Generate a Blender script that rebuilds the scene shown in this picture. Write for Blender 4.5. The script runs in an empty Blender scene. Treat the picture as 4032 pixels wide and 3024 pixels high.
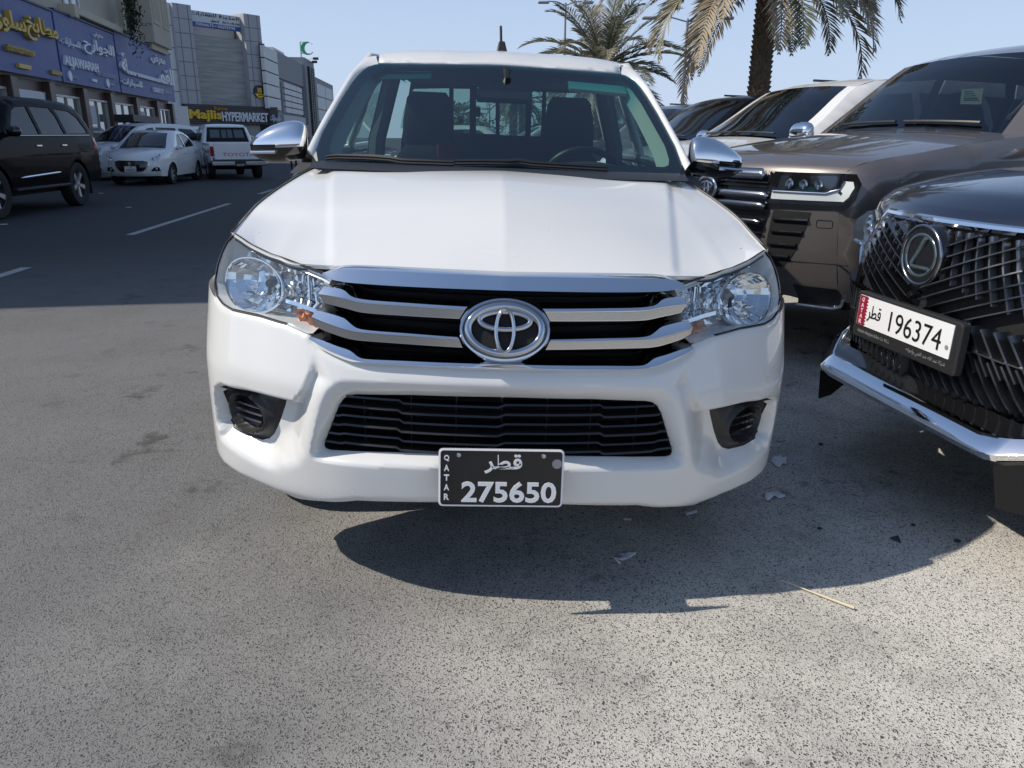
import bpy, bmesh, math, random
import numpy as np
from mathutils import Vector, Matrix
from mathutils.geometry import delaunay_2d_cdt
random.seed(7); np.random.seed(7)
SC = bpy.context.scene
COL = SC.collection

# ------------------------------------------------------------------ camera
SRC_W, SRC_H = 4032.0, 3024.0
FPX = 0.751 * SRC_W
CAM_H = 1.33
_p, _r = math.radians(17.75), math.radians(0.2)
_f = np.array([0, math.cos(_p), -math.sin(_p)]); _rt = np.array([1.0, 0, 0]); _u = np.cross(_rt, _f)
CR = math.cos(_r) * _rt + math.sin(_r) * _u
CU = math.cos(_r) * _u - math.sin(_r) * _rt
CF = _f
CO = np.array([0, 0, CAM_H])
cam = bpy.data.cameras.new('camera')
cam.sensor_fit = 'HORIZONTAL'; cam.sensor_width = 36.0; cam.lens = 36.0 * 0.751
cam.clip_start = 0.05; cam.clip_end = 3000.0
cam_o = bpy.data.objects.new('camera', cam); COL.objects.link(cam_o)
cam_o.matrix_world = Matrix(((CR[0], CU[0], -CF[0], 0), (CR[1], CU[1], -CF[1], 0), (CR[2], CU[2], -CF[2], CAM_H), (0, 0, 0, 1)))
SC.camera = cam_o

# ------------------------------------------------------------------ sky, sun, exposure
SUN_EL = math.radians(45.5)
SUN_TRAVEL = Vector((1.0, 0.13, 0.0)).normalized()      # horizontal direction the light travels
W = bpy.data.worlds.new('World'); SC.world = W; W.use_nodes = True
wn = W.node_tree.nodes; wl = W.node_tree.links
bg = wn['Background']
sky = wn.new('ShaderNodeTexSky'); sky.sky_type = 'NISHITA'; sky.sun_disc = False
sky.sun_elevation = SUN_EL
sky.sun_rotation = math.atan2(-SUN_TRAVEL.x, -SUN_TRAVEL.y)
sky.air_density = 1.0; sky.dust_density = 0.4; sky.ozone_density = 3.0; sky.altitude = 10
# desert haze: pale dust veils the low sky and thins out with height
hz_ = wn.new('ShaderNodeMix'); hz_.data_type = 'RGBA'; wl.new(sky.outputs[0], hz_.inputs[6]); hz_.inputs[7].default_value = (4.3, 5.2, 7.0, 1)
wtc = wn.new('ShaderNodeTexCoord'); wsx = wn.new('ShaderNodeSeparateXYZ'); wl.new(wtc.outputs['Generated'], wsx.inputs[0])
wmr = wn.new('ShaderNodeMapRange'); wmr.interpolation_type = 'SMOOTHSTEP'; wmr.inputs[1].default_value = -.05; wmr.inputs[2].default_value = .55; wmr.inputs[3].default_value = .88; wmr.inputs[4].default_value = .07; wl.new(wsx.outputs['Z'], wmr.inputs[0]); wl.new(wmr.outputs[0], hz_.inputs[0])
wl.new(hz_.outputs[2], bg.inputs[0]); bg.inputs[1].default_value = 0.112
sun = bpy.data.lights.new('sun', 'SUN'); sun.energy = 3.75; sun.angle = math.radians(0.53); sun.color = (1.0, 0.93, 0.82)
sun_o = bpy.data.objects.new('sun', sun); COL.objects.link(sun_o)
_sd = Vector((SUN_TRAVEL.x * math.cos(SUN_EL), SUN_TRAVEL.y * math.cos(SUN_EL), -math.sin(SUN_EL)))
sun_o.rotation_euler = _sd.to_track_quat('-Z', 'Y').to_euler()
sun_o.location = (-30, 0, 40)
SC.view_settings.view_transform = 'Standard'; SC.view_settings.look = 'None'
SC.view_settings.exposure = 0.2; SC.view_settings.gamma = 1.0; SC.view_settings.use_curve_mapping = False
SC.cycles.max_bounces = 8; SC.cycles.transparent_max_bounces = 16; SC.cycles.glossy_bounces = 5
SC.cycles.use_denoising = True
SC.cycles.sample_clamp_indirect = 6.0

# ------------------------------------------------------------------ pixels to places
def RAY(px, py):
    return (px - SRC_W / 2) / FPX * CR - (py - SRC_H / 2) / FPX * CU + CF
def G(px, py, z=0.0):
    d = RAY(px, py); return CO + d * ((z - CAM_H) / d[2])
def AT(px, py, depth):                      # point at given horizontal distance along +Y
    d = RAY(px, py); return CO + d * (depth / d[1])
def HITP(px, py, P, N):
    d = RAY(px, py); P = np.array(P, float); N = np.array(N, float)
    return CO + d * (((P - CO) @ N) / (d @ N))
def zoomer(x0, y0, s):
    return lambda L: [(x0 + s * a, y0 + s * b) for a, b in L]
Z1 = zoomer(800, 1000, .5425); Z2 = zoomer(2000, 1000, .5425); Z3 = zoomer(750, 1450, .5425); Z4 = zoomer(1950, 1450, .5425)
ZA = zoomer(1000, 50, .4521); ZB = zoomer(1950, 50, .4521); DD = zoomer(0, 0, 1.82278)
ZL = zoomer(3032, 1000, .4521); ZR = zoomer(2700, 250, .6027); ZS = zoomer(0, 0, .31646); ZM = zoomer(600, 0, .3255); ZC = zoomer(0, 350, .4973)

# ------------------------------------------------------------------ mesh helpers
def link(o, parent=None):
    COL.objects.link(o)
    if parent is not None: o.parent = parent
    return o
def mk(name, verts, faces, mat, parent=None, smooth=True, sharp=40, kind=None):
    me = bpy.data.meshes.new(name)
    me.from_pydata([tuple(map(float, v)) for v in verts], [], [tuple(int(i) for i in f) for f in faces])
    me.validate(); me.update()
    if isinstance(mat, (list, tuple)):
        for m in mat: me.materials.append(m)
    elif mat is not None: me.materials.append(mat)
    if smooth:
        me.shade_smooth()
        if sharp and sharp < 180: me.set_sharp_from_angle(angle=math.radians(sharp))
    o = link(bpy.data.objects.new(name, me), parent)
    if kind: o['kind'] = kind
    return o
def empty(name, loc=(0, 0, 0), rz=0.0, label=None, cat=None, group=None):
    o = bpy.data.objects.new(name, None); o.location = loc; o.rotation_euler = (0, 0, rz); o.empty_display_size = .2
    link(o); tag(o, label, cat, group); return o
def tag(o, label=None, cat=None, group=None, kind=None):
    if label: o['label'] = label
    if cat: o['category'] = cat
    if group: o['group'] = group
    if kind: o['kind'] = kind
    return o
class MB:
    """collects verts / faces of ONE part"""
    def __init__(s): s.v = []; s.f = []
    def add(s, v, f):
        n = len(s.v); s.v += [tuple(map(float, p)) for p in v]; s.f += [tuple(i + n for i in q) for q in f]; return s
    def box(s, x0, x1, y0, y1, z0, z1, M=None):
        v = [(x, y, z) for x in (x0, x1) for y in (y0, y1) for z in (z0, z1)]
        if M is not None: v = [tuple(M @ Vector(p)) for p in v]
        return s.add(v, [(0, 1, 3, 2), (4, 6, 7, 5), (0, 4, 5, 1), (2, 3, 7, 6), (0, 2, 6, 4), (1, 5, 7, 3)])
    def grid(s, P, wrap_u=False, wrap_v=False):
        n, m = len(P), len(P[0]); v = [p for r in P for p in r]; f = []
        for i in range(n if wrap_u else n - 1):
            for j in range(m if wrap_v else m - 1):
                a, b = i, (i + 1) % n; c, d = j, (j + 1) % m
                f.append((a * m + c, a * m + d, b * m + d, b * m + c))
        return s.add(v, f)
    def tube(s, pts, r, n=8, caps=True, closed=False):
        pts = [np.array(p, float) for p in pts]; N = len(pts); rings = []
        rr = r if hasattr(r, '__len__') else [r] * N
        prev = None
        for i in range(N):
            if closed: t = pts[(i + 1) % N] - pts[i - 1]
            else: t = pts[min(i + 1, N - 1)] - pts[max(i - 1, 0)]
            t = t / (np.linalg.norm(t) + 1e-12)
            if prev is None:
                a = np.array([0, 0, 1.0]) if abs(t[2]) < .9 else np.array([1.0, 0, 0])
                e1 = np.cross(t, a)
            else:
                e1 = prev - t * (prev @ t)
            e1 /= np.linalg.norm(e1) + 1e-12; e2 = np.cross(t, e1); prev = e1
            rings.append([pts[i] + rr[i] * (math.cos(2 * math.pi * k / n) * e1 + math.sin(2 * math.pi * k / n) * e2) for k in range(n)])
        b = len(s.v); s.grid(rings, wrap_u=closed, wrap_v=True)
        if caps and not closed:
            s.f.append(tuple(b + k for k in range(n))[::-1]); s.f.append(tuple(b + (N - 1) * n + k for k in range(n)))
        return s
    def lathe(s, prof, n=24, M=None):              # prof (r, h) round local z
        P = [[(r * math.cos(2 * math.pi * k / n), r * math.sin(2 * math.pi * k / n), h) for k in range(n)] for r, h in prof]
        if M is not None: P = [[tuple(M @ Vector(p)) for p in r] for r in P]
        return s.grid(P, wrap_v=True)
    def prism(s, poly, h0, h1, M=None):            # poly (x, y), extruded along z
        n = len(poly); v = [(x, y, h0) for x, y in poly] + [(x, y, h1) for x, y in poly]
        if M is not None: v = [tuple(M @ Vector(p)) for p in v]
        return s.add(v, [tuple(range(n))[::-1], tuple(range(n, 2 * n))] + [(i, (i + 1) % n, n + (i + 1) % n, n + i) for i in range(n)])
    def build(s, name, mat, parent=None, smooth=True, sharp=35, kind=None):
        return mk(name, s.v, s.f, mat, parent, smooth, sharp, kind)
def bevel(o, w=.01, seg=2, ang=35):
    m = o.modifiers.new('bevel', 'BEVEL'); m.width = w; m.segments = seg; m.limit_method = 'ANGLE'; m.angle_limit = math.radians(ang); m.harden_normals = False
    return o
def copy_tree(o, parent=None):
    c = o.copy(); COL.objects.link(c); c.parent = parent
    for ch in list(o.children): copy_tree(ch, c)
    return c

# ---- 2-D helpers (numpy)
def densify(poly, step, closed=True):
    out = []; n = len(poly)
    for i in range(n if closed else n - 1):
        a = np.array(poly[i], float); b = np.array(poly[(i + 1) % n], float)
        k = max(1, int(math.ceil(np.linalg.norm(b - a) / step)))
        for j in range(k): out.append(a + (b - a) * j / k)
    if not closed: out.append(np.array(poly[-1], float))
    return np.array(out)
def inside(P, poly):
    P = np.asarray(P); poly = np.asarray(poly, float); x, y = P[:, 0], P[:, 1]; r = np.zeros(len(P), bool)
    n = len(poly)
    for i in range(n):
        x1, y1 = poly[i]; x2, y2 = poly[(i + 1) % n]
        if y1 == y2: continue
        c = ((y1 > y) != (y2 > y)) & (x < (x2 - x1) * (y - y1) / (y2 - y1) + x1)
        r ^= c
    return r
def dist_line(P, line, closed=False):
    P = np.asarray(P, float); L = np.asarray(line, float); d = np.full(len(P), 1e9); n = len(L)
    for i in range(n if closed else n - 1):
        a = L[i]; b = L[(i + 1) % n]; e = b - a; q = e @ e
        t = np.clip(((P - a) @ e) / (q if q > 1e-14 else 1e-14), 0, 1)
        d = np.minimum(d, np.hypot(P[:, 0] - a[0] - t * e[0], P[:, 1] - a[1] - t * e[1]))
    return d
def sstep(t):
    t = np.clip(t, 0, 1); return t * t * (3 - 2 * t)
def smooth_line(pts, n=60, closed=False):          # Catmull-Rom resample by arc length
    P = np.array(pts, float)
    if closed: P = np.vstack([P[-1], P, P[0], P[1]])
    else: P = np.vstack([2 * P[0] - P[1], P, 2 * P[-1] - P[-2]])
    out = []
    for i in range(1, len(P) - 2):
        for t in np.linspace(0, 1, 12, endpoint=False):
            p0, p1, p2, p3 = P[i - 1:i + 3]
            out.append(.5 * ((2 * p1) + (-p0 + p2) * t + (2 * p0 - 5 * p1 + 4 * p2 - p3) * t ** 2 + (-p0 + 3 * p1 - 3 * p2 + p3) * t ** 3))
    if not closed: out.append(P[-2])
    out = np.array(out)
    return resample(out, n, closed)
def resample(P, n, closed=False):
    P = np.array(P, float)
    if closed: P = np.vstack([P, P[0]])
    s = np.concatenate([[0], np.cumsum(np.linalg.norm(np.diff(P, axis=0), axis=1))])
    t = np.linspace(0, s[-1], n + 1)[:-1] if closed else np.linspace(0, s[-1], n)
    return np.stack([np.interp(t, s, P[:, k]) for k in range(P.shape[1])], 1)
def tri2d(outline, holes=(), step=.02, cuts=(), margin=.45):
    """triangulate polygon with inner grid points; returns pts (n,2), tris"""
    pts = []; edges = []
    def addloop(L, closed=True):
        b = len(pts)
        for p in L: pts.append((float(p[0]), float(p[1])))
        n = len(L)
        for i in range(n if closed else n - 1): edges.append((b + i, b + (i + 1) % n))
    lo = densify(outline, step); addloop(lo); hl = []
    for h in holes: q = densify(h, step); addloop(q); hl.append(q)
    for c in cuts: addloop(densify(c, step, False), False)
    mn = lo.min(0); mx = lo.max(0)
    gx = np.arange(mn[0], mx[0], step); gy = np.arange(mn[1], mx[1], step)
    g = np.array([(x + (j % 2) * step * .5, y) for j, y in enumerate(gy) for x in gx]) if len(gx) and len(gy) else np.zeros((0, 2))
    if len(g):
        k = inside(g, outline)
        for h in hl: k &= ~inside(g, h)
        g = g[k]
        if len(g):
            d = dist_line(g, lo, True)
            for h in hl: d = np.minimum(d, dist_line(g, h, True))
            for c in cuts: d = np.minimum(d, dist_line(g, c))
            g = g[d > step * margin]
            pts += [tuple(map(float, p)) for p in g]
    r = delaunay_2d_cdt([Vector(p) for p in pts], edges, [], 0, 1e-7)
    V = np.array([(v.x, v.y) for v in r[0]]); T = np.array([f for f in r[2] if len(f) == 3])
    C = V[T].mean(1); k = inside(C, outline)
    for h in hl: k &= ~inside(C, h)
    return V, T[k]
def patch(name, outline, fn, mat, parent=None, holes=(), step=.02, cuts=(), flip=False, sharp=50, smooth=True, thick=0):
    V, T = tri2d(outline, holes, step, cuts)
    P = np.asarray(fn(V)); T = T[:, ::-1] if flip else T
    o = mk(name, P, T, mat, parent, smooth, sharp)
    if thick:
        m = o.modifiers.new('thickness', 'SOLIDIFY'); m.thickness = thick; m.offset = -1
    return o
def tps(ctrl, lam=None):
    """thin-plate spline z(x, y) through control points"""
    C = np.array(ctrl, float); n = len(C); X = C[:, :2]
    def U(a, b):
        r2 = ((a[:, None, :] - b[None]) ** 2).sum(2); return np.where(r2 > 1e-12, r2 * np.log(r2 + 1e-20), 0)
    A = np.zeros((n + 3, n + 3)); A[:n, :n] = U(X, X) + np.diag(np.full(n, 1e-6) if lam is None else np.asarray(lam)); A[:n, n] = 1; A[:n, n + 1:] = X; A[n, :n] = 1; A[n + 1:, :n] = X.T
    w = np.linalg.solve(A, np.concatenate([C[:, 2], [0, 0, 0]]))
    return lambda Q: U(np.asarray(Q, float), X) @ w[:n] + w[n] + np.asarray(Q, float) @ w[n + 1:]

# ------------------------------------------------------------------ materials
MATS = {}
def mat(name, col, rough=.5, metal=0., coat=0., coat_rough=.03, spec=.5, emit=None, trans=0., bump=0, bscale=200, var=0, vscale=3., alpha=None):
    if name in MATS: return MATS[name]
    m = bpy.data.materials.new(name); m.use_nodes = True; b = m.node_tree.nodes['Principled BSDF']; N = m.node_tree.nodes; L = m.node_tree.links
    b.inputs['Base Color'].default_value = (*col, 1); b.inputs['Roughness'].default_value = rough; b.inputs['Metallic'].default_value = metal
    b.inputs['Coat Weight'].default_value = coat; b.inputs['Coat Roughness'].default_value = coat_rough; b.inputs['Specular IOR Level'].default_value = spec
    b.inputs['Transmission Weight'].default_value = trans
    if emit: b.inputs['Emission Color'].default_value = (*emit[:3], 1); b.inputs['Emission Strength'].default_value = emit[3]
    tc = N.new('ShaderNodeTexCoord')
    if var:
        n = N.new('ShaderNodeTexNoise'); n.inputs['Scale'].default_value = vscale; n.inputs['Detail'].default_value = 6; n.inputs['Roughness'].default_value = .65
        L.new(tc.outputs['Object'], n.inputs['Vector'])
        r = N.new('ShaderNodeMapRange'); r.inputs[1].default_value = .3; r.inputs[2].default_value = .7; r.inputs[3].default_value = 1 - var; r.inputs[4].default_value = 1 + var * .5
        L.new(n.outputs['Fac'], r.inputs[0])
        x = N.new('ShaderNodeVectorMath'); x.operation = 'SCALE'; x.inputs[0].default_value = col; L.new(r.outputs[0], x.inputs['Scale']); L.new(x.outputs[0], b.inputs['Base Color'])
        r2 = N.new('ShaderNodeMapRange'); r2.inputs[3].default_value = max(0, rough - .08); r2.inputs[4].default_value = min(1, rough + .12); L.new(n.outputs['Fac'], r2.inputs[0]); L.new(r2.outputs[0], b.inputs['Roughness'])
    if bump:
        n2 = N.new('ShaderNodeTexNoise'); n2.inputs['Scale'].default_value = bscale; n2.inputs['Detail'].default_value = 4; L.new(tc.outputs['Object'], n2.inputs['Vector'])
        bp = N.new('ShaderNodeBump'); bp.inputs['Strength'].default_value = bump; bp.inputs['Distance'].default_value = .01; L.new(n2.outputs['Fac'], bp.inputs['Height']); L.new(bp.outputs[0], b.inputs['Normal'])
    MATS[name] = m; return m
def glassmat(name, tint=(.8, .9, .85), ior=1.5, rough=0.0, band=None, refl=1.0):
    """thin pane: transparent tint mixed with a mirror by fresnel"""
    if name in MATS: return MATS[name]
    m = bpy.data.materials.new(name); m.use_nodes = True; N = m.node_tree.nodes; L = m.node_tree.links; N.remove(N['Principled BSDF'])
    t = N.new('ShaderNodeBsdfTransparent'); t.inputs[0].default_value = (*tint, 1)
    g = N.new('ShaderNodeBsdfGlossy'); g.inputs['Roughness'].default_value = rough; g.inputs[0].default_value = (refl, refl, refl, 1)
    fr = N.new('ShaderNodeFresnel'); fr.inputs[0].default_value = ior
    geo = N.new('ShaderNodeNewGeometry')
    mx = N.new('ShaderNodeMixShader'); L.new(fr.outputs[0], mx.inputs[0]); L.new(t.outputs[0], mx.inputs[1]); L.new(g.outputs[0], mx.inputs[2])
    # same reflectance from both sides of the pane
    vm = N.new('ShaderNodeMath'); vm.operation = 'MULTIPLY'
    lw = N.new('ShaderNodeLayerWeight'); lw.inputs[0].default_value = .5
    pw = N.new('ShaderNodeMath'); pw.operation = 'POWER'; L.new(lw.outputs['Facing'], pw.inputs[0]); pw.inputs[1].default_value = 5.0
    ma = N.new('ShaderNodeMath'); ma.operation = 'MULTIPLY_ADD'; L.new(pw.outputs[0], ma.inputs[0]); ma.inputs[1].default_value = .9; ma.inputs[2].default_value = 2 * ((ior - 1) / (ior + 1)) ** 2
    L.new(ma.outputs[0], mx.inputs[0])
    if band:
        tc = N.new('ShaderNodeTexCoord'); sx = N.new('ShaderNodeSeparateXYZ'); L.new(tc.outputs['Object'], sx.inputs[0])
        mr = N.new('ShaderNodeMapRange'); mr.interpolation_type = 'SMOOTHSTEP'; mr.inputs[1].default_value = band[0]; mr.inputs[2].default_value = band[1]; L.new(sx.outputs['Z'], mr.inputs[0])
        mc = N.new('ShaderNodeMix'); mc.data_type = 'RGBA'; L.new(mr.outputs[0], mc.inputs[0]); mc.inputs[6].default_value = (*tint, 1); mc.inputs[7].default_value = (*band[2], 1); L.new(mc.outputs[2], t.inputs[0])
    L.new(mx.outputs[0], N['Material Output'].inputs[0])
    MATS[name] = m; return m
white_paint = mat('white_paint', (.73, .725, .70), .28, coat=.8, coat_rough=.03, var=.02, vscale=1.5)
black_plastic = mat('black_plastic', (.022, .022, .023), .42, bump=.05, bscale=900)
gloss_black = mat('gloss_black', (.008, .008, .009), .12, coat=.6)
dark_void = mat('dark_void', (.006, .006, .007), .8)
chrome = mat('chrome', (.86, .87, .88), .05, 1.0)
satin = mat('satin_chrome', (.52, .53, .54), .22, 1.0, bump=.02, bscale=1500)
rubber = mat('rubber', (.018, .018, .019), .75, var=.3, vscale=20)
alloy = mat('alloy', (.5, .5, .51), .35, .8)
dark_metal = mat('dark_metal', (.05, .05, .055), .5, .6)
seat_fabric = mat('seat_fabric', (.018, .018, .02), .9, var=.2, vscale=30)
trim_grey = mat('interior_grey', (.16, .16, .15), .8, var=.05)
trim_light = mat('interior_light', (.62, .62, .58), .75)
dash_mat = mat('dash_grey', (.045, .047, .05), .7, bump=.1, bscale=500)
windscreen = glassmat('windscreen_glass', (.40, .54, .51), 1.5, band=(1.52, 1.60, (.10, .40, .42)))
side_glass = glassmat('side_glass', (.50, .66, .62), 1.5)
clear_lens = glassmat('clear_lens', (.93, .95, .95), 1.5)
frit = mat('black_frit', (.006, .006, .008), .08, coat=.5)
amber = mat('amber_plastic', (.50, .15, .015), .15, .5)
red_lens = mat('red_lens', (.42, .012, .012), .12, coat=.6)
paper = mat('paper', (.72, .72, .72), .85, var=.08, vscale=60, bump=.2, bscale=120)
# ------------------------------------------------------------------ ground
def asphalt(name):
    m = bpy.data.materials.new(name); m.use_nodes = True; N = m.node_tree.nodes; L = m.node_tree.links; b = N['Principled BSDF']
    tc = N.new('ShaderNodeTexCoord'); geo = N.new('ShaderNodeNewGeometry')
    def noise(s, d=5, r=.6):
        n = N.new('ShaderNodeTexNoise'); n.inputs['Scale'].default_value = s; n.inputs['Detail'].default_value = d; n.inputs['Roughness'].default_value = r; L.new(geo.outputs['Position'], n.inputs['Vector']); return n.outputs['Fac']
    def mr(x, a, b_, c, d, sm=True):
        n = N.new('ShaderNodeMapRange'); n.interpolation_type = 'SMOOTHSTEP' if sm else 'LINEAR'
        for i, v in enumerate((a, b_, c, d)): n.inputs[i + 1].default_value = v
        L.new(x, n.inputs[0]); return n.outputs[0]
    def mix(f, a, b_, mode='MIX'):
        n = N.new('ShaderNodeMix'); n.data_type = 'RGBA'; n.blend_type = mode
        for s, v in ((0, f), (6, a), (7, b_)):
            if isinstance(v, (int, float)): n.inputs[s].default_value = v
            elif isinstance(v, tuple): n.inputs[s].default_value = (*v, 1)
            else: L.new(v, n.inputs[s])
        return n.outputs[2]
    def math_(op, a, b_):
        n = N.new('ShaderNodeMath'); n.operation = op
        for i, v in enumerate((a, b_)):
            if isinstance(v, (int, float)): n.inputs[i].default_value = v
            else: L.new(v, n.inputs[i])
        return n.outputs[0]
    # warp coordinates for uneven stones
    wn_ = N.new('ShaderNodeTexNoise'); wn_.inputs['Scale'].default_value = 45; wn_.inputs['Detail'].default_value = 1; L.new(geo.outputs['Position'], wn_.inputs['Vector'])
    wa = N.new('ShaderNodeVectorMath'); wa.operation = 'MULTIPLY_ADD'; L.new(wn_.outputs['Color'], wa.inputs[0]); wa.inputs[1].default_value = (.022, .022, 0); L.new(geo.outputs['Position'], wa.inputs[2])
    def vor(s, feat='F1'):
        n = N.new('ShaderNodeTexVoronoi'); n.feature = feat; n.inputs['Scale'].default_value = s; n.inputs['Randomness'].default_value = 1; L.new(wa.outputs[0], n.inputs['Vector']); return n
    v1 = vor(165); v2 = vor(350)
    sep1 = N.new('ShaderNodeSeparateColor'); L.new(v1.outputs['Color'], sep1.inputs[0])
    sep2 = N.new('ShaderNodeSeparateColor'); L.new(v2.outputs['Color'], sep2.inputs[0])
    sx = N.new('ShaderNodeSeparateXYZ'); L.new(geo.outputs['Position'], sx.inputs[0])
    # worn, dusty parking side (light) against the darker driving lane; the edge wanders
    wob = noise(.55, 2); wx = math_('ADD', sx.outputs['X'], mr(wob, .2, .8, -1.1, 1.1, False))
    dusty = mr(wx, -1.6, 1.3, 0, 1)
    big = noise(1.7, 4, .7); fine = noise(420, 1, .7)
    binder = mix(dusty, (.150, .149, .147), (.60, .57, .51))
    binder = mix(math_('MULTIPLY', mr(big, .40, .66, 0, 1), .4), binder, (.10, .097, .092))
    binder = mix(mr(fine, .35, .75, 0, .5), binder, mix(dusty, (.27, .267, .262), (.76, .72, .645)))
    # stones: most cells pale, some dark grey
    stone_col = mix(mr(sep1.outputs[1], 0, 1, 0, 1, False), (.022, .022, .027), (.12, .117, .117))
    core = mr(v1.outputs['Distance'], .34, .44, 1, 0)
    st2 = noise(.8, 2)
    dens = mr(st2, .3, .7, .48, .33, False)
    isdark = math_('MULTIPLY', math_('GREATER_THAN', sep1.outputs[0], dens), core)
    isd2 = math_('MULTIPLY', math_('GREATER_THAN', sep2.outputs[0], .48), mr(v2.outputs['Distance'], .25, .45, 1, 0))
    col = mix(math_('MULTIPLY', isd2, .75), binder, (.055, .055, .058))
    col = mix(math_('MULTIPLY', isdark, .92), col, stone_col)
    # far away the pieces melt into an even grey
    dist = N.new('ShaderNodeVectorMath'); dist.operation = 'LENGTH'; L.new(geo.outputs['Position'], dist.inputs[0])
    far = mr(dist.outputs['Value'], 5.5, 12, 0, 1)
    farcol = mix(mr(big, .3, .7, 0, 1), (.050, .051, .054), (.066, .066, .067))
    col = mix(far, col, farcol)
    # oil and tyre marks with a shape of their own
    st = noise(2.6, 4, .75)
    col = mix(math_('MULTIPLY', mr(st, .56, .70, 0, .75), mr(st2, .42, .6, 0, 1)), col, (.05, .048, .044))
    brown = math_('MULTIPLY', mr(noise(3.4, 3, .7), .66, .78, 0, .5), 1.0)
    col = mix(brown, col, (.16, .13, .10))
    L.new(col, b.inputs['Base Color'])
    L.new(mr(big, .2, .8, .72, .92), b.inputs['Roughness']); b.inputs['Specular IOR Level'].default_value = .3
    bp = N.new('ShaderNodeBump'); bp.inputs['Strength'].default_value = .55; bp.inputs['Distance'].default_value = .004
    hgt = math_('ADD', math_('MULTIPLY', mr(v1.outputs['Distance'], .2, .6, 1, 0), .8), math_('MULTIPLY', fine, .6))
    L.new(hgt, bp.inputs['Height']); L.new(bp.outputs[0], b.inputs['Normal'])
    return m
asph = asphalt('asphalt')
ground = mk('ground', [(-900, -60, 0), (900, -60, 0), (900, 1800, 0), (-900, 1800, 0)], [(0, 1, 2, 3)], asph, smooth=False)
tag(ground, 'grey asphalt with worn dusty patches and dark stones', None, kind='structure')
# ------------------------------------------------------------------ the white pickup
TX = np.array([.99882, .03606, -.03258]); TX /= np.linalg.norm(TX)
TY = np.cross([0, 0, 1.0], TX); TY /= np.linalg.norm(TY); TZ = np.cross(TX, TY)
TB = np.stack([TX, TY, TZ])                                   # rows
TO = TB.T @ np.array([.068 + TX @ CO, 1.95, 0.0])
def loc_ray(px, py):
    return TB @ (CO - TO), TB @ RAY(px, py)
def hit(px, py, F, t0=.9, t1=7.0, n=500):
    """first place where F(x, y, z) goes from negative to positive along the ray (local frame)"""
    o, d = loc_ray(px, py); ts = np.linspace(t0, t1, n); P = o + ts[:, None] * d
    v = np.array(F(P[:, 0], P[:, 1], P[:, 2])); k = np.where((v[:-1] < 0) & (v[1:] >= 0))[0]
    if len(k) == 0:
        return P[int(np.argmin(np.abs(v)))]
    a, b = ts[k[0]], ts[k[0] + 1]
    for _ in range(40):
        m = (a + b) / 2; p = o + m * d
        if float(F(p[0:1], p[1:2], p[2:3])[0]) < 0: a = m
        else: b = m
    return o + a * d
def at_y(px, py, y):
    o, d = loc_ray(px, py); return o + d * ((y - o[1]) / d[1])
truck = empty('pickup_truck', label='white double cab pickup facing the camera with chrome grille and black plate', cat='pickup truck')
truck.matrix_world = Matrix([[TX[0], TY[0], TZ[0], TO[0]], [TX[1], TY[1], TZ[1], TO[1]], [TX[2], TY[2], TZ[2], TO[2]], [0, 0, 0, 1]])

# ---- front shell: plan curve f(|x|) and rake Yp(z)
_pc = smooth_line([(0, 0), (.2, .010), (.4, .038), (.52, .074), (.62, .122), (.72, .185), (.80, .240), (.865, .305), (.908, .378), (.934, .465), (.947, .58), (.952, .75), (.953, 1.0)], 400)
_ps = np.concatenate([[0], np.cumsum(np.hypot(*np.diff(_pc, axis=0).T))])
_pn = np.gradient(_pc, axis=0); _pn /= np.linalg.norm(_pn, axis=1)[:, None]
def plan_y(ax): return np.interp(ax, _pc[:, 0], _pc[:, 1]) + np.clip(np.abs(ax) - _pc[-1, 0], 0, 9) * 25
_rz = smooth_line([(.20, .10), (.25, .075), (.285, .045), (.315, .022), (.40, .010), (.52, .0), (.62, -.004), (.665, .0), (.72, .018), (.78, .040), (.86, .070), (.94, .10), (1.0, .135), (1.05, .175), (1.1, .23)], 200)
def rake(z): return np.interp(z, _rz[:, 0], _rz[:, 1])
def shellF(x, y, z): return y - plan_y(np.abs(x)) - rake(z)
def xs2u(x): return np.sign(x) * np.interp(np.abs(x), _pc[:, 0], _ps)
def px2uz(L):
    out = []
    for p in L:
        h_ = hit(p[0], p[1], shellF, 1.2, 4.0, 600); out.append((abs(float(xs2u(h_[0]))), h_[2]))
    return np.array(out)
def px2uzd(L, dep):
    # the same, on the shell moved back by dep (for things inside the lamps)
    out = []
    for p in L:
        h_ = hit(p[0], p[1], lambda x, y, z: y - plan_y(np.abs(x)) - rake(z) - dep * 1.12, 1.2, 4.0, 600); out.append((abs(float(xs2u(h_[0]))), h_[2]))
    return np.array(out)
def shell(V, off=0.0):
    """(u, z) -> xyz with offset along the plan normal (positive = towards the viewer)"""
    u, z = V[:, 0], V[:, 1]; a = np.abs(u); sg = np.where(u < 0, -1.0, 1.0)
    x = np.interp(a, _ps, _pc[:, 0]); y = np.interp(a, _ps, _pc[:, 1]) + rake(z)
    tx = np.interp(a, _ps, _pn[:, 0]); ty = np.interp(a, _ps, _pn[:, 1])
    x = x + off * ty; y = y - off * tx
    return np.stack([sg * x, y, z], 1)
def sym(half):
    """closed outline from half (centre .. centre), u>=0 side mirrored"""
    h_ = [tuple(p) for p in half]; h_[0] = (0.0, h_[0][1]); h_[-1] = (0.0, h_[-1][1])
    return np.array(h_ + [(-p[0], p[1]) for p in h_[-2:0:-1]])

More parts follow.
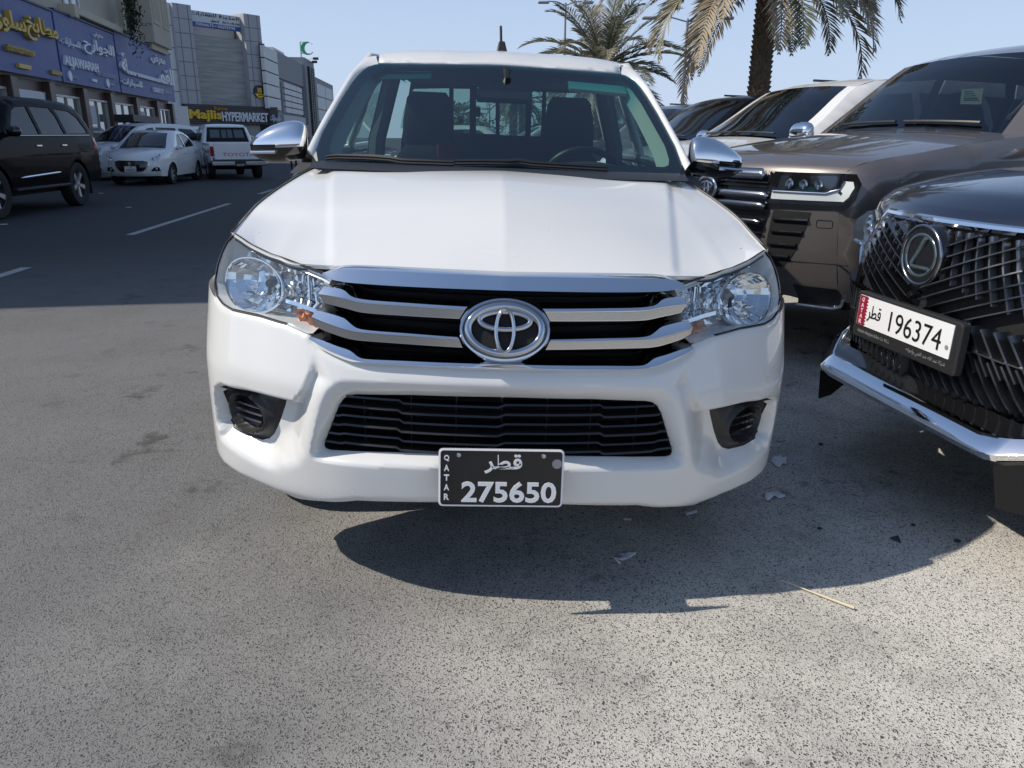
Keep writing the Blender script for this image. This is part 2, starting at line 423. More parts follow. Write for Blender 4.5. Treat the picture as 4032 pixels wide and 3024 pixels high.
# ---- feature lines, taken on the lit (left) half
mouldB = px2uz(Z1([(2185, 843), (1500, 812), (1280, 800), (1160, 792), (1095, 782), (1030, 762), (945, 727), (850, 676), (795, 624)]))
lampBot = px2uz(Z1([(770, 588), (600, 514), (400, 456), (200, 411), (130, 374), (88, 318)]))
bumpBot = px2uz(Z3([(2215, 992), (1790, 985), (1200, 972), (780, 961), (600, 882), (400, 800), (260, 715), (190, 620)]))
UEND = float(np.interp(.66, _pc[:, 1], _ps))
half = list(mouldB) + list(lampBot) + [(lampBot[-1][0] + .07, lampBot[-1][1] + .02), (UEND, lampBot[-1][1] + .03), (UEND - .06, .60), (UEND - .15, .43), (UEND - .19, .37)] + \
       [(bumpBot[-1][0] + .04, bumpBot[-1][1] + .015)] + list(bumpBot[::-1])
bump_out = sym(half)
intake = px2uz(Z1([(2185, 1075), (1500, 1058), (1070, 1052), (1010, 1060), (968, 1085), (930, 1140), (872, 1280), (828, 1390), (820, 1425), (832, 1448), (870, 1460), (1000, 1468)]) + Z3([(1400, 650), (1790, 660), (2215, 670)]))
intake_out = sym(intake)
maskM = px2uz(Z1([(2185, 962), (1500, 935), (1100, 917), (1000, 915), (950, 940), (890, 1000), (845, 1130), (790, 1380), (778, 1450), (800, 1490), (860, 1510)]) + Z3([(1300, 712), (1790, 722), (2215, 735)]))
mask_out = sym(maskM)
fog = np.array([(.905, .592), (.80, .597), (.672, .60), (.682, .568), (.713, .505), (.741, .461), (.764, .439), (.792, .428), (.86, .430), (.936, .438), (.962, .455), (.967, .515), (.957, .557), (.938, .580)])
cheek = px2uz(Z1([(790, 630), (782, 750), (768, 850), (718, 985), (648, 1068), (540, 1043), (300, 986), (150, 950), (85, 940)]))
troughMask = px2uz(Z1([(800, 640), (860, 745), (950, 925), (885, 1000), (840, 1130), (780, 1400), (770, 1460)]) + Z3([(800, 720), (700, 760)]))
troughBot = px2uz(Z3([(640, 775), (560, 745), (440, 690), (300, 600), (215, 520), (170, 500)]))
fogL = np.array([(.93, .592), (.962, .572), (.98, .515), (.976, .45), (.955, .428)])
trough_poly = np.vstack([cheek[:-1], fogL, troughBot[:-1][::-1], troughMask[::-1]])
def bumper_d(V):
    A = np.abs(V[:, 0]); Q = np.stack([A, V[:, 1]], 1); d = np.zeros(len(Q))
    # sunken trough round the fog lamp pocket
    k = inside(Q, trough_poly)
    dc = dist_line(Q, cheek); dm = dist_line(Q, troughMask); db = dist_line(Q, troughBot)
    t = sstep(dc / .018) * sstep(dm / .13) * sstep(db / .07) * sstep(dist_line(Q, fogL) / .02) * sstep((.785 - V[:, 1]) / .10)
    d -= np.where(k, .058 * t, 0)
    # cheek bulge: a soft crown below the lamp
    z = V[:, 1]
    # frame round the lower intake folds inwards
    k2 = inside(Q, np.vstack([maskM, [(0, maskM[-1][1]), (0, maskM[0][1])]]))
    dM = dist_line(Q, maskM); dI = dist_line(Q, intake)
    tt = dM / (dM + dI + 1e-6)
    d -= np.where(k2, .042 * tt ** 1.25, 0)
    # step where the mould meets the upper band
    dmo = dist_line(Q, mouldB); d -= .010 * (1 - sstep(dmo / .02))
    # rolled edge at the bottom
    dbt = dist_line(Q, bumpBot); d -= .012 * (1 - sstep(dbt / .015))
    dl = dist_line(Q, lampBot); d -= .006 * (1 - sstep(dl / .012))
    return d
def inset(line, d, poly):
    L = resample(line, 60); t = np.gradient(L, axis=0); t /= np.linalg.norm(t, axis=1)[:, None] + 1e-9; n = np.stack([-t[:, 1], t[:, 0]], 1); a, b = L + n * d, L - n * d
    return a if inside(a, poly).sum() > inside(b, poly).sum() else b
_ci = inset(cheek[:-1], .019, trough_poly); _ci = _ci[inside(_ci, trough_poly) & ~inside(_ci, fog)]
cutl = [resample(cheek[:5], 40), _ci[:int(len(_ci) * .55)], resample(maskM, 80)]
bumper = patch('bumper', bump_out, lambda V: shell(V, bumper_d(V)), white_paint, truck, holes=[intake_out, fog, fog * [-1, 1]], step=.008, flip=False, sharp=75, cuts=cutl + [c * [-1, 1] for c in cutl])

# ---- lower intake: dark box, slats, uprights
patch('intake_backing', intake_out, lambda V: shell(V, -.20), dark_void, truck, step=.06)
mbx = MB()   # inner wall of the intake opening
lo = densify(intake_out, .02); f0 = shell(lo, bumper_d(lo) - .002); f1 = shell(lo, -.20)
mbx.grid([list(f0), list(f1)], wrap_v=True); mbx.build('intake_frame', black_plastic, truck)
zt = intake[:, 1].max(); zb = intake[:, 1].min()
def u_at(poly, z):
    """largest half width of a half outline at height z"""
    best = 0
    for a, b in zip(poly[:-1], poly[1:]):
        if (a[1] - z) * (b[1] - z) <= 0 and abs(a[1] - b[1]) > 1e-9:
            best = max(best, a[0] + (b[0] - a[0]) * (z - a[1]) / (b[1] - a[1]))
    return best
for k, zf in enumerate((.145, .29, .435, .58, .725, .87)):
    z = zb + (zt - zb) * zf; ue = u_at(intake, z) - .004
    us = np.linspace(-ue, ue, 81); jog = .004 * np.sign(np.sin(us * 11.0)) * (np.abs(us) < .46)
    rows = []
    for dz, off in ((.0035, -.052), (.004, -.036), (-.001, -.033), (-.005, -.040), (-.004, -.075), (.003, -.075)):
        rows.append([tuple(p) for p in shell(np.stack([us, z + dz + jog - .02 * (us / .5) ** 2 * 0], 1), off)])
    MB().grid(rows, wrap_u=True).build('slat', gloss_black if k % 2 else black_plastic, truck)
for x in (-.40, -.26, -.13, 0, .13, .26, .40):
    zz = np.linspace(zb + .01, zt - .004, 6)
    P = [[tuple(p) for p in shell(np.stack([np.full(6, x + dx), zz], 1), off)] for dx, off in ((-.0015, -.066), (.0015, -.066), (.0015, -.10), (-.0015, -.10))]
    MB().grid(P, wrap_u=True).build('upright', black_plastic, truck)
# painted cross member seen through the top of the intake
MB().box(-.42, .42, .235, .25, zt - .052, zt - .012).build('cross_member', mat('primer_grey', (.16, .17, .18), .6), truck)
for x in (-.27, -.17, .2, .29):
    MB().lathe([(.0, 0), (.010, 0), (.010, .003)], 12, Matrix.Translation((x, .2345, zt - .03)) @ Matrix.Rotation(math.pi / 2, 4, 'X')).build('bolt_hole', dark_void, truck)

# ---- fog lamp blanks
fogc = px2uzd(Z1([(262, 1135)]), .045)[0]
fr_u = abs(px2uzd(Z1([(130, 1140)]), .045)[0][0] - px2uzd(Z1([(400, 1140)]), .045)[0][0]) / 2
fr_z = abs(px2uzd(Z1([(262, 985)]), .045)[0][1] - px2uzd(Z1([(262, 1285)]), .045)[0][1]) / 2
def fog_d(V):
    q = np.hypot((np.abs(V[:, 0]) - fogc[0]) / fr_u, (V[:, 1] - fogc[1]) / fr_z)
    e = dist_line(np.abs(V) * [1, 1], fog, True)
    w_ = 1 - sstep(e / .022); d = -.050 * (1 - w_) + np.minimum(bumper_d(V) - .003, -.036) * w_
    d = d + .018 * np.exp(-((q - .86) / .13) ** 2) - .022 * sstep((.80 - q) / .06)
    return d
for s in (1, -1):
    o = patch('fog_lamp_surround', fog * [s, 1], lambda V: shell(V, fog_d(V)), black_plastic, truck, step=.008, flip=False, sharp=60)
    lo = densify(fog * [s, 1], .01); MB().grid([[tuple(p) for p in shell(lo, bumper_d(lo))], [tuple(p) for p in shell(lo, fog_d(lo) - .002)]], wrap_v=True).build('fog_pocket_edge', black_plastic, truck)
    for k, dz in enumerate((-.30, .02, .34)):
        zz = fogc[1] + dz * fr_z; hw = fr_u * .66 * math.sqrt(max(.1, 1 - (dz / .8) ** 2)); us = np.linspace(-hw, hw, 13)
        tilt = .06 * us
        rows = [[tuple(p) for p in shell(np.stack([s * (fogc[0] + us), zz + tilt * 0 + dzz], 1), off)] for dzz, off in ((.003, -.055), (.004, -.046), (0, -.042), (-.004, -.050), (-.004, -.07), (.003, -.07))]
        MB().grid(rows, wrap_u=True).build('slat', gloss_black, o)

# ---- grille
def bar3(T, C, B, n=70):
    r = [resample(smooth_line(px2uz(Z1(L)), 160), n) for L in (T, C, B)]
    # resample so that the columns line up in u
    return r
bars = {
 'top': ([(893, 132), (930, 108), (985, 90), (1040, 86), (1150, 88), (1400, 98), (1800, 117), (2185, 134)],
         [(905, 150), (940, 166), (990, 178), (1060, 191), (1150, 200), (1400, 217), (1800, 236), (2185, 250)],
         [(925, 168), (960, 184), (1010, 195), (1070, 204), (1150, 213), (1400, 230), (1800, 250), (2185, 266)]),
 'two': ([(903, 218), (950, 222), (1020, 235), (1058, 255), (1088, 288), (1135, 309), (1250, 325), (1500, 343), (1925, 370)],
         [(868, 280), (950, 292), (1030, 308), (1072, 318), (1115, 330), (1160, 339), (1260, 349), (1500, 366), (1905, 391)],
         [(900, 348), (960, 365), (1050, 388), (1110, 405), (1160, 416), (1200, 421), (1280, 428), (1500, 442), (1862, 462)]),
 'three': ([(848, 392), (920, 405), (1000, 428), (1052, 450), (1092, 490), (1140, 525), (1240, 543), (1500, 563), (1850, 590)],
           [(818, 445), (900, 480), (990, 513), (1052, 532), (1100, 545), (1150, 554), (1250, 563), (1500, 581), (1862, 604)],
           [(820, 503), (880, 540), (970, 575), (1042, 599), (1100, 612), (1160, 620), (1260, 628), (1500, 645), (1885, 670)]),
 'low': ([(797, 590), (880, 612), (980, 650), (1062, 676), (1102, 702), (1140, 735), (1210, 752), (1500, 765), (2185, 790)],
         [(790, 605), (870, 655), (960, 700), (1040, 737), (1100, 756), (1150, 769), (1250, 780), (1500, 792), (2185, 815)],
         [(793, 624), (850, 677), (945, 728), (1030, 763), (1095, 783), (1160, 793), (1280, 801), (1500, 813), (2185, 845)])}
BAR = {}
def bar_rows(key):
    r = []
    for L in bars[key]:
        q = px2uz(Z1(L)); o_ = np.array(sorted(map(tuple, q))); r.append(o_)
    n = 90; out = []
    lo_ = [a[0, 0] for a in r]; hi_ = [a[-1, 0] for a in r]
    for a, l, h_ in zip(r, lo_, hi_):
        sm = smooth_line(a, 200); u = np.linspace(l, h_, n); out.append(np.stack([u, np.interp(u, sm[:, 0], sm[:, 1])], 1))
    return out
for k in bars: BAR[k] = bar_rows(k)
def shell_n(V, off, s):
    W_ = V.copy(); W_[:, 0] *= s; return [tuple(p) for p in shell(W_, off)]
# dark backing and thin black slats behind the bars
gt, gb = BAR['top'][2], BAR['low'][0]
grille_half = [tuple(p) for p in gt] + [(gt[-1][0] + .03, gt[-1][1] - .05), (gb[-1][0], gb[-1][1])] + [tuple(p) for p in gb[::-1]]
grille_out = sym(grille_half)
patch('grille_backing', grille_out, lambda V: shell(V, -.085), dark_void, truck, step=.05)
for (a, b) in ((BAR['top'][2], BAR['two'][0]), (BAR['two'][2], BAR['three'][0]), (BAR['three'][2], BAR['low'][0])):
    for fz in (.33, .68):
        u = np.linspace(0, min(a[-1, 0], b[-1, 0]) - .02, 50); z = np.interp(u, a[:, 0], a[:, 1]) * (1 - fz) + np.interp(u, b[:, 0], b[:, 1]) * fz
        U = np.concatenate([-u[::-1], u[1:]]); Zz = np.concatenate([z[::-1], z[1:]])
        rows = [[tuple(p) for p in shell(np.stack([U, Zz + dz], 1), off)] for dz, off in ((.003, -.07), (.0035, -.05), (-.001, -.046), (-.0035, -.07))]
        MB().grid(rows, wrap_u=True).build('grille_slat', gloss_black, truck)
def bar_part(name, key, offs, m, sides=(1, -1), whole=False, label=None):
    T, C, B = BAR[key]
    def rows_for(s):
        return [shell_n(T, offs[0] - .05, s), shell_n(T, offs[0], s), shell_n(T * .85 + C * .15, offs[1] * .85 + offs[0] * .15 + .001, s), shell_n(C * .96 + T * .04, offs[1] - .0006, s), shell_n(C, offs[1], s),
                shell_n(C * .96 + B * .04, offs[1] - .0004, s), shell_n(B * .96 + C * .04, offs[2] + .0006, s), shell_n(B, offs[2], s), shell_n(B, offs[2] - .05, s)]
    if whole:
        a = rows_for(-1); b = rows_for(1)
        rows = [[(x) for x in p[::-1]] + q[1:] for p, q in zip(a, b)]
        mb = MB().grid(rows)
        return mk(name, mb.v, mb.f, m, truck, True, 35)
    for s in sides:
        mb = MB().grid(rows_for(s)); n = len(rows_for(s)); c = len(T)
        mb.f.append(tuple(i * c for i in range(n))); mb.f.append(tuple(i * c + c - 1 for i in range(n)))
        o = mk(name, mb.v, mb.f, m, truck, True, 35)
bar_part('grille_top_bar', 'top', (-.016, .030, .004), chrome, whole=True)
bar_part('grille_bar', 'two', (-.010, .022, .014), chrome)
bar_part('grille_bar', 'three', (-.010, .022, .014), chrome)
bar_part('grille_lower_mould', 'low', (-.012, .016, .004), chrome, whole=True)
# satin face on the two middle bars
for key in ('two', 'three'):
    T, C, B = BAR[key]
    for s in (1, -1):
        a = C * .93 + B * .07; b = C * .06 + B * .94; cols = np.linspace(0, 89, 90).astype(int)
        mb = MB().grid([shell_n(a, .0226, s), shell_n(b, .0156, s)]); mb.build('grille_bar_face', satin, truck)

# ---- round emblem
ec = hit(1983, 1289, shellF); ec = np.array([0, ec[1] - .030, ec[2]])
tilt = math.atan2(float(rake(ec[2] + .05) - rake(ec[2] - .05)), .1)
EM = Matrix.Translation(Vector(ec)) @ Matrix.Rotation(math.pi / 2 - tilt, 4, 'X')      # local x right, y up, z towards viewer
aX, aZ = .116, .080; emb_chrome = mat('emblem_chrome', (.55, .56, .58), .07, 1.0)
def ell(rx, ry, n=64, cx=0, cy=0): return [(cx + rx * math.cos(2 * math.pi * k / n), cy + ry * math.sin(2 * math.pi * k / n)) for k in range(n)]
def ring(rx, ry, prof, n=72, cx=0, cy=0, M=EM):
    """prof: (grow, height) pairs around an ellipse; grow in metres along the normal"""
    P = []
    for g, h_ in prof:
        row = []
        for k in range(n):
            a = 2 * math.pi * k / n; nx, ny = math.cos(a) / rx, math.sin(a) / ry; l = math.hypot(nx, ny)
            row.append(tuple(M @ Vector((cx + rx * math.cos(a) + g * nx / l, cy + ry * math.sin(a) + g * ny / l, h_))))
        P.append(row)
    return P
MB().prism(ell(aX, aZ), -.05, .002, EM).build('emblem_base', dark_void, truck)
def halfround(w, h_, z0, n=8): return [(w * math.cos(math.pi * i / n), z0 + h_ * math.sin(math.pi * i / n)) for i in range(n + 1)]
e0 = MB().grid(ring(aX, aZ, [(.006, -.05), (.006, .004), (.003, .010), (-.002, .011), (-.006, .006), (-.007, .0)]), wrap_v=True).build('emblem_rim', emb_chrome, truck)
MB().grid(ring(aX - .0185, aZ - .0165, halfround(.0115, .013, .003)), wrap_v=True).build('emblem_ring', emb_chrome, truck)
MB().grid(ring(.067, .0235, halfround(.0085, .010, .004), cy=.024), wrap_v=True).build('emblem_ring', emb_chrome, truck)
MB().grid(ring(.0235, .057, halfround(.0075, .013, .004), cy=-.003), wrap_v=True).build('emblem_ring', emb_chrome, truck)

# ---- headlamps
lamp = px2uz([(1306, 1100), (1256, 1072), (1180, 1043), (1104, 1015), (1060, 1001), (990, 967), (945, 937), (922, 922), (893, 950), (872, 990), (852, 1050), (843, 1108), (848, 1162), (872, 1196), (908, 1218), (1017, 1243), (1125, 1276), (1212, 1313), (1232, 1312), (1255, 1290), (1262, 1230), (1275, 1160)])
lampX = lamp.copy()
lc = px2uzd(Z1([(350, 205)]), .055)[0]; lru = abs(px2uzd(Z1([(150, 212)]), .04)[0][0] - lc[0]); lrz = abs(px2uzd(Z1([(350, 408)]), .04)[0][1] - lc[1])
refl = mat('reflector', (.82, .84, .86), .06, 1.0)
housing = mat('lamp_housing', (.82, .83, .84), .16, .4)
for s in (1, -1):
    S_ = np.array([s, 1])
    lens = patch('headlight', lamp * S_, lambda V: shell(V, .010 - .016 * (1 - sstep(dist_line(np.abs(V), lamp, True) / .02))), clear_lens, truck, step=.02, flip=(s < 0))
    # body of the lamp: dark rim then bright recessed pan
    lo = densify(lamp * S_, .02)
    def shrink(p, k):
        c = p.mean(0); return c + (p - c) * k
    MB().grid([[tuple(p) for p in shell(lo, .0)], [tuple(p) for p in shell(shrink(lo, .985), -.010)], [tuple(p) for p in shell(shrink(lo, .965), -.03)], [tuple(p) for p in shell(shrink(lo, .95), -.10)]], wrap_v=True).build('lamp_rim', mat('lamp_rim_grey', (.74, .75, .76), .25, .1), lens)
    _rp = np.random.RandomState(3); patch('lamp_pan', lamp * S_, lambda V: shell(V, -.085 + _rp.uniform(-.0045, .0045, len(V)) + .006 * np.sin(V[:, 0] * 120)), refl, lens, step=.019, flip=(s < 0), smooth=False)
    MB().tube([tuple(p) for p in shell(densify(lamp[:17] * S_, .02, False), -.004)], .0035, 6).build('lamp_gasket', dark_void, lens)
    # faceted main reflector bowl
    rnd = random.Random(5); mb = MB(); nr, na = 6, 20
    ctr = shell(np.array([[s * lc[0], lc[1]]]), 0)[0]
    def bowl(r, a):
        u = lc[0] + lru * r * math.cos(a); z = lc[1] + lrz * r * math.sin(a)
        u = max(u, lc[0] - lru * .98); return (s * u, z, -.100 + .075 * r * r)
    for i in range(nr):
        for j in range(na):
            r0, r1 = .14 + .86 * i / nr, .14 + .86 * (i + 1) / nr; a0, a1 = 2 * math.pi * j / na, 2 * math.pi * (j + 1) / na
            q = []
            tl, tr = rnd.uniform(-.004, .004), rnd.uniform(-.004, .004)
            for (r, a, w) in ((r0, a0, tl), (r1, a0, tr), (r1, a1, -tl), (r0, a1, -tr)):
                u, z, d = bowl(r, a); q.append(tuple(shell(np.array([[u, z]]), d + w)[0]))
            mb.add(q, [(0, 1, 2, 3)])
    mb.build('reflector', refl, lens, smooth=False)
    rim = [shell(np.array([bowl(1.0, 2 * math.pi * j / 48)[:2]]), -.022)[0] for j in range(48)]
    MB().tube(rim, .0035, 6, closed=True).build('reflector_rim', chrome, lens)
    tl_ = px2uzd(Z1([(915, 205), (840, 160), (700, 100), (560, 48), (440, 10), (330, -45)]), .02) * S_; tp_ = px2uz(Z1([(918, 186), (840, 138), (700, 82), (560, 30), (470, -2), (350, -65)])) * S_
    MB().grid([[tuple(p) for p in shell(tp_, -.006)], [tuple(p) for p in shell(tl_, -.022)], [tuple(p) for p in shell(tl_ - [0, .008], -.020)], [tuple(p) for p in shell(tl_ - [0, .010], -.045)]]).build('lamp_trim', mat('lamp_trim_silver', (.80, .81, .82), .22, .5), lens)
    # bulb with its shield
    B0 = shell(np.array([[s * (lc[0] - .012), lc[1] + .004]]), -.10)[0]; B1 = B0 + np.array([0, -.055, 0])
    MB().tube([B0, B0 + [0, -.01, 0], B1], [.020, .017, .013], 14).build('bulb_shield', mat('bulb_cap', (.10, .10, .105), .3, .8), lens)
    MB().tube([B1, B1 + [s * .004, .004, -.03]], [.004, .007], 8).build('bulb_stem', dark_metal, lens)
    # inner half: small reflectors, chrome divider, amber indicator
    def LU(L): return px2uzd(Z1(L), .06) * S_
    div = LU([(600, 318), (700, 348), (800, 385), (850, 405)]); up = div + [0, .007]; dn = div - [0, .004]
    MB().grid([[tuple(p) for p in shell(up, -.075)], [tuple(p) for p in shell(up, -.022)], [tuple(p) for p in shell(dn, -.022)], [tuple(p) for p in shell(dn, -.075)]]).build('divider', chrome, lens)
    poly = LU([(625, 385), (720, 402), (810, 425), (835, 470), (825, 535), (780, 535), (640, 485), (615, 430)])
    patch('indicator', poly, lambda V: shell(V, -.055 + .012 * np.sin(V[:, 0] * 160) * np.sin(V[:, 1] * 140)), amber, lens, step=.008, flip=(s < 0), sharp=20)
    poly = LU([(600, 490), (720, 535), (790, 560), (760, 575), (640, 535), (570, 500)])
    patch('indicator_lower', poly, lambda V: shell(V, -.04), refl, lens, step=.01, flip=(s < 0), sharp=5)
    # bars of the inner reflector
    for k, (a, b) in enumerate((((650, 150), (640, 310)), ((690, 150), (700, 330)), ((730, 180), (760, 350)))):
        q = LU([a, b]); P0, P1 = shell(q, -.07); MB().tube([P0, P1], .006, 6).build('lamp_rib', refl, lens)
    c2 = LU([(815, 235)])[0]; C2 = shell(c2[None], -.085)[0]
    mb = MB(); mb.lathe([(.012, -.01), (.022, .012), (.034, .035)], 12, Matrix.Translation(Vector(C2)) @ Matrix.Rotation(math.pi / 2, 4, 'X')); mb.build('small_reflector', refl, lens, smooth=False)
    # facets spread over the pan, between the bowls
    mb = MB(); rr = random.Random(11)
    box_ = px2uzd(Z1([(560, 60), (880, 120), (900, 340), (600, 320)]), .085)
    for i in range(10):
        for j in range(7):
            fu, fv = i / 10, j / 7
            def bl(fu, fv): return (box_[0] * (1 - fu) + box_[1] * fu) * (1 - fv) + (box_[3] * (1 - fu) + box_[2] * fu) * fv
            q = [bl(fu, fv), bl(fu + .1, fv), bl(fu + .1, fv + 1 / 7), bl(fu, fv + 1 / 7)]
            if not inside(np.array([sum(q) / 4]), shrink(lamp, .94))[0]: continue
            t1, t2 = rr.uniform(-.008, .008), rr.uniform(-.008, .008)
            mb.add([tuple(shell((p * S_)[None], -.085 + t)[0]) for p, t in zip(q, (t1, t2, -t1, -t2))], [(0, 1, 2, 3)])
    mb.build('inner_reflector', refl, lens, smooth=False)

# ---- hood: thin plate surface through its edges
front_T = BAR['top'][0]
F1 = shell(front_T[::6] - [0, .003], -.014); lampTop = px2uz([(1290, 1085), (1256, 1066), (1180, 1037), (1104, 1009), (1060, 995), (990, 961), (945, 931), (915, 912)])
F2 = shell(lampTop, .004)
cowl = [at_y(*p, y) for p, y in zip(ZA([(2150, 1372), (1700, 1362), (1200, 1345), (800, 1325), (560, 1305)]), (.97, .985, 1.02, 1.06, 1.10))]
shoulder = [at_y(*p, y) for p, y in zip(DD([(507, 492), (527, 462), (556, 432), (600, 400), (646, 372), (684, 352)]), (.56, .64, .74, .88, 1.02, 1.16))]
shoulder = np.array(shoulder); cowl = np.array(cowl)
# hood: Coons patch between its lamp / grille edge, centre line, shoulder and cowl
_fe = [(0.0, F1[0][1], F1[0][2])] + [(abs(p[0]), p[1], p[2]) for p in sorted(map(tuple, np.abs(F1))) if .03 < p[0] < .43] + [tuple(p) for p in F2[2:]]
_fe = smooth_line(_fe, 200)
_wk = np.exp(-((_fe[:, 0] - .50) / .09) ** 2)[1:-1, None]
for _ in range(80): _fe[1:-1] += _wk * ((_fe[:-2] + _fe[2:]) * .5 - _fe[1:-1]) * .5      # iron out the kink at the grille end
Fc = resample(_fe, 121)
_sh = [tuple(Fc[-1])] + [(abs(p[0]) - .008, p[1], p[2]) for p in shoulder[1:]] + [(.694, 1.30, 1.246)]
_sh = smooth_line(_sh, 200)
for _ in range(25): _sh[1:-1] = _sh[1:-1] * .5 + (_sh[:-2] + _sh[2:]) * .25
k1 = int(np.argmin(np.abs(_sh[:, 1] - 1.105)))
Sc = resample(_sh[:k1 + 1], 81); Sx = _sh
_cw = smooth_line([(abs(p[0]), p[1], p[2]) for p in cowl[:-1]] + [tuple(Sc[-1])], 121); _cw[0, 0] = 0; Cc = _cw
tt = np.linspace(0, 1, 81); zc0, zc1 = Fc[0][2], Cc[0][2]
Mc = np.stack([0 * tt, Fc[0][1] + (Cc[0][1] - Fc[0][1]) * tt, zc0 + (zc1 - zc0) * (1 - (1 - tt) ** 2.15)], 1)
def coons(nj=121, nt=81):
    J = np.linspace(0, 1, nj)[None, :, None]; T = tt[:, None, None]
    # cross fall follows the front edge near the nose and the shoulder near its end
    tz = 1 - (1 - T) ** 1.0
    P = (1 - T) * Fc[None] + T * Cc[None] + (1 - J) * Mc[:, None] + J * Sc[:, None] - ((1 - J) * (1 - T) * Fc[0] + J * (1 - T) * Fc[-1] + (1 - J) * T * Cc[0] + J * T * Cc[-1])
    return P
HP = coons()
x_, y_ = HP[..., 0], HP[..., 1]; cxl = .475 + .15 * np.clip((y_ - .15) / .85, 0, 1)
HP[..., 2] += (.009 * (1 - sstep((x_ - cxl + .012) / .030)) - .009) * sstep((y_ - .16) / .10)
def mirror_rows(R): return [[(-a, b, c) for a, b, c in r[::-1]] + [tuple(p) for p in r[1:]] for r in R]
hood = MB().grid(mirror_rows([[tuple(p) for p in r] for r in HP])).build('hood', white_paint, truck, sharp=80)
for s_ in (1, -1): MB().tube([(s_ * (p[0] + .003), p[1], p[2] - .0015) for p in Sc], .0016, 6).build('bonnet_gap', dark_void, hood)
P0 = np.array(mirror_rows([[tuple(p) for p in Fc]])[0])
MB().grid([[tuple(p) for p in P0], [tuple(p + [0, .006, -.012]) for p in P0], [tuple(p + [0, .05, -.016]) for p in P0]]).build('lip', white_paint, hood)
MB().grid([[tuple(p + [0, .012, -.016]) for p in P0], [tuple(p + [0, .014, -.024]) for p in P0]]).build('bonnet_gap_shade', dark_void, hood)  # near-black strip standing in for shade in the gap below the hood edge
# outer edge of the wing and the curved top between it and the hood
edge = smooth_line([(Fc[-1][0] + .004, Fc[-1][1]), (.868, .56), (.890, .68), (.912, .85), (.928, 1.05), (.936, 1.30)], 81)
edgez = np.interp(edge[:, 1], [.44, .56, .7, .9, 1.1, 1.3], [Fc[-1][2] - .004, .985, .985, .995, 1.0, 1.0])
Sr = np.stack([np.interp(edge[:, 1], Sx[:, 1], Sx[:, k]) for k in range(3)], 1); Sr[:, 1] = edge[:, 1]

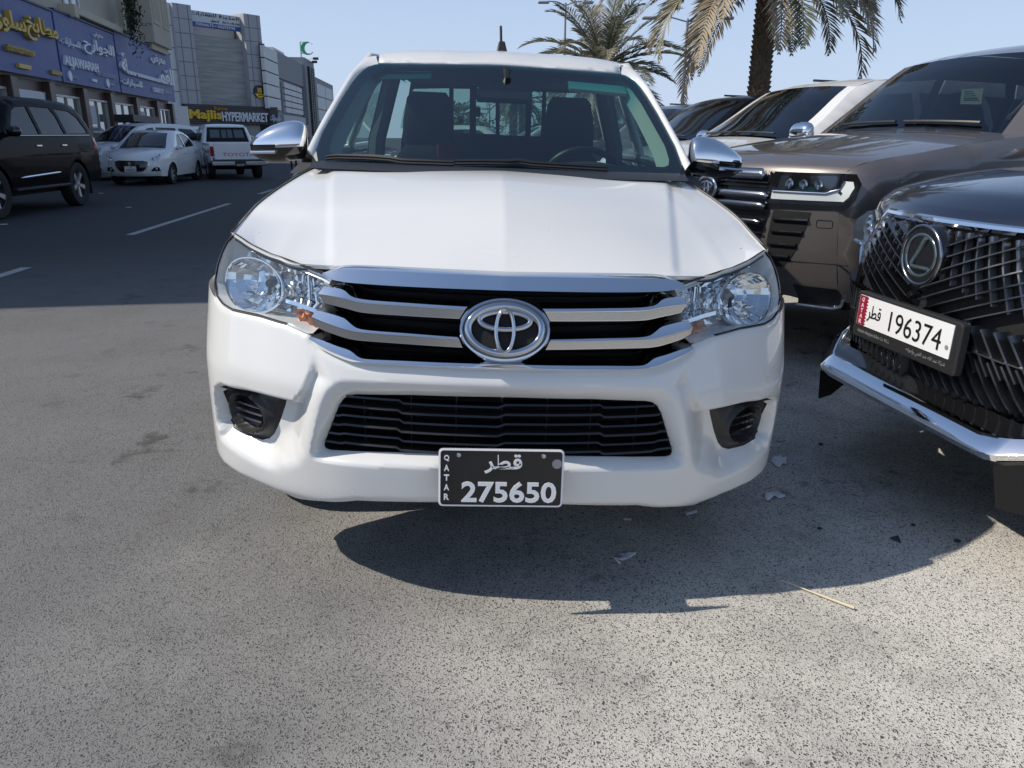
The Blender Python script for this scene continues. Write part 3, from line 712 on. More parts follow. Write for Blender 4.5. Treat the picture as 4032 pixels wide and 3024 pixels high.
# ---- wings, doors, bed: side panels
def hw(y, z):
    base = np.interp(y, [.4, .56, .68, .85, 1.05, 1.3, 5.0, 5.3], [.80, .868, .893, .910, .922, .932, .932, .92])
    up = np.interp(z, [.3, .55, .85, 1.0, 1.10, 1.21, 1.30, 1.72, 1.80], [-.035, -.012, 0, -.006, -.035, -.125, -.150, -.315, -.36])
    up = np.where((y < 1.29) & (z > .95), 0, up) if isinstance(y, np.ndarray) else up
    return base + up
WHEEL_F, WHEEL_R, WR = .985, 4.07, .365
def arc(cy, r, a0, a1, n=14, cz=.375): return [(cy + r * math.cos(math.radians(a0 + (a1 - a0) * i / n)), cz + r * math.sin(math.radians(a0 + (a1 - a0) * i / n))) for i in range(n + 1)]
wing_line = [(edge[k][1], edgez[k]) for k in range(0, 81, 8)]
for s in (1, -1):
    def side(V, s=s): return np.stack([s * hw(V[:, 0], V[:, 1]), V[:, 0], V[:, 1]], 1)
    q = [(.60, .80)] + [(.58, .88)] + [(max(.46, a), b) for a, b in wing_line] + [(1.33, 1.02), (1.33, .42)] + arc(WHEEL_F, .43, 0, 150)
    patch('wing', q, side, white_paint, truck, step=.03, flip=(s < 0), thick=.003)
    # top of the wing outside the hood edge: rolls over from the hood to the flank
    rows = []
    for q_ in np.linspace(0, 1, 14):
        h00, h10, h01, h11 = 2 * q_ ** 3 - 3 * q_ ** 2 + 1, q_ ** 3 - 2 * q_ ** 2 + q_, -2 * q_ ** 3 + 3 * q_ ** 2, q_ ** 3 - q_ ** 2; row = []
        for p, e_, ez in zip(Sr, edge, edgez):
            w_ = max(.002, e_[0] - p[0]); d_ = max(0, p[2] - ez); x = h00 * p[0] + h10 * w_ * .75 + h01 * e_[0] + h11 * .004; z = h00 * p[2] + h10 * (-d_ * 1.3) + h01 * ez + h11 * (-d_ * 2.0 - .01); row.append((s * x, p[1], z - .002))
        rows.append(row)
    MB().grid(rows).build('wing_top', white_paint, truck, sharp=80)
    # front and rear door
    d1 = [(1.34, .42), (1.34, 1.02), (1.40, 1.215), (2.36, 1.235), (2.36, .42)]
    o = patch('door', d1, side, white_paint, truck, step=.05, flip=(s < 0), thick=.02)
    MB().box(s * .925, s * .955, 2.10, 2.28, 1.03, 1.06).build('door_handle', white_paint, o)
    d2 = [(2.37, .42), (2.37, 1.235), (3.30, 1.25), (3.36, 1.0), (3.34, .42)]
    o = patch('door', d2, side, white_paint, truck, step=.05, flip=(s < 0), thick=.02)
    MB().box(s * .925, s * .955, 3.08, 3.26, 1.03, 1.06).build('door_handle', white_paint, o)
    # upper frame with window openings
    fr_out = [(1.44, 1.21), (1.47, 1.27), (1.84, 1.595), (2.05, 1.70), (2.5, 1.735), (3.05, 1.73), (3.30, 1.66), (3.46, 1.24), (3.37, 1.24), (2.3, 1.236)]
    w1 = [(1.60, 1.262), (1.92, 1.565), (2.02, 1.625), (2.30, 1.655), (2.30, 1.272)]
    w2 = [(2.42, 1.275), (2.42, 1.658), (2.85, 1.655), (3.02, 1.60), (3.16, 1.31), (3.10, 1.285)]
    frm = patch('window_frame', fr_out, side, white_paint, truck, holes=[w1, w2], step=.04, flip=(s < 0), thick=.03)
    for w_ in (w1, w2): patch('window_glass', w_, lambda V, s=s: side(V, s) - np.array([s * .012, 0, 0]), side_glass, frm, step=.06, flip=(s < 0))
    # bed side
    b_ = [(3.44, .50), (3.44, 1.16), (5.24, 1.16), (5.26, .9), (5.22, .55)] + arc(WHEEL_R, .43, 0, 180)
    b_ = [(3.44, .50), (3.44, 1.16), (5.24, 1.16), (5.26, .9), (5.22, .55), (4.55, .50)] + arc(WHEEL_R, .43, 17, 163) + [(3.6, .50)]
    patch('bed_side', b_, lambda V, s=s: np.stack([np.full(len(V), s * .93) - s * .02 * np.clip((.6 - V[:, 1]) / .3, 0, 1), V[:, 0], V[:, 1]], 1), white_paint, truck, step=.06, flip=(s < 0), thick=.04)
MB().box(-.90, .90, 3.44, 5.20, .60, .64).build('bed_floor', dark_metal, truck)
bevel(MB().box(-.86, .86, 5.20, 5.25, .62, 1.15).build('tailgate', white_paint, truck), .015)
bevel(MB().box(-.90, .90, 3.44, 3.48, .64, 1.13).build('bed_front_wall', white_paint, truck), .01)
MB().box(-.58, .58, .55, 5.1, .36, .46).build('chassis', dark_void, truck)
MB().box(-.62, .62, .40, 1.2, .46, .85).build('engine_bay', dark_void, truck)
MB().box(-.60, .60, .30, .55, .345, .37).build('under_tray', black_plastic, truck)

def wheel(parent, c, R, w, side, spokes=6, rim_mat=None, steel=False, name='wheel'):
    """tyre, rim and hub round the x axis; side = +1 when the outer face looks to +x"""
    e = bpy.data.objects.new(name, None); e.location = c; link(e, parent); e.empty_display_size = .1
    M = Matrix.Rotation(math.pi / 2, 4, 'Y')
    if side < 0: M = Matrix.Rotation(-math.pi / 2, 4, 'Y')
    r = R * .63
    prof = [(r, -w * .40), (R * .86, -w * .50), (R * .955, -w * .47), (R * .995, -w * .36), (R, -w * .10), (R, w * .10), (R * .995, w * .36), (R * .955, w * .47), (R * .86, w * .50), (r + .012, w * .42), (r, w * .40)]
    MB().lathe(prof, 36, M).build('tyre', rubber, e)
    MB().lathe([(r, -w * .3), (r * .97, w * .40), (r * .99, w * .43), (r * .93, w * .42), (r * .90, w * .18), (r * .3, w * .10), (.0, w * .10)], 36, M).build('rim', dark_metal if not steel else rim_mat or alloy, e)
    rm = rim_mat or alloy; mb = MB()
    for k in range(spokes):
        a = 2 * math.pi * k / spokes; Rk = M @ Matrix.Rotation(a, 4, 'Z')
        mb.add([tuple(Rk @ Vector(p)) for p in ((r * .16, -r * .10, w * .34), (r * .16, r * .10, w * .34), (r * .95, r * .17, w * .40), (r * .95, -r * .17, w * .40), (r * .16, -r * .13, w * .2), (r * .16, r * .13, w * .2), (r * .95, r * .20, w * .25), (r * .95, -r * .20, w * .25))],
               [(0, 1, 2, 3), (0, 4, 5, 1), (1, 5, 6, 2), (3, 2, 6, 7), (0, 3, 7, 4)])
    mb.lathe([(0, w * .38), (r * .17, w * .37), (r * .20, w * .30), (r * .20, w * .1)], 16, M)
    mb.build('spokes', rm, e)
    return e
inv = Matrix(((TX[0], TY[0], TZ[0], TO[0]), (TX[1], TY[1], TZ[1], TO[1]), (TX[2], TY[2], TZ[2], TO[2]), (0, 0, 0, 1))).inverted()
for s in (1, -1):
    for y in (WHEEL_F, WHEEL_R):
        wp = TO + TX * (s * .77) + TY * y; lp = inv @ Vector((wp[0], wp[1], WR + .001))
        wheel(truck, lp, WR, .21, s, 6)
    rows = [[(s * .74 + dx, WHEEL_F + .46 * math.cos(a), .40 + .46 * math.sin(a)) for a in np.linspace(.35, 2.5, 18)] for dx in (-.12, .12)]
    MB().grid(rows).build('wheel_arch_liner', dark_void, truck)

# ---- windscreen
def Wy(x, z): return 1.015 + (z - 1.235) * 1.9 + .10 * (np.abs(x) / .7) ** 2
def WF(x, y, z): return y - Wy(x, z)
def px2w(L): return np.array([hit(a, b, WF, 2.4, 5.5, 400) for a, b in L])
def wsurf(V, off=0.0):
    x, z = V[:, 0], V[:, 1]; return np.stack([x, Wy(x, z) - off * .46, z + off * .88], 1)
top_g = px2w(ZA([(2141, 467), (1800, 462), (1500, 457), (1200, 453), (1085, 452)]))
side_px = [(1085, 452), (1042, 460), (995, 480), (948, 512), (905, 555), (850, 625), (760, 765), (680, 905), (600, 1050), (548, 1190), (522, 1275)]
side_g = px2w(ZA(side_px))
gl_half = [(0, top_g[0][2])] + [(abs(p[0]), p[2]) for p in top_g[1:]] + [(abs(p[0]), p[2]) for p in side_g[1:]] + [(abs(side_g[-1][0]) - .005, 1.205), (0, 1.20)]
gl_out = np.array(gl_half + [(-p[0], p[1]) for p in gl_half[-2:0:-1]])
glass = patch('windscreen', gl_out, lambda V: wsurf(V, .004), windscreen, truck, step=.05)
inner = px2w(ZA([(2141, 480), (1500, 474), (1120, 478), (1060, 505), (1010, 545), (900, 690), (800, 860), (690, 1050), (655, 1165), (660, 1215), (700, 1235), (1000, 1248), (1500, 1262), (2141, 1275)]))
in_half = [(0, inner[0][2])] + [(abs(p[0]), p[2]) for p in inner[1:-1]] + [(0, inner[-1][2])]
in_out = np.array(in_half + [(-p[0], p[1]) for p in in_half[-2:0:-1]])
patch('black_border', gl_out, lambda V: wsurf(V, -.002), frit, glass, holes=[in_out], step=.04)
# ---- A pillars and roof
out_px = [(1062, 378), (1010, 384), (960, 405), (915, 440), (875, 488), (815, 585), (722, 745), (640, 885), (560, 1030), (500, 1130), (462, 1200)]
po = np.array([at_y(*p, g[1] + dy) for p, g, dy in zip(ZA(out_px), side_g, np.linspace(.045, .06, 11))])
po[:, 0] = -np.abs(po[:, 0])
PILTOP = {}
for s in (1, -1):
    A = side_g.copy(); A[:, 0] = np.abs(A[:, 0]) * s; A = np.array(A); B = po.copy(); B[:, 0] = np.abs(B[:, 0]) * s
    A2 = resample(A, 40); B2 = resample(B, 40)
    nrm = np.array([s * .3, -.45, .85]); rows = []
    rows.append([tuple(p + [0, .012, -.02]) for p in A2]); rows.append([tuple(p + nrm * .006 * min(1, k_ / 9.0)) for k_, p in enumerate(A2)])
    for t, b in ((.12, .014), (.35, .020), (.65, .018), (.9, .006)): rows.append([tuple(p * (1 - t) + q * t + nrm * b * min(1, k_ / 9.0)) for k_, (p, q) in enumerate(zip(A2, B2))])
    rows.append([tuple(q + nrm * .001) for q in B2]); rows.append([tuple(q + [0, .03, -.012]) for q in B2]); rows.append([tuple(q + [-s * .01, .10, -.03]) for q in B2])
    MB().grid(rows).build('roof_pillar', white_paint, truck, sharp=70)
    PILTOP[s] = [np.array(r[0]) for r in rows]
    # inner trim of the pillar
    rows = [[tuple(p + np.array([-s * .03, .01, -.012])) for p in A2], [tuple(p + np.array([-s * .075, .075, -.03])) for p in A2], [tuple(p + np.array([-s * .01, .14, -.04])) for p in A2], [tuple(p + np.array([s * .03, .10, -.02])) for p in A2]]
    MB().grid(rows, wrap_u=True).build('pillar_trim', trim_light, truck, sharp=70)
tg = [(abs(p[0]), p[1], p[2]) for p in top_g]
roof_x = tg[-1][0]
rc = []
def addr(x, y, z):
    rc.append((x, y, z))
    if x > .01: rc.append((-x, y, z))
for p in tg: addr(p[0], p[1], p[2] + .008)
rt = at_y(*ZA([(2141, 360)])[0], 2.15)[2]; re = at_y(*ZA([(1180, 374)])[0], 2.15)[2]
for y, dz in ((1.92, -.014), (2.15, 0), (2.5, .012), (2.9, .010), (3.3, -.02)):
    addr(0, y, rt + dz); addr(.30, y, rt + dz - .008); addr(roof_x, y, re + dz); addr(roof_x * .8, y, re + dz + .012)
_rzf = tps(rc)
ro = [(0, tg[0][1])] + [(p[0], p[1]) for p in tg[1:]] + [(roof_x + .012, 2.0), (roof_x + .014, 3.3), (0, 3.36)]
ro_out = np.array(ro + [(-p[0], p[1]) for p in ro[-2:0:-1]])
roof = patch('roof', ro_out, lambda V: np.stack([V[:, 0], V[:, 1], _rzf(V)], 1), white_paint, truck, step=.04, thick=.004)
P0 = np.array([(x, np.interp(abs(x), [p[0] for p in tg], [p[1] for p in tg])) for x in np.linspace(-roof_x, roof_x, 41)])
zz = _rzf(P0); MB().grid([[(p[0], p[1], z) for p, z in zip(P0, zz)], [(p[0], p[1] + .004, z - .012) for p, z in zip(P0, zz)], [(p[0], p[1] + .05, z - .012) for p, z in zip(P0, zz)]]).build('front_edge', white_paint, roof)
# cant rails beside the roof, with the dark gutter between
for s in (1, -1):
    g0 = [(s * (roof_x + .010), y, float(_rzf(np.array([[roof_x, y]]))[0]) - .012) for y in np.linspace(1.82, 3.3, 14)]
    MB().grid([[tuple(np.array(p) + [0, 0, -.004]) for p in g0], [tuple(np.array(p) + [s * .018, 0, -.004]) for p in g0]]).build('roof_gutter', black_plastic, truck)
    ys = np.linspace(0, 1.42, 14); z0 = float(_rzf(np.array([[roof_x, PILTOP[s][1][1]]]))[0])
    rows = []
    for p in PILTOP[s][1:]:
        rows.append([(p[0] + s * .012 * min(1, d * 3), p[1] + d, p[2] + .010 * min(1, d / .4)) for d in ys])
    MB().grid(rows).build('roof_rail', white_paint, truck, sharp=70)
MB().box(-.53, .53, 1.98, 3.28, 1.640, 1.647).build('headliner', trim_grey, truck)
# ---- rear wall of the cab with the sliding window
rw_out = [(-.62, 1.0), (-.60, 1.30), (-.53, 1.70), (.53, 1.70), (.60, 1.30), (.62, 1.0)]
def rwp(L): return [(float(p[0]), float(p[2])) for p in (at_y(*q, 3.30) for q in L)]
ow = rwp(ZA([(1272, 1005), (1300, 850), (1345, 720), (1395, 662), (1700, 657), (1700, 1050), (1340, 1012)]))
rw = []
for L in ([(1738, 660), (1738, 1050), (1878, 1052), (1880, 662)], [(1934, 664), (1934, 1054), (2105, 1058), (2105, 664)]): rw.append(rwp(ZA(L)))
for L in ([(38, 678), (38, 1066), (262, 1074), (268, 690)], [(322, 684), (308, 1076), (398, 1078), (412, 690)]): rw.append(rwp(ZB(L)))
rw.append(ow); rw.append(rwp(ZB([(446, 692), (436, 1080), (820, 1068), (850, 1062), (845, 960), (815, 860), (760, 700)])))
rear = patch('rear_wall', rw_out, lambda V: np.stack([V[:, 0], 3.30 + 0 * V[:, 0], V[:, 1]], 1), mat('rear_wall_trim', (.03, .032, .034), .7), truck, holes=rw, step=.06, smooth=False, thick=.02)
for w_ in rw: patch('rear_pane', w_, lambda V: np.stack([V[:, 0], 3.31 + 0 * V[:, 0], V[:, 1]], 1), side_glass, rear, step=.2)
lt = at_y(*ZA([(1952, 865)])[0], 3.29); bevel(MB().box(lt[0] - .015, lt[0] + .015, 3.27, 3.29, lt[2] - .03, lt[2] + .03).build('window_latch', black_plastic, rear), .004)
MB().box(-.60, .60, 3.30, 3.34, .55, 1.02).build('lower_rear_wall', white_paint, truck)
# ---- cabin
MB().box(-.84, .84, 1.25, 3.3, .52, .56).build('cabin_floor', seat_fabric, truck)
dash_o = [(-.80, 1.10), (.80, 1.10), (.80, 1.62), (-.80, 1.62)]
def dashz(V): return 1.175 + .035 * np.sin(np.clip((V[:, 1] - 1.1) / .52, 0, 1) * math.pi) + .045 * np.exp(-((V[:, 0] - .38) / .20) ** 2) * sstep((V[:, 1] - 1.25) / .2) * (1 - sstep((V[:, 1] - 1.52) / .1))
patch('dashboard', dash_o, lambda V: np.stack([V[:, 0], V[:, 1], dashz(V)], 1), dash_mat, truck, step=.03)
MB().box(-.80, .80, 1.55, 1.60, .62, 1.17).build('dashboard_front', dash_mat, truck)
def seat(cx, y0):
    e = bpy.data.objects.new('seat', None); link(e, truck)
    def loft(rows, name):
        P = []
        for (y, z, w, d) in rows:
            P.append([(cx + w * np.sign(math.cos(a)) * abs(math.cos(a)) ** .45, y + d * np.sign(math.sin(a)) * abs(math.sin(a)) ** .6, z) for a in np.linspace(0, 2 * math.pi, 28, endpoint=False)])
        mb = MB().grid(P, wrap_v=True); n = len(mb.v); mb.f.append(tuple(range(28))); mb.f.append(tuple(range(n - 28, n))); return mb.build(name, seat_fabric, e, sharp=80)
    loft([(y0 + .0, .80, .20, .06), (y0 + .02, .95, .235, .075), (y0 + .05, 1.10, .225, .075), (y0 + .09, 1.22, .165, .06), (y0 + .10, 1.28, .12, .05)], 'backrest')
    loft([(y0 + .105, 1.27, .118, .04), (y0 + .11, 1.30, .134, .055), (y0 + .125, 1.40, .132, .06), (y0 + .135, 1.515, .112, .055), (y0 + .14, 1.545, .09, .035)], 'headrest')
    bevel(MB().box(cx - .25, cx + .25, y0 - .48, y0 + .05, .70, .84).build('cushion', seat_fabric, e), .05, 3)
hl = at_y(*ZA([(1520, 850)])[0], 2.32)[0]; hr = at_y(*ZB([(645, 870)])[0], 2.32)[0]
seat(hl, 2.20); seat(hr, 2.20)
bevel(MB().box(-.60, .60, 2.95, 3.10, .80, 1.20).build('rear_seat', seat_fabric, truck), .05, 3)
# steering wheel
SWM = Matrix.Translation((hr, 1.62, 1.13)) @ Matrix.Rotation(math.radians(-65), 4, 'X')
sw = MB().tube([tuple(SWM @ Vector((.185 * math.cos(a), .185 * math.sin(a), 0))) for a in np.linspace(0, 2 * math.pi, 40, endpoint=False)], .015, 8, closed=True).build('steering_wheel', black_plastic, truck)
MB().tube([tuple(SWM @ Vector(p)) for p in ((-.17, 0, 0), (0, 0, -.02), (.17, 0, 0))], .02, 6).build('steering_spoke', black_plastic, sw)
# sun visors
vh = px2w(ZB([(640, 538), (1135, 582), (1156, 650), (655, 602)])); vis = [wsurf(np.array([[p[0], p[2]]]), -.03)[0] for p in vh]
mk('sun_visor', list(vis) + [p + np.array([0, .010, -.012]) for p in vis], [(0, 1, 2, 3), (4, 7, 6, 5), (0, 4, 5, 1), (1, 5, 6, 2), (2, 6, 7, 3), (3, 7, 4, 0)], trim_light, truck, smooth=False)
mk('sun_visor', [p * [-1, 1, 1] + np.array([0, .03, .02]) for p in vis] + [p * [-1, 1, 1] + np.array([0, .15, .03]) for p in vis], [(0, 1, 2, 3), (4, 7, 6, 5), (0, 4, 5, 1), (1, 5, 6, 2), (2, 6, 7, 3), (3, 7, 4, 0)], trim_grey, truck, smooth=False)  # left visor in a darker grey, its shade put into the colour
rcx = at_y(*DD([(968, 314)])[0], 2.12); bevel(MB().box(rcx[0] - .055, rcx[0] + .055, 2.10, 2.16, rcx[2] - .09, rcx[2] + .012).build('seat_red_panel', mat('red_fabric', (.20, .012, .012), .9), truck), .01)
# inside mirror
im = at_y(*ZB([(0, 700)])[0], 1.72); im = np.array([at_y(*DD([(1088, 205)])[0], 1.72)[0], 1.72, at_y(*DD([(1088, 205)])[0], 1.72)[2]])
rm_ = bevel(MB().box(-.125, .125, -.02, .02, -.035, .035, Matrix.Translation(Vector(im))).build('rear_view_mirror', gloss_black, truck), .02, 3)
MB().tube([im + [0, -.02, .03], im + [.01, -.05, .07], im + [.012, -.04, .10]], [.01, .012, .02], 8).build('mirror_stalk', black_plastic, rm_)
# cabin side trims
for s in (1, -1):
    MB().tube([(s * .66, 2.30, .8), (s * .63, 2.33, 1.3), (s * .54, 2.38, 1.66)], .045, 8).build('door_pillar_trim', trim_grey, truck)
    MB().box(s * .76, s * .82, 1.35, 3.2, .6, 1.20).build('door_trim', trim_grey, truck)

# ---- wipers and cowl
cw = [(x, float(Wy(x, 1.215)) - .03, 1.222) for x in np.linspace(-.70, .70, 31)]
MB().grid([[(p[0], p[1] - .06 - .0, p[2] - .02) for p in cw], [(p[0], p[1], p[2]) for p in cw], [(p[0], p[1] + .05, p[2] + .004) for p in cw]]).build('cowl_panel', black_plastic, truck)
for L in (ZA([(630, 1290), (720, 1280), (1000, 1288), (1170, 1300), (1290, 1322), (1740, 1338)]), ZA([(1745, 1330), (2000, 1328), (2212, 1332)]) + ZB([(200, 1325), (330, 1345), (620, 1362), (975, 1385)])):
    P = [wsurf(np.array([[q[0], q[2]]]), .018)[0] for q in px2w(L)]
    w_ = MB().tube(P, [.005, .006, .009, .009, .007, .005][:len(P)] if len(P) == 6 else [.005, .006, .009, .009, .007, .006, .005], 6).build('wiper', black_plastic, truck)
    P2 = [np.array(p) + [0, -.006, -.010] for p in P]; MB().tube(P2, .005, 5).build('wiper_blade', rubber, w_)
# ---- roof aerial
ab = at_y(*ZA([(2155, 405)])[0], 2.02); az = float(_rzf(np.array([[ab[0], 2.02]]))[0])
ae = MB().add([(ab[0] + dx, 2.02 + dy, az + dz) for dx, dy, dz in ((-.026, -.03, -.004), (.026, -.03, -.004), (.026, .07, -.004), (-.026, .07, -.004), (-.014, -.005, .045), (.014, -.005, .045), (.014, .04, .03), (-.014, .04, .03))], [(0, 1, 5, 4), (1, 2, 6, 5), (2, 3, 7, 6), (3, 0, 4, 7), (4, 5, 6, 7)]).build('aerial', black_plastic, truck)
bevel(ae, .006)
at_ = at_y(*ZA([(2150, 122)])[0], 2.12); MB().tube([np.array([ab[0] - .003, 2.03, az + .03]) * (1 - t) + np.array([at_[0], 2.12, at_[2]]) * t for t in np.linspace(0, 1, 40)], [.0055 + .0012 * (k % 2) for k in range(40)], 8).build('aerial_mast', rubber, ae)

# ---- door mirrors
def door_mirror(s, ctr, k=1.0):
    e = bpy.data.objects.new('door_mirror', None); link(e, truck)
    cx, cy, cz = ctr
    def shape(n=20, m=36, grow=0):
        P = []
        for i in range(n + 1):
            th = math.pi * i / n
            row = []
            for j in range(m):
                ph = 2 * math.pi * j / m
                sx = -math.cos(th); r = math.sin(th) ** (.30 if sx < 0 else .62)
                yy = r * math.cos(ph); zz = r * math.sin(ph)
                # outline: tall inboard, tapering outboard; flat glass at the back
                t = (sx + 1) / 2                                  # 0 inboard .. 1 outboard
                hgt = (.100 - .062 * t ** 1.7) * k; low = (.068 + .004 * t) * k
                z = zz * (hgt if zz > 0 else low) - .012 * t
                y = yy * (.075 if yy < 0 else .035) * (1 - .25 * t)
                row.append(np.array([cx + s * (sx * .118 * k), cy + y + .03 * t, cz + z]))
            P.append(row)
        return P
    P = shape()
    top = MB().grid(P, wrap_v=True)
    mesh_top = [f for f in top.f if np.mean([top.v[i][2] for i in f]) > cz - .008 - .028 * 0 - .10 * max(0, 0)]
    cap = [f for f in top.f if np.mean([top.v[i][2] for i in f]) > cz - .012 and np.mean([top.v[i][1] for i in f]) < cy + .055]
    low = [f for f in top.f if f not in set(cap)]
    mk('mirror_cap', top.v, cap, chrome, e, sharp=70); mk('mirror_base', top.v, low, gloss_black, e, sharp=70)
    strip = [np.array([cx + s * x, cy - .076 * (1 - .3 * (x / .12 + 1) / 2) - .001 + .03 * (x / .12 + 1) / 2, cz - .030 - .012 * (x / .12 + 1) / 2]) for x in np.linspace(.0, .105, 10)]
    MB().tube(strip, .007, 6).build('mirror_indicator', clear_lens if False else refl, e)
    MB().tube([(cx - s * .10, cy + .01, cz - .05), (cx - s * .15, cy + .03, cz - .07), (cx - s * .22, cy + .05, cz - .06)], [.03, .028, .035], 10).build('mirror_arm', black_plastic, e)
    return e
ml = at_y(*DD([(607, 307)])[0], 1.36); mr_ = at_y(*DD([(1553, 345)])[0], 1.36)
mx_ = (abs(ml[0]) + mr_[0]) / 2; mz = (ml[2] + mr_[2]) / 2
door_mirror(-1, (-mx_, 1.36, mz)); door_mirror(1, (mx_, 1.36, mz))
for s in (1, -1):   # black triangles at the pillar foot
    a = side_g[-1]; MB().add([(s * abs(a[0]), a[1] - .01, a[2] + .012), (s * (abs(a[0]) + .02), a[1] + .02, a[2] - .03), (s * (abs(a[0]) - .03), a[1] - .06, a[2] - .025), (s * (abs(a[0]) - .01), a[1] - .0, a[2] + .03)], [(0, 1, 2), (0, 2, 3)]).build('pillar_foot_trim', black_plastic, truck, smooth=False)
# ------------------------------------------------------------------ generic vehicle body
def paint(name, col, metal=.0, rough=.3): return mat(name, col, rough, metal, coat=1.0, coat_rough=.03, var=.03, vscale=1.2)
class Car:
    """local frame: x to the viewer's right when looking at the front, +y from nose to tail"""
    def __init__(s, name, label, cat, loc, rz, W, prof, body, glass, wheels, wins, sill=.42, r=.07, bow=(.14, .05, .10, .03, .08), crown=(.0, .03, .02, .03, .0), tumble=None, taper=None, step=.07, pillar=.90, group=None, wh=dict(), seats=True, clad=None, front_holes=(), arch=1.13):
        s.e = empty(name, loc, rz, label, cat, group); s.W = W; s.body = body; s.sill = sill; s.r = r
        s.front, s.hood, s.ws, s.roof, s.rear = [np.array(p, float) for p in prof]
        path = np.vstack([s.front, s.hood[1:], s.ws[1:], s.roof[1:], s.rear[1:]]); s.path = path
        s.zf = s.front
        s.tumble = tumble or ([.3, .6, .95, 1.15, 1.3, 1.9], [-.03, 0, 0, -.02, -.05, -.27])
        s.taper = taper or ([0, .25, .6, 1.1, 4.0, 4.7, 5.2], [-.10, -.04, -.01, 0, 0, -.02, -.06])
        segs = [s.front, s.hood, s.ws, s.roof, s.rear]; names = ['front_panel', 'hood', 'windscreen', 'roof', 'tail_panel']
        s.bow = bow; s.crown = crown
        # wrap-over panels
        js = np.array([-1, -.97, -.92, -.85, -.7, -.5, -.25, 0, .25, .5, .7, .85, .92, .97, 1])
        for k, (sg, nm) in enumerate(zip(segs, names)):
            P = smooth_line(sg, max(8, int(len(sg) * 4)))
            s0 = np.zeros(len(P))
            t = np.linspace(0, 1, len(P))
            rows = []
            for i, (yy, zz) in enumerate(P):
                xe = s.xe(yy, zz); row = []
                bf, cf = s.bc(k, t[i])
                for j in js:
                    q = 1 - abs(j) ** 2.3; row.append((xe * j, yy + bf * q, zz + cf * q))
                rows.append(row)
            if nm == 'windscreen':
                m = len(js); a = [i for i, j in enumerate(js) if abs(j) <= pillar]
                mb = MB().grid([[r[i] for i in a] for r in rows]); mb.build('windscreen', glass, s.e)
                for side in (range(0, a[0] + 1), range(a[-1], m)): MB().grid([[r[i] for i in side] for r in rows]).build('roof_pillar', body, s.e)
            elif nm == 'tail_panel':
                mb = MB().grid(rows); mb.build(nm, body, s.e, sharp=60)
            else:
                mb = MB().grid(rows); o = mb.build(nm, body, s.e, sharp=60)
                setattr(s, nm, o)
        # side panels
        yF, yR, R = wheels; s.wheels = wheels; ra = R * arch
        bot = []
        y0, y1 = path[0][0], path[-1][0]
        def arcp(cy): return [(cy + ra * math.cos(a), max(sill * .0 + R * .98 + ra * math.sin(a), .0)) for a in np.linspace(-.02, math.pi + .02, 15)]
        low = [(y1 - .0, path[-1][1])] + [(yR + ra + .02, sill)] + [p for p in arcp(yR) if p[1] > sill] + [(yR - ra - .02, sill), (yF + ra + .02, sill)] + [p for p in arcp(yF) if p[1] > sill] + [(yF - ra - .02, sill)]
        outl = [tuple(p) for p in path] + low[1:]
        for sd in (1, -1):
            side = patch('body_side', outl, lambda V, sd=sd: np.stack([sd * s.hw(V[:, 0], V[:, 1]), V[:, 0], V[:, 1]], 1), body, s.e, holes=wins, step=step, flip=(sd < 0), sharp=60)
            for w_ in wins: patch('window', w_, lambda V, sd=sd: np.stack([sd * (s.hw(V[:, 0], V[:, 1]) - .012), V[:, 0], V[:, 1]], 1), glass, side, step=.15, flip=(sd < 0))
            for cy in (yF, yR): wheel(s.e, (sd * (W - .13), cy, R + .001), R, .24 if R > .34 else .19, sd, **wh)
        # dark inside and floor
        MB().box(-W + .26, W - .26, path[:, 0].min() + .25, path[:, 0].max() - .2, .30, .62).build('underbody', dark_void, s.e)
        xb = s.ws[0][0] + .25
        if seats:
            for cx in (-.38, .38):
                for cy in (s.ws[-1][0] + .25,):
                    bevel(MB().box(cx - .24, cx + .24, cy, cy + .14, .7, s.ws[0][1] + .10).build('seat', seat_fabric, s.e), .05)
                    bevel(MB().box(cx - .13, cx + .13, cy + .05, cy + .15, s.ws[0][1] + .12, s.ws[0][1] + .33).build('headrest', seat_fabric, s.e), .04)
            bevel(MB().box(-W + .2, W - .2, s.ws[0][0] - .05, s.ws[0][0] + .45, .8, s.ws[0][1] - .02).build('dashboard', dash_mat, s.e), .04)
            MB().box(-W + .15, W - .15, s.ws[0][0], path[:, 0].max() - .5, .55, .62).build('cabin_floor', seat_fabric, s.e)
    def bc(s, k, t):
        """bow and crown offsets (y, z) at fraction t along segment k, continuous between segments"""
        B = s.bow; C = s.crown
        yv = [-B[0], -B[0], -B[1], -.02, B[4], B[4]]; zv = [0, C[1], C[2], C[3], C[3], 0]
        knots_y = [(-B[0], -B[0] * .9), (-B[0] * .9, -B[1]), (-B[1], -B[2] * .5), (-B[2] * .5, .02), (.02, B[4])][k]
        knots_z = [(0, C[1] * .3), (C[1] * .3, C[1]), (C[1], C[3]), (C[3], C[3] * .6), (C[3] * .6, 0)][k]
        q = t
        if k == 1: q = t ** .35
        a = knots_y[0] + (knots_y[1] - knots_y[0]) * (t ** 1.0); b = knots_z[0] + (knots_z[1] - knots_z[0]) * q
        return a, b
    def w0(s, y, z): return s.W + np.interp(z, *s.tumble) + np.interp(y, *s.taper)
    def xe(s, y, z): return float(s.w0(np.array([y]), np.array([z]))[0] - s.r)
    def hw(s, y, z):
        d = dist_line(np.stack([y, z], 1), s.path); q = np.clip(s.r - d, 0, s.r)
        return s.w0(y, z) - (s.r - np.sqrt(np.maximum(s.r ** 2 - q ** 2, 0)))
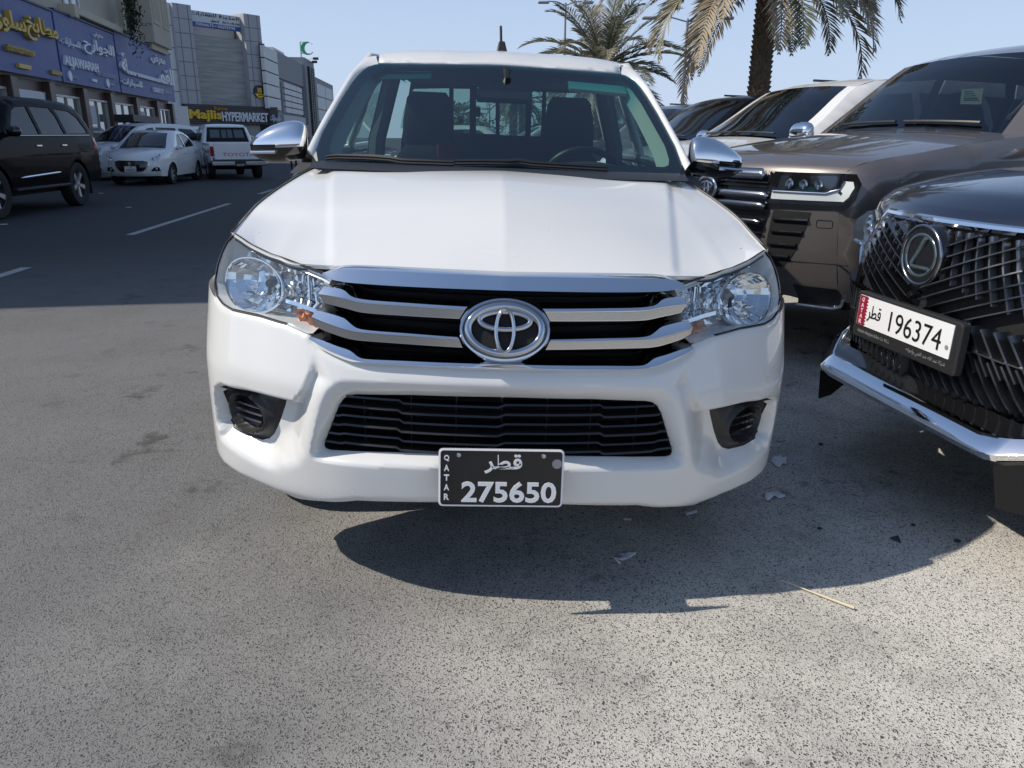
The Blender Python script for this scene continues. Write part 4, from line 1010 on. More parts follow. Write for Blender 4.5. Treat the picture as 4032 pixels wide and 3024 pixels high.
    def fy(s, x, z):
        """y of the nose surface at x, z"""
        f = s.front; o = np.argsort(f[:, 1]); y = np.interp(z, f[o, 1], f[o, 0])
        xe = s.w0(y, z) - s.r; t = np.clip((z - f[:, 1].min()) / (f[:, 1].max() - f[:, 1].min()), 0, 1)
        b = -s.bow[0] * (1 - .1 * t)
        return y + b * (1 - np.clip(np.abs(x) / xe, 0, 1) ** 2.3)
    def ry(s, x, z):
        f = s.rear; o = np.argsort(f[:, 1]); y = np.interp(z, f[o, 1], f[o, 0]); xe = s.w0(y, z) - s.r
        t = np.clip((f[:, 1].max() - z) / (f[:, 1].max() - f[:, 1].min()), 0, 1)
        return y + (.02 + (s.bow[4] - .02) * t) * (1 - np.clip(np.abs(x) / xe, 0, 1) ** 2.3)
    def fpatch(s, name, poly, off, m, step=.03, parent=None, thick=.0, mirror=False, rear=False, label=None):
        """piece lying on the nose (or tail), outline in (x, z); off = proud of it"""
        out = []
        for sg in ((1, -1) if mirror else (1,)):
            def fn(V, sg=sg):
                g = off(V * [sg, 1]) if callable(off) else off
                if rear: return np.stack([V[:, 0], s.ry(V[:, 0], V[:, 1]) + g, V[:, 1]], 1)
                return np.stack([V[:, 0], s.fy(V[:, 0], V[:, 1]) - g, V[:, 1]], 1)
            o = patch(name, np.array(poly) * [sg, 1], fn, m, parent or s.e, step=step, flip=(sg < 0), sharp=50)
            if thick:
                md = o.modifiers.new('thickness', 'SOLIDIFY'); md.thickness = thick; md.offset = 0
            out.append(o)
        return out
    def ftube(s, name, line, off, r, m, mirror=False, parent=None, rear=False, n=8, closed=False, dens=.03):
        for sg in ((1, -1) if mirror else (1,)):
            q = densify(np.array(line, float) * [sg, 1], dens, closed)
            P = [(x, (s.ry(x, z) + off) if rear else (s.fy(x, z) - off), z) for x, z in q]
            o = MB().tube(P, r, n, closed=closed).build(name, m, parent or s.e)
        return o
    def mirrors(s, y, z, m, size=(.115, .075, .085), low=None, x=None):
        for sd in (1, -1):
            x0 = (x or (s.W + .0)); cx = sd * (x0 + size[0] * .75)
            P = []
            for i in range(13):
                th = math.pi * i / 12; rr = math.sin(th) ** .5
                P.append([(cx - sd * math.cos(th) * size[0], y + rr * math.cos(a) * (size[1] if math.cos(a) < 0 else size[1] * .5), z + rr * math.sin(a) * size[2]) for a in np.linspace(0, 2 * math.pi, 20, endpoint=False)])
            o = MB().grid(P, wrap_v=True).build('door_mirror', m, s.e, sharp=80)
            if low is not None:
                me = o.data; me.materials.append(low)
                for p in me.polygons:
                    if p.center.z < z - size[2] * .25: p.material_index = 1
            MB().tube([(sd * (x0 - .06), y + .03, z - size[2] * .7), (cx, y + .01, z - size[2] * .5)], .028, 8).build('mirror_arm', black_plastic, s.e)
    def handles(s, ys, z, m):
        for sd in (1, -1):
            for y in ys:
                x = sd * float(s.hw(np.array([y]), np.array([z]))[0])
                bevel(MB().box(x - .005, x + sd * .028, y - .09, y + .09, z - .016, z + .016).build('door_handle', m, s.e), .008)
    def wipers(s):
        for x0, x1 in ((-.55, -.02), (.05, .58)):
            y = s.ws[0][0]; z = s.ws[0][1]
            P = [(x, y - s.bow[1] * (1 - (abs(x) / (s.W - .1)) ** 2.3) + .04, z + .045 + s.crown[1] * (1 - (abs(x) / s.W) ** 2.3)) for x in np.linspace(x0, x1, 8)]
            MB().tube(P, .011, 6).build('wiper', black_plastic, s.e)
def SUV(k=1.0, h=0.0):
    front = [(.16, .40), (.06, .50), (.03, .70), (.05, .90), (.075, 1.02), (.11, 1.085)]
    hood = [(.11, 1.085), (.20, 1.135), (.55, 1.20), (.95, 1.245), (1.28, 1.28)]
    ws = [(1.28, 1.28), (1.60, 1.475), (1.90, 1.69), (2.06, 1.79)]
    roof = [(2.06, 1.79), (2.30, 1.85), (2.8, 1.885), (3.5, 1.885), (4.2, 1.86), (4.60, 1.80)]
    rear = [(4.60, 1.80), (4.74, 1.60), (4.88, 1.28), (4.93, 1.05), (4.96, .75), (4.94, .52), (4.85, .42)]
    return front, hood, ws, roof, rear
SUV_WINS = [[(1.70, 1.285), (2.13, 1.655), (2.30, 1.715), (2.66, 1.74), (2.66, 1.285)], [(2.76, 1.285), (2.76, 1.742), (3.48, 1.735), (3.58, 1.60), (3.60, 1.295)], [(3.70, 1.30), (3.68, 1.62), (3.62, 1.728), (4.20, 1.70), (4.45, 1.60), (4.60, 1.36), (4.58, 1.315)]]
tint_glass = glassmat('tinted_glass', (.22, .25, .26), 1.55)
dark_glass = glassmat('privacy_glass', (.06, .07, .08), 1.55)
lamp_glass = glassmat('lamp_glass', (.92, .94, .95), 1.5)
# ---- lettering
AR = {}   # letter -> (isolated, final, initial, medial) presentation forms
for ch, base, n in (('ا', 0xFE8D, 2), ('ب', 0xFE8F, 4), ('ة', 0xFE93, 2), ('ت', 0xFE95, 4), ('ج', 0xFE9D, 4), ('ح', 0xFEA1, 4), ('خ', 0xFEA5, 4), ('د', 0xFEA9, 2), ('ر', 0xFEAD, 2), ('س', 0xFEB1, 4), ('ش', 0xFEB5, 4), ('ض', 0xFEBD, 4), ('ط', 0xFEC1, 4), ('ع', 0xFEC9, 4), ('غ', 0xFECD, 4), ('ف', 0xFED1, 4), ('ق', 0xFED5, 4), ('ك', 0xFED9, 4), ('ل', 0xFEDD, 4), ('م', 0xFEE1, 4), ('ن', 0xFEE5, 4), ('ه', 0xFEE9, 4), ('و', 0xFEED, 2), ('ي', 0xFEF1, 4), ('ى', 0xFEEF, 2), ('إ', 0xFE87, 2)):
    AR[ch] = tuple(base + i for i in range(n))
def arabic(t):
    """joined letter forms, laid out right to left for a left-to-right text object"""
    out = []
    for i, c in enumerate(t):
        if c not in AR: out.append(c); continue
        f = AR[c]; prev = i > 0 and t[i - 1] in AR and len(AR[t[i - 1]]) == 4; nxt = i + 1 < len(t) and t[i + 1] in AR and len(f) == 4
        k = (3 if len(f) == 4 else 1) if prev and nxt else (1 if prev else (2 if nxt else 0)); out.append(chr(f[k]))
    return ''.join(out[::-1])
def text_mesh(body, size_x, size_y, depth, m, parent, M, name='lettering', spacing=1.0, shear=0, keep=False, bold=0.0):
    """flat or raised lettering, centred on M's origin and fitted to size_x by size_y (M: x right, y up, z out)"""
    c = bpy.data.curves.new('t', 'FONT'); c.body = body; c.align_x = 'CENTER'; c.resolution_u = 3; c.space_character = spacing; c.shear = shear; c.offset = bold
    o = bpy.data.objects.new('t', c); COL.objects.link(o); bpy.context.view_layer.update()
    me = bpy.data.meshes.new_from_object(o); bpy.data.objects.remove(o); bpy.data.curves.remove(c)
    V = np.array([v.co[:2] for v in me.vertices])
    mn, mx = V.min(0), V.max(0); w, h = mx - mn
    fx = size_x / w if size_x else size_y / h
    fy_ = size_y / h if size_y else fx
    V = (V - (mn + mx) / 2) * [fx, fy_]
    F = [tuple(p.vertices) for p in me.polygons]; bpy.data.meshes.remove(me)
    v = [tuple(M @ Vector((a, b, depth))) for a, b in V]; f = list(F)
    if depth > .0015:
        n = len(V); v += [tuple(M @ Vector((a, b, 0))) for a, b in V]
        ed = {}
        for q in F:
            for i in range(len(q)):
                a, b = q[i], q[(i + 1) % len(q)]; ed[(a, b)] = ed.get((a, b), 0) + 1
        for (a, b) in ed:
            if (b, a) not in ed: f.append((b, a, a + n, b + n))
    return mk(name, v, f, m, parent, smooth=False)
def frameM(o, x, z):
    """matrix with origin o, x axis and z (outward) axis"""
    x = Vector(x).normalized(); z = Vector(z); z = (z - x * z.dot(x)).normalized(); y = z.cross(x)
    return Matrix(((x[0], y[0], z[0], o[0]), (x[1], y[1], z[1], o[1]), (x[2], y[2], z[2], o[2]), (0, 0, 0, 1)))
def place_text(body, corners, depth, m, parent, name='lettering', off=.0, **kw):
    """corners: TL, TR, BL in the parent's frame"""
    TL, TR, BL = [Vector(c) for c in corners]; x = TR - TL; y = TL - BL; z = x.cross(y).normalized()
    M = frameM((TL + TR) / 2 - y / 2 + z * off, x, z)
    return text_mesh(body, x.length, y.length, depth, m, parent, M, name, **kw)
plate_black = mat('plate_black', (.010, .010, .012), .3, coat=.2)
plate_white = mat('plate_white', (.78, .78, .78), .35)
ink_white = mat('lettering_white', (.82, .82, .82), .45)
ink_black = mat('lettering_black', (.01, .01, .01), .4)
maroon = mat('plate_maroon', (.28, .012, .035), .4)
# ---- the pickup's number plate
pc = [at_y(*p, -.035) for p in ((1727, 1760), (2223, 1770), (2210, 1985), (1728, 1984))]
TL, TR, BR, BL = [np.array(p) for p in pc]
pw = (np.linalg.norm(TR - TL) + np.linalg.norm(BR - BL)) / 2; ph = (np.linalg.norm(TL - BL) + np.linalg.norm(TR - BR)) / 2
PC = (TL + TR + BR + BL) / 4; PM = frameM(Vector((PC[0], -.045, PC[2])), Vector((1, 0, .006)), Vector((0, -1, .06)))
def rrect(w, h, r, n=5):
    out = []
    for cx, cy, a0 in ((w / 2 - r, h / 2 - r, 0), (-w / 2 + r, h / 2 - r, 90), (-w / 2 + r, -h / 2 + r, 180), (w / 2 - r, -h / 2 + r, 270)):
        for i in range(n + 1):
            a = math.radians(a0 + 90 * i / n); out.append((cx + r * math.cos(a), cy + r * math.sin(a)))
    return out
plate = MB().prism(rrect(pw, ph, .012), -.004, 0, PM).build('number_plate', plate_black, truck, smooth=False)
a, b = rrect(pw, ph, .012), rrect(pw - .010, ph - .010, .009); mb = MB(); n = len(a)
mb.add([tuple(PM @ Vector((*p, .0015))) for p in a] + [tuple(PM @ Vector((*p, .0025))) for p in b] + [tuple(PM @ Vector((*p, -.004))) for p in a], [(i, (i + 1) % n, n + (i + 1) % n, n + i) for i in range(n)] + [(2 * n + i, 2 * n + (i + 1) % n, (i + 1) % n, i) for i in range(n)])
mb.build('plate_border', ink_white, plate, smooth=False)
def PT(body, cx, cy, w, h, **kw): return text_mesh(body, w, h, .0022, ink_white, plate, PM @ Matrix.Translation((cx * pw, cy * ph, .0004)), **kw)
PT('275650', .0655, -.245, pw * .765, ph * .37, bold=.025)
PT(arabic('قطر'), .015, .245, pw * .30, ph * .33, bold=.02)
for i, ch in enumerate('QATAR'): PT(ch, -.436, .335 - i * .168, pw * .042, ph * .105, bold=.03)
for x in (-.34, .335): MB().lathe([(0, .004), (.006, .003), (.0075, 0)], 12, PM @ Matrix.Translation((x * pw, .39 * ph, .0))).build('plate_screw', satin, plate)
MB().lathe([(0, .0006), (.0135, .0006)], 24, PM @ Matrix.Translation((.445 * pw, .255 * ph, .0))).build('plate_seal', mat('seal_grey', (.25, .25, .26), .5), plate)
MB().box(PC[0] - .1, PC[0] + .1, -.041, .03, PC[2] - .02, PC[2] + .02).build('plate_bracket', black_plastic, truck)
# ------------------------------------------------------------------ cars parked nose-out on the right
navy = paint('midnight_blue_paint', (.010, .013, .028), .3, .25)
bronze = paint('bronze_paint', (.17, .15, .14), .5, .34)
black_paint = mat('black_paint', (.005, .005, .006), .3, coat=.2, coat_rough=.04, spec=.03)
smoked = mat('smoked_chrome', (.34, .34, .35), .20, 1.0)
LXA = math.radians(-81.5); LXY = np.array([-math.sin(LXA), math.cos(LXA), 0])
lx_loc = np.array([1.366, 2.639, -.034]) + LXY * .17
fr, ho, wsx, rf, re_ = SUV()
fr = [(.30, .40), (.22, .48), (.17, .60), (.14, .80), (.15, .98), (.17, 1.09), (.20, 1.125)]; ho = [(.20, 1.125), (.30, 1.165), (.6, 1.215), (1.0, 1.245), (1.34, 1.265)]; wsx = [(1.34, 1.265), (1.62, 1.475), (1.90, 1.69), (2.06, 1.79)]
lx = Car('luxury_suv', 'midnight blue SUV with large spindle grille and white plate parked nose towards the pickup', 'SUV', lx_loc, LXA, .985, (fr, ho, wsx, rf, re_), navy, tint_glass, (1.02, 3.87, .40), SUV_WINS, bow=(.26, .12, .10, .03, .08), crown=(0, .055, .02, .03, 0), step=.06,
         taper=([0, .15, .3, .6, 1.1, 4.0, 4.7, 5.2], [-.20, -.16, -.09, -.03, 0, 0, -.02, -.06]))
for o in lx.e.children:
    if o.name.startswith('wheel'): o.location.z += .034
# spindle grille
sp = [(0, 1.085), (.34, 1.085), (.41, 1.0), (.47, .915), (.50, .80), (.535, .68), (.575, .60), (.56, .555), (.50, .53), (.30, .515), (0, .51)]
sp_out = np.array(sp + [(-a, b) for a, b in sp[-2:0:-1]])
gb_ = lx.fpatch('grille_backing', sp_out, .004, dark_void, .06)[0]
lx.ftube('grille_frame', [(0, 1.098), (.345, 1.098), (.42, 1.005), (.482, .915)], .018, .016, chrome, mirror=True)
lx.ftube('grille_frame', [(.482, .915), (.51, .80), (.548, .68), (.592, .60), (.575, .545), (.50, .515), (.30, .50), (0, .495)], .014, .018, gloss_black, mirror=True)
def blade(p, q, d0=.008, d1=.032, w=.007, m=smoked):
    """thin rib standing proud of the grille, between two (x, z) points; clipped to the spindle"""
    L = np.array([np.array(p) + (np.array(q) - np.array(p)) * t for t in np.linspace(0, 1, 25)])
    k = inside(L, sp_out * .985 + [0, .012])
    if k.sum() < 4: return
    L = L[k]; L = np.array([L[0] + (L[-1] - L[0]) * t for t in np.linspace(0, 1, 6)])
    dr = L[-1] - L[0]; nrm = np.array([-dr[1], dr[0]]) / (np.linalg.norm(dr) + 1e-9) * w
    rows = []
    for sgn, off in ((1, d0), (.35, d1), (-.35, d1), (-1, d0)):
        Q = L + nrm * sgn; rows.append([(x, float(lx.fy(x, z)) - off, z) for x, z in Q])
    MB().grid(rows).build('grille_rib', m, lx.e, sharp=30)
for sg in (1, -1):
    # upper fan: slim ribs sweeping outwards from under the frame
    for i in range(12):
        x0 = .015 + i * .043; blade((sg * x0, 1.085), (sg * (x0 + .02 + .012 * i), .93 - .012 * i), .01, .03)
    for i in range(8):
        z0 = .74 + i * .040; blade((sg * .03, z0 - .02), (sg * .50, z0 + .185), .012, .045, .0065)
    # lower herringbone: steep slats in two offset rows
    for i in range(14):
        x0 = .0 + i * .043
        blade((sg * (x0 - .03), .80), (sg * (x0 + .045), .655), .006, .05, .010, smoked)
        blade((sg * (x0 + .0), .70), (sg * (x0 + .075), .555), .006, .05, .010, smoked)
        blade((sg * (x0 + .03), .625), (sg * (x0 + .08), .52), .005, .035, .009, smoked)
    for i in range(6): blade((sg * (i * .10), .755 - .01 * i), (sg * (i * .10 + .10), .742 - .01 * i), .02, .055, .008, smoked)
# emblem
ey = float(lx.fy(0, .985)); LEM = Matrix.Translation((.0, ey - .05, .985)) @ Matrix.Rotation(math.pi / 2, 4, 'X')
MB().lathe([(.0, .0), (.096, .0), (.102, -.012), (.105, -.06)], 40, LEM).build('emblem_base', gloss_black, lx.e)
MB().grid(ring(.099, .099, halfround(.007, .007, -.002), M=LEM), wrap_v=True).build('emblem_ring', smoked, lx.e)
lxl = mat('emblem_silver', (.30, .36, .37), .15, .9)
MB().grid(ring(.076, .070, halfround(.006, .003, .001), M=LEM), wrap_v=True).build('emblem_oval', lxl, lx.e)
MB().tube([tuple(LEM @ Vector(p)) for p in ((.020, .060, .004), (-.035, -.03, .004), (-.030, -.040, .004), (.055, -.040, .004))], .0075, 8).build('emblem_letter', lxl, lx.e)
# number plate in its holder
LPM = frameM(Vector((0, -.17, .745)), (1, 0, 0), (0, -1, .03))
hold = bevel(MB().prism(rrect(.575, .175, .015), -.035, -.002, LPM @ Matrix.Translation((.005, -.018, 0))).build('number_plate_holder', black_plastic, lx.e, smooth=False), .006)
MB().box(-.08, .08, -.15, -.05, .70, .80).build('plate_bracket', black_plastic, lx.e)
pl2 = MB().prism(rrect(.52, .112, .004), -.002, .0005, LPM).build('number_plate', plate_white, lx.e, smooth=False)
zig = [(-.258, .055), (-.258, -.055)] + [p for k in range(9) for p in ((-.213, -.055 + k * .0122), (-.203, -.055 + (k + .5) * .0122))] + [(-.213, .055)]
MB().prism(zig[:1] + zig[1:], .0008, .0014, LPM).build('plate_flag', maroon, pl2, smooth=False)
def LT(body, cx, cy, w, h, m, **kw): text_mesh(body, w, h, .0016, m, pl2, LPM @ Matrix.Translation((cx, cy, .001)), **kw)
LT('196374', .075, -.004, .275, .072, ink_black, bold=-.005)
LT(arabic('قطر'), -.158, -.002, .080, .062, ink_black)
for i, ch in enumerate('QATAR'): LT(ch, -.236, .040 - i * .0205, .014, .015, ink_white)
MB().lathe([(0, .0022), (.008, .0022)], 20, LPM @ Matrix.Translation((.243, -.02, 0))).build('plate_seal', mat('seal_grey', (.25, .25, .26), .5), pl2)
lt_grey = mat('holder_lettering', (.28, .28, .28), .5)
text_mesh('Abdullah Abdulghani & Bros. Co. W.L.L.', .20, .016, .001, lt_grey, hold, LPM @ Matrix.Translation((-.145, -.079, -.001)))
text_mesh(arabic('شركة عبد الله عبد الغني وإخوانه'), .20, .020, .001, lt_grey, hold, LPM @ Matrix.Translation((.15, -.079, -.001)))
MB().lathe([(0, .02), (.012, .02), (.016, .01), (.016, -.02)], 16, Matrix.Translation((-.02, -.125, .845)) @ Matrix.Rotation(math.pi / 2, 4, 'X')).build('front_camera', gloss_black, lx.e)
# bumper: protruding chrome lip, straight across the middle and swept back at the corners
lipc = [(0, -.015, .470, .398), (.24, -.010, .469, .397), (.40, -.004, .467, .395), (.465, 0, .467, .395), (.50, .018, .474, .400), (.56, .065, .492, .424), (.65, .145, .52, .462), (.73, .25, .545, .50), (.79, .38, .56, .525)]
lipc = [(-a, b, c, d) for a, b, c, d in lipc[:0:-1]] + lipc
def liprow(fy_, fz): return [(x, y - .17 + fy_, zb + (zt - zb) * fz + .034) for x, y, zt, zb in lipc]
MB().grid([liprow(.10, 1.05), liprow(.055, 1.0), liprow(.048, .97), liprow(.004, .36), liprow(.0, .28), liprow(.002, .22), liprow(.012, .0), liprow(.05, -.08)]).build('bumper_lip', chrome, lx.e, sharp=28)
MB().grid([liprow(.12, 1.5), liprow(.07, 1.06), liprow(.056, 1.005)]).build('lip_surround', gloss_black, lx.e)
dk = mat('grey_skirt', (.014, .014, .015), .4)
MB().grid([liprow(.016, -.02), liprow(.05, -.2), liprow(.10, -.6), liprow(.16, -1.0), liprow(.30, -1.25)]).build('lower_bumper', dk, lx.e, sharp=50)
for sg in (1, -1):
    P = [(.50, -.12, .40), (.62, -.02, .455), (.74, .12, .50), (.86, .34, .52), (.86, .36, .30), (.74, .16, .26), (.62, .02, .25), (.52, -.10, .27)]
    mk('bumper_corner', [(sg * x, y - .03, z + .02) for x, y, z in P], [(0, 1, 6, 7), (1, 2, 5, 6), (2, 3, 4, 5)], mat('corner_grey', (.018, .018, .018), .8, spec=.15), lx.e)
# head lamps either side of the grille
hlp = [(.40, 1.07), (.55, 1.085), (.70, 1.08), (.80, 1.06), (.86, 1.02), (.86, .94), (.80, .90), (.70, .90), (.60, .86), (.52, .83), (.50, .90), (.45, .98)]
for h_ in lx.fpatch('headlight', hlp, .012, lamp_glass, .03, mirror=True):
    sg = 1 if np.mean([v.co.x for v in h_.data.vertices]) > 0 else -1
    lx.fpatch('lamp_pan', np.array(hlp) * [sg, 1], .004, mat('lamp_bezel', (.22, .23, .25), .15, .9), .05, parent=h_)
    for k in range(3):
        x = sg * (.56 + k * .09); z = .985 + .015 * k; MB().lathe([(.0, .005), (.025, .012), (.036, .0)], 14, Matrix.Translation((x, float(lx.fy(x, z)) - .004, z)) @ Matrix.Rotation(math.pi / 2, 4, 'X')).build('projector', refl, h_)
lx.ftube('lamp_strip', [(.53, .85), (.62, .885), (.72, .915), (.82, .93)], .016, .009, refl, mirror=True)
lx.ftube('bumper_vent', [(.66, .80), (.72, .72), (.74, .62), (.70, .56)], .006, .035, gloss_black, mirror=True)
lx.mirrors(1.55, 1.33, chrome, low=gloss_black); lx.wipers(); lx.handles((2.45, 3.35), 1.08, chrome)

# ---- bronze SUV
b_rz = math.radians(-68); 
fr = [(.36, .38), (.30, .46), (.26, .62), (.24, .84), (.24, 1.0), (.26, 1.10), (.29, 1.13)]; ho = [(.29, 1.13), (.40, 1.165), (.7, 1.205), (1.1, 1.255), (1.58, 1.30)]; wsx = [(1.58, 1.30), (1.80, 1.485), (2.05, 1.70), (2.20, 1.81)]
rf2 = [(2.20, 1.81), (2.45, 1.875), (2.85, 1.92), (3.5, 1.92), (4.2, 1.89), (4.60, 1.82)]; re2 = [(4.60, 1.82)] + re_[1:]
lc3 = Car('bronze_suv', 'metallic bronze SUV with slim white headlight bar beside the dark blue SUV', 'SUV', (1.27, 5.02, .05), b_rz, .985, (fr, ho, wsx, rf2, re2), bronze, tint_glass, (1.06, 3.9, .40), SUV_WINS, bow=(.26, .14, .10, .03, .08), crown=(0, .05, .02, .03, 0), step=.06,
          taper=([0, .25, .4, .7, 1.1, 4.0, 4.7, 5.2], [-.12, -.075, -.035, -.005, 0, 0, -.02, -.06]))
for o in lc3.e.children:
    if o.name.startswith('wheel'): o.location.z -= .05
# grille block with silver bars
gp = [(0, 1.115), (.41, 1.115), (.49, 1.075), (.48, .90), (.455, .80), (.425, .70), (0, .70)]
lc3.fpatch('grille_backing', np.array(gp + [(-a, b) for a, b in gp[-2:0:-1]]), .006, gloss_black, .06)
for z0, z1, x1 in ((1.055, 1.112, .43), (.945, .985, .48), (.885, .925, .47), (.80, .825, .45)):
    q = [(0, z1), (x1 - .03, z1), (x1, (z0 + z1) / 2 + .004), (x1 - .01, z0), (0, z0)]
    lc3.fpatch('grille_bar', np.array(q + [(-a, b) for a, b in q[-2:0:-1]]), .03, satin if z0 > .9 else smoked, .03, thick=.02)
for z in (1.035, 1.012, .86, .775, .745): lc3.ftube('grille_slat', [(-.45, z), (.45, z)], .015, .006, gloss_black)
LE2 = Matrix.Translation((0, float(lc3.fy(0, .985)) - .05, .985)) @ Matrix.Rotation(math.pi / 2, 4, 'X')
MB().lathe([(0, .0), (.098, 0), (.10, -.04)], 32, LE2).build('emblem_base', gloss_black, lc3.e)
MB().grid(ring(.095, .065, halfround(.010, .010, .001), M=LE2), wrap_v=True).build('emblem_ring', chrome, lc3.e)
MB().grid(ring(.055, .020, halfround(.007, .008, .001), cy=.018, M=LE2), wrap_v=True).build('emblem_ring', chrome, lc3.e)
MB().grid(ring(.020, .045, halfround(.006, .009, .001), cy=-.003, M=LE2), wrap_v=True).build('emblem_ring', chrome, lc3.e)
# slim head lamps
hp = [(.50, 1.08), (.76, 1.085), (.90, 1.085), (.945, 1.05), (.935, 1.0), (.90, .955), (.86, .93), (.475, .925), (.485, .99)]
led = mat('lamp_bar_white', (.80, .81, .80), .25, coat=.5)
for h_ in lc3.fpatch('headlight', hp, .022, lamp_glass, .03, mirror=True):
    sg = 1 if np.mean([v.co.x for v in h_.data.vertices]) > 0 else -1
    lc3.fpatch('lamp_pan', np.array(hp) * [sg, 1], .004, gloss_black, .05, parent=h_)
    q = [(.485, .985), (.77, .985), (.83, 1.01), (.85, 1.06), (.905, 1.06), (.925, 1.03), (.90, .98), (.865, .952), (.482, .948)]
    lc3.fpatch('light_bar', np.array(q) * [sg, 1], .012, led, .02, parent=h_)
    lc3.ftube('light_line', np.array([(.49, .992), (.77, .992), (.83, 1.015), (.85, 1.06)]) * [sg, 1], .016, .006, refl, parent=h_)
    for k in range(3):
        x = sg * (.575 + k * .075); MB().lathe([(.0, .0), (.018, .010), (.026, .012), (.028, 0)], 14, Matrix.Translation((x, float(lc3.fy(x, 1.035)) - .008, 1.035)) @ Matrix.Rotation(math.pi / 2, 4, 'X')).build('projector', refl, h_)
lc3.fpatch('lamp_surround', [(.465, 1.10), (.91, 1.10), (.965, 1.05), (.95, .97), (.87, .905), (.48, .895), (.465, .93)], .008, gloss_black, .05, mirror=True)
# air curtains with slats, lower bumper
lc3.fpatch('air_vent', [(.50, .885), (.71, .885), (.69, .80), (.64, .66), (.58, .56), (.48, .56), (.47, .70)], .003, dark_void, .05, mirror=True)
for z, x0, x1 in ((.835, .51, .70), (.765, .50, .675), (.69, .49, .645), (.62, .485, .61)): lc3.ftube('vent_slat', [(x0, z), (x1, z + .004)], .006, .012, gloss_black, mirror=True)
lc3.fpatch('fog_lamp', [(.62, .46), (.84, .46), (.84, .36), (.80, .345), (.62, .345)], .006, gloss_black, .05, mirror=True)
lc3.ftube('fog_lamp_trim', [(.62, .34), (.80, .34), (.835, .355), (.85, .40)], .014, .010, chrome, mirror=True)
lc3.ftube('bumper_seam', [(.60, .60), (.80, .605), (.92, .61)], -.002, .004, dark_void, mirror=True)
lc3.fpatch('washer_cover', rrect(.085, .045, .01), .002, bronze, .02) if False else None
for sg in (1, -1):
    q = np.array(rrect(.075, .042, .01)) + [sg * .775, .825]; lc3.ftube('washer_cover', q, .001, .002, dark_void, closed=True, dens=.01)
lc3.mirrors(1.62, 1.33, chrome, low=gloss_black); lc3.wipers(); lc3.handles((2.45, 3.35), 1.08, chrome)
# paper permit behind the windscreen
def ws_pt(c, j, t, inset=.03):
    P = smooth_line(c.ws, 40); i = t * 39; y, z = P[int(i)]; bf, cf = c.bc(2, t); q = 1 - abs(j) ** 2.3; return np.array([c.xe(y, z) * j, y + bf * q + inset, z + cf * q - inset * .3])
bpy.context.view_layer.update()
_w = [np.array(lc3.e.matrix_world @ Vector(ws_pt(lc3, a, b, .012))) for a, b in ((-.05, .45), (.45, .45), (.2, .75))]; _n = np.cross(_w[1] - _w[0], _w[2] - _w[0]); _n /= np.linalg.norm(_n)
pp = [np.array(lc3.e.matrix_world.inverted() @ Vector(HITP(a, b, _w[0], _n))) for a, b in ZR([(1803, 168), (1945, 162), (1930, 268), (1792, 265)])]
sticker = mk('windscreen_permit', list(pp) + [p + [0, .002, 0] for p in pp], [(0, 1, 2, 3), (7, 6, 5, 4), (0, 4, 5, 1), (1, 5, 6, 2), (2, 6, 7, 3), (3, 7, 4, 0)], mat('permit_paper', (.62, .74, .60), .7), lc3.e, smooth=False)
for i in range(5):
    f0, f1 = .14 + i * .15, .21 + i * .15
    if i == 3: f1 = f0 + .12
    a, b = pp[0] + (pp[3] - pp[0]) * f0, pp[0] + (pp[3] - pp[0]) * f1; u = (pp[1] - pp[0])
    mk('permit_print', [a + u * .15 - [0, .002, 0], a + u * (.55 + .08 * i) - [0, .002, 0], b + u * (.55 + .08 * i) - [0, .002, 0], b + u * .15 - [0, .002, 0]], [(0, 1, 2, 3)], mat('permit_ink', (.12, .14, .15), .7), sticker, smooth=False)

# ---- the row behind: white, black and dark SUVs
def row_suv(name, label, loc, rz, col, glass, mirror_m, low, prof=None, W_=.985):
    p = prof or SUV(); c = Car(name, label, 'SUV', loc, rz, W_, p, col, glass, (.98, 3.83, .40), SUV_WINS, bow=(.22, .12, .09, .03, .08), crown=(0, .05, .02, .03, 0), step=.08, group='SUVs parked nose-out in a row')
    c.mirrors(1.56, 1.32, mirror_m, low=low); c.wipers(); c.handles((2.45, 3.35), 1.06, chrome)
    g = [(0, 1.04), (.48, 1.04), (.50, .86), (.44, .80), (0, .80)]; c.fpatch('grille', np.array(g + [(-a, b) for a, b in g[-2:0:-1]]), .01, gloss_black, .06)
    for z in (1.0, .94, .88): c.ftube('grille_bar', [(-.46, z), (.46, z)], .02, .014, chrome)
    for h_ in c.fpatch('headlight', [(.53, 1.05), (.80, 1.06), (.86, 1.0), (.80, .90), (.56, .88)], .015, lamp_glass, .05, mirror=True):
        sg = 1 if np.mean([v.co.x for v in h_.data.vertices]) > 0 else -1
        c.fpatch('lamp_pan', np.array([(.53, 1.05), (.80, 1.06), (.86, 1.0), (.80, .90), (.56, .88)]) * [sg, 1], .006, housing, .05, parent=h_)
        x = sg * .68; MB().lathe([(0, .0), (.05, .02), (.055, 0)], 14, Matrix.Translation((x, float(c.fy(x, .97)) - .006, .97)) @ Matrix.Rotation(math.pi / 2, 4, 'X')).build('projector', refl, h_)
    MB().tube([(-.45, 2.5, 1.925), (-.45, 4.3, 1.905)], .014, 6).build('roof_bar', black_plastic, c.e)
    return c
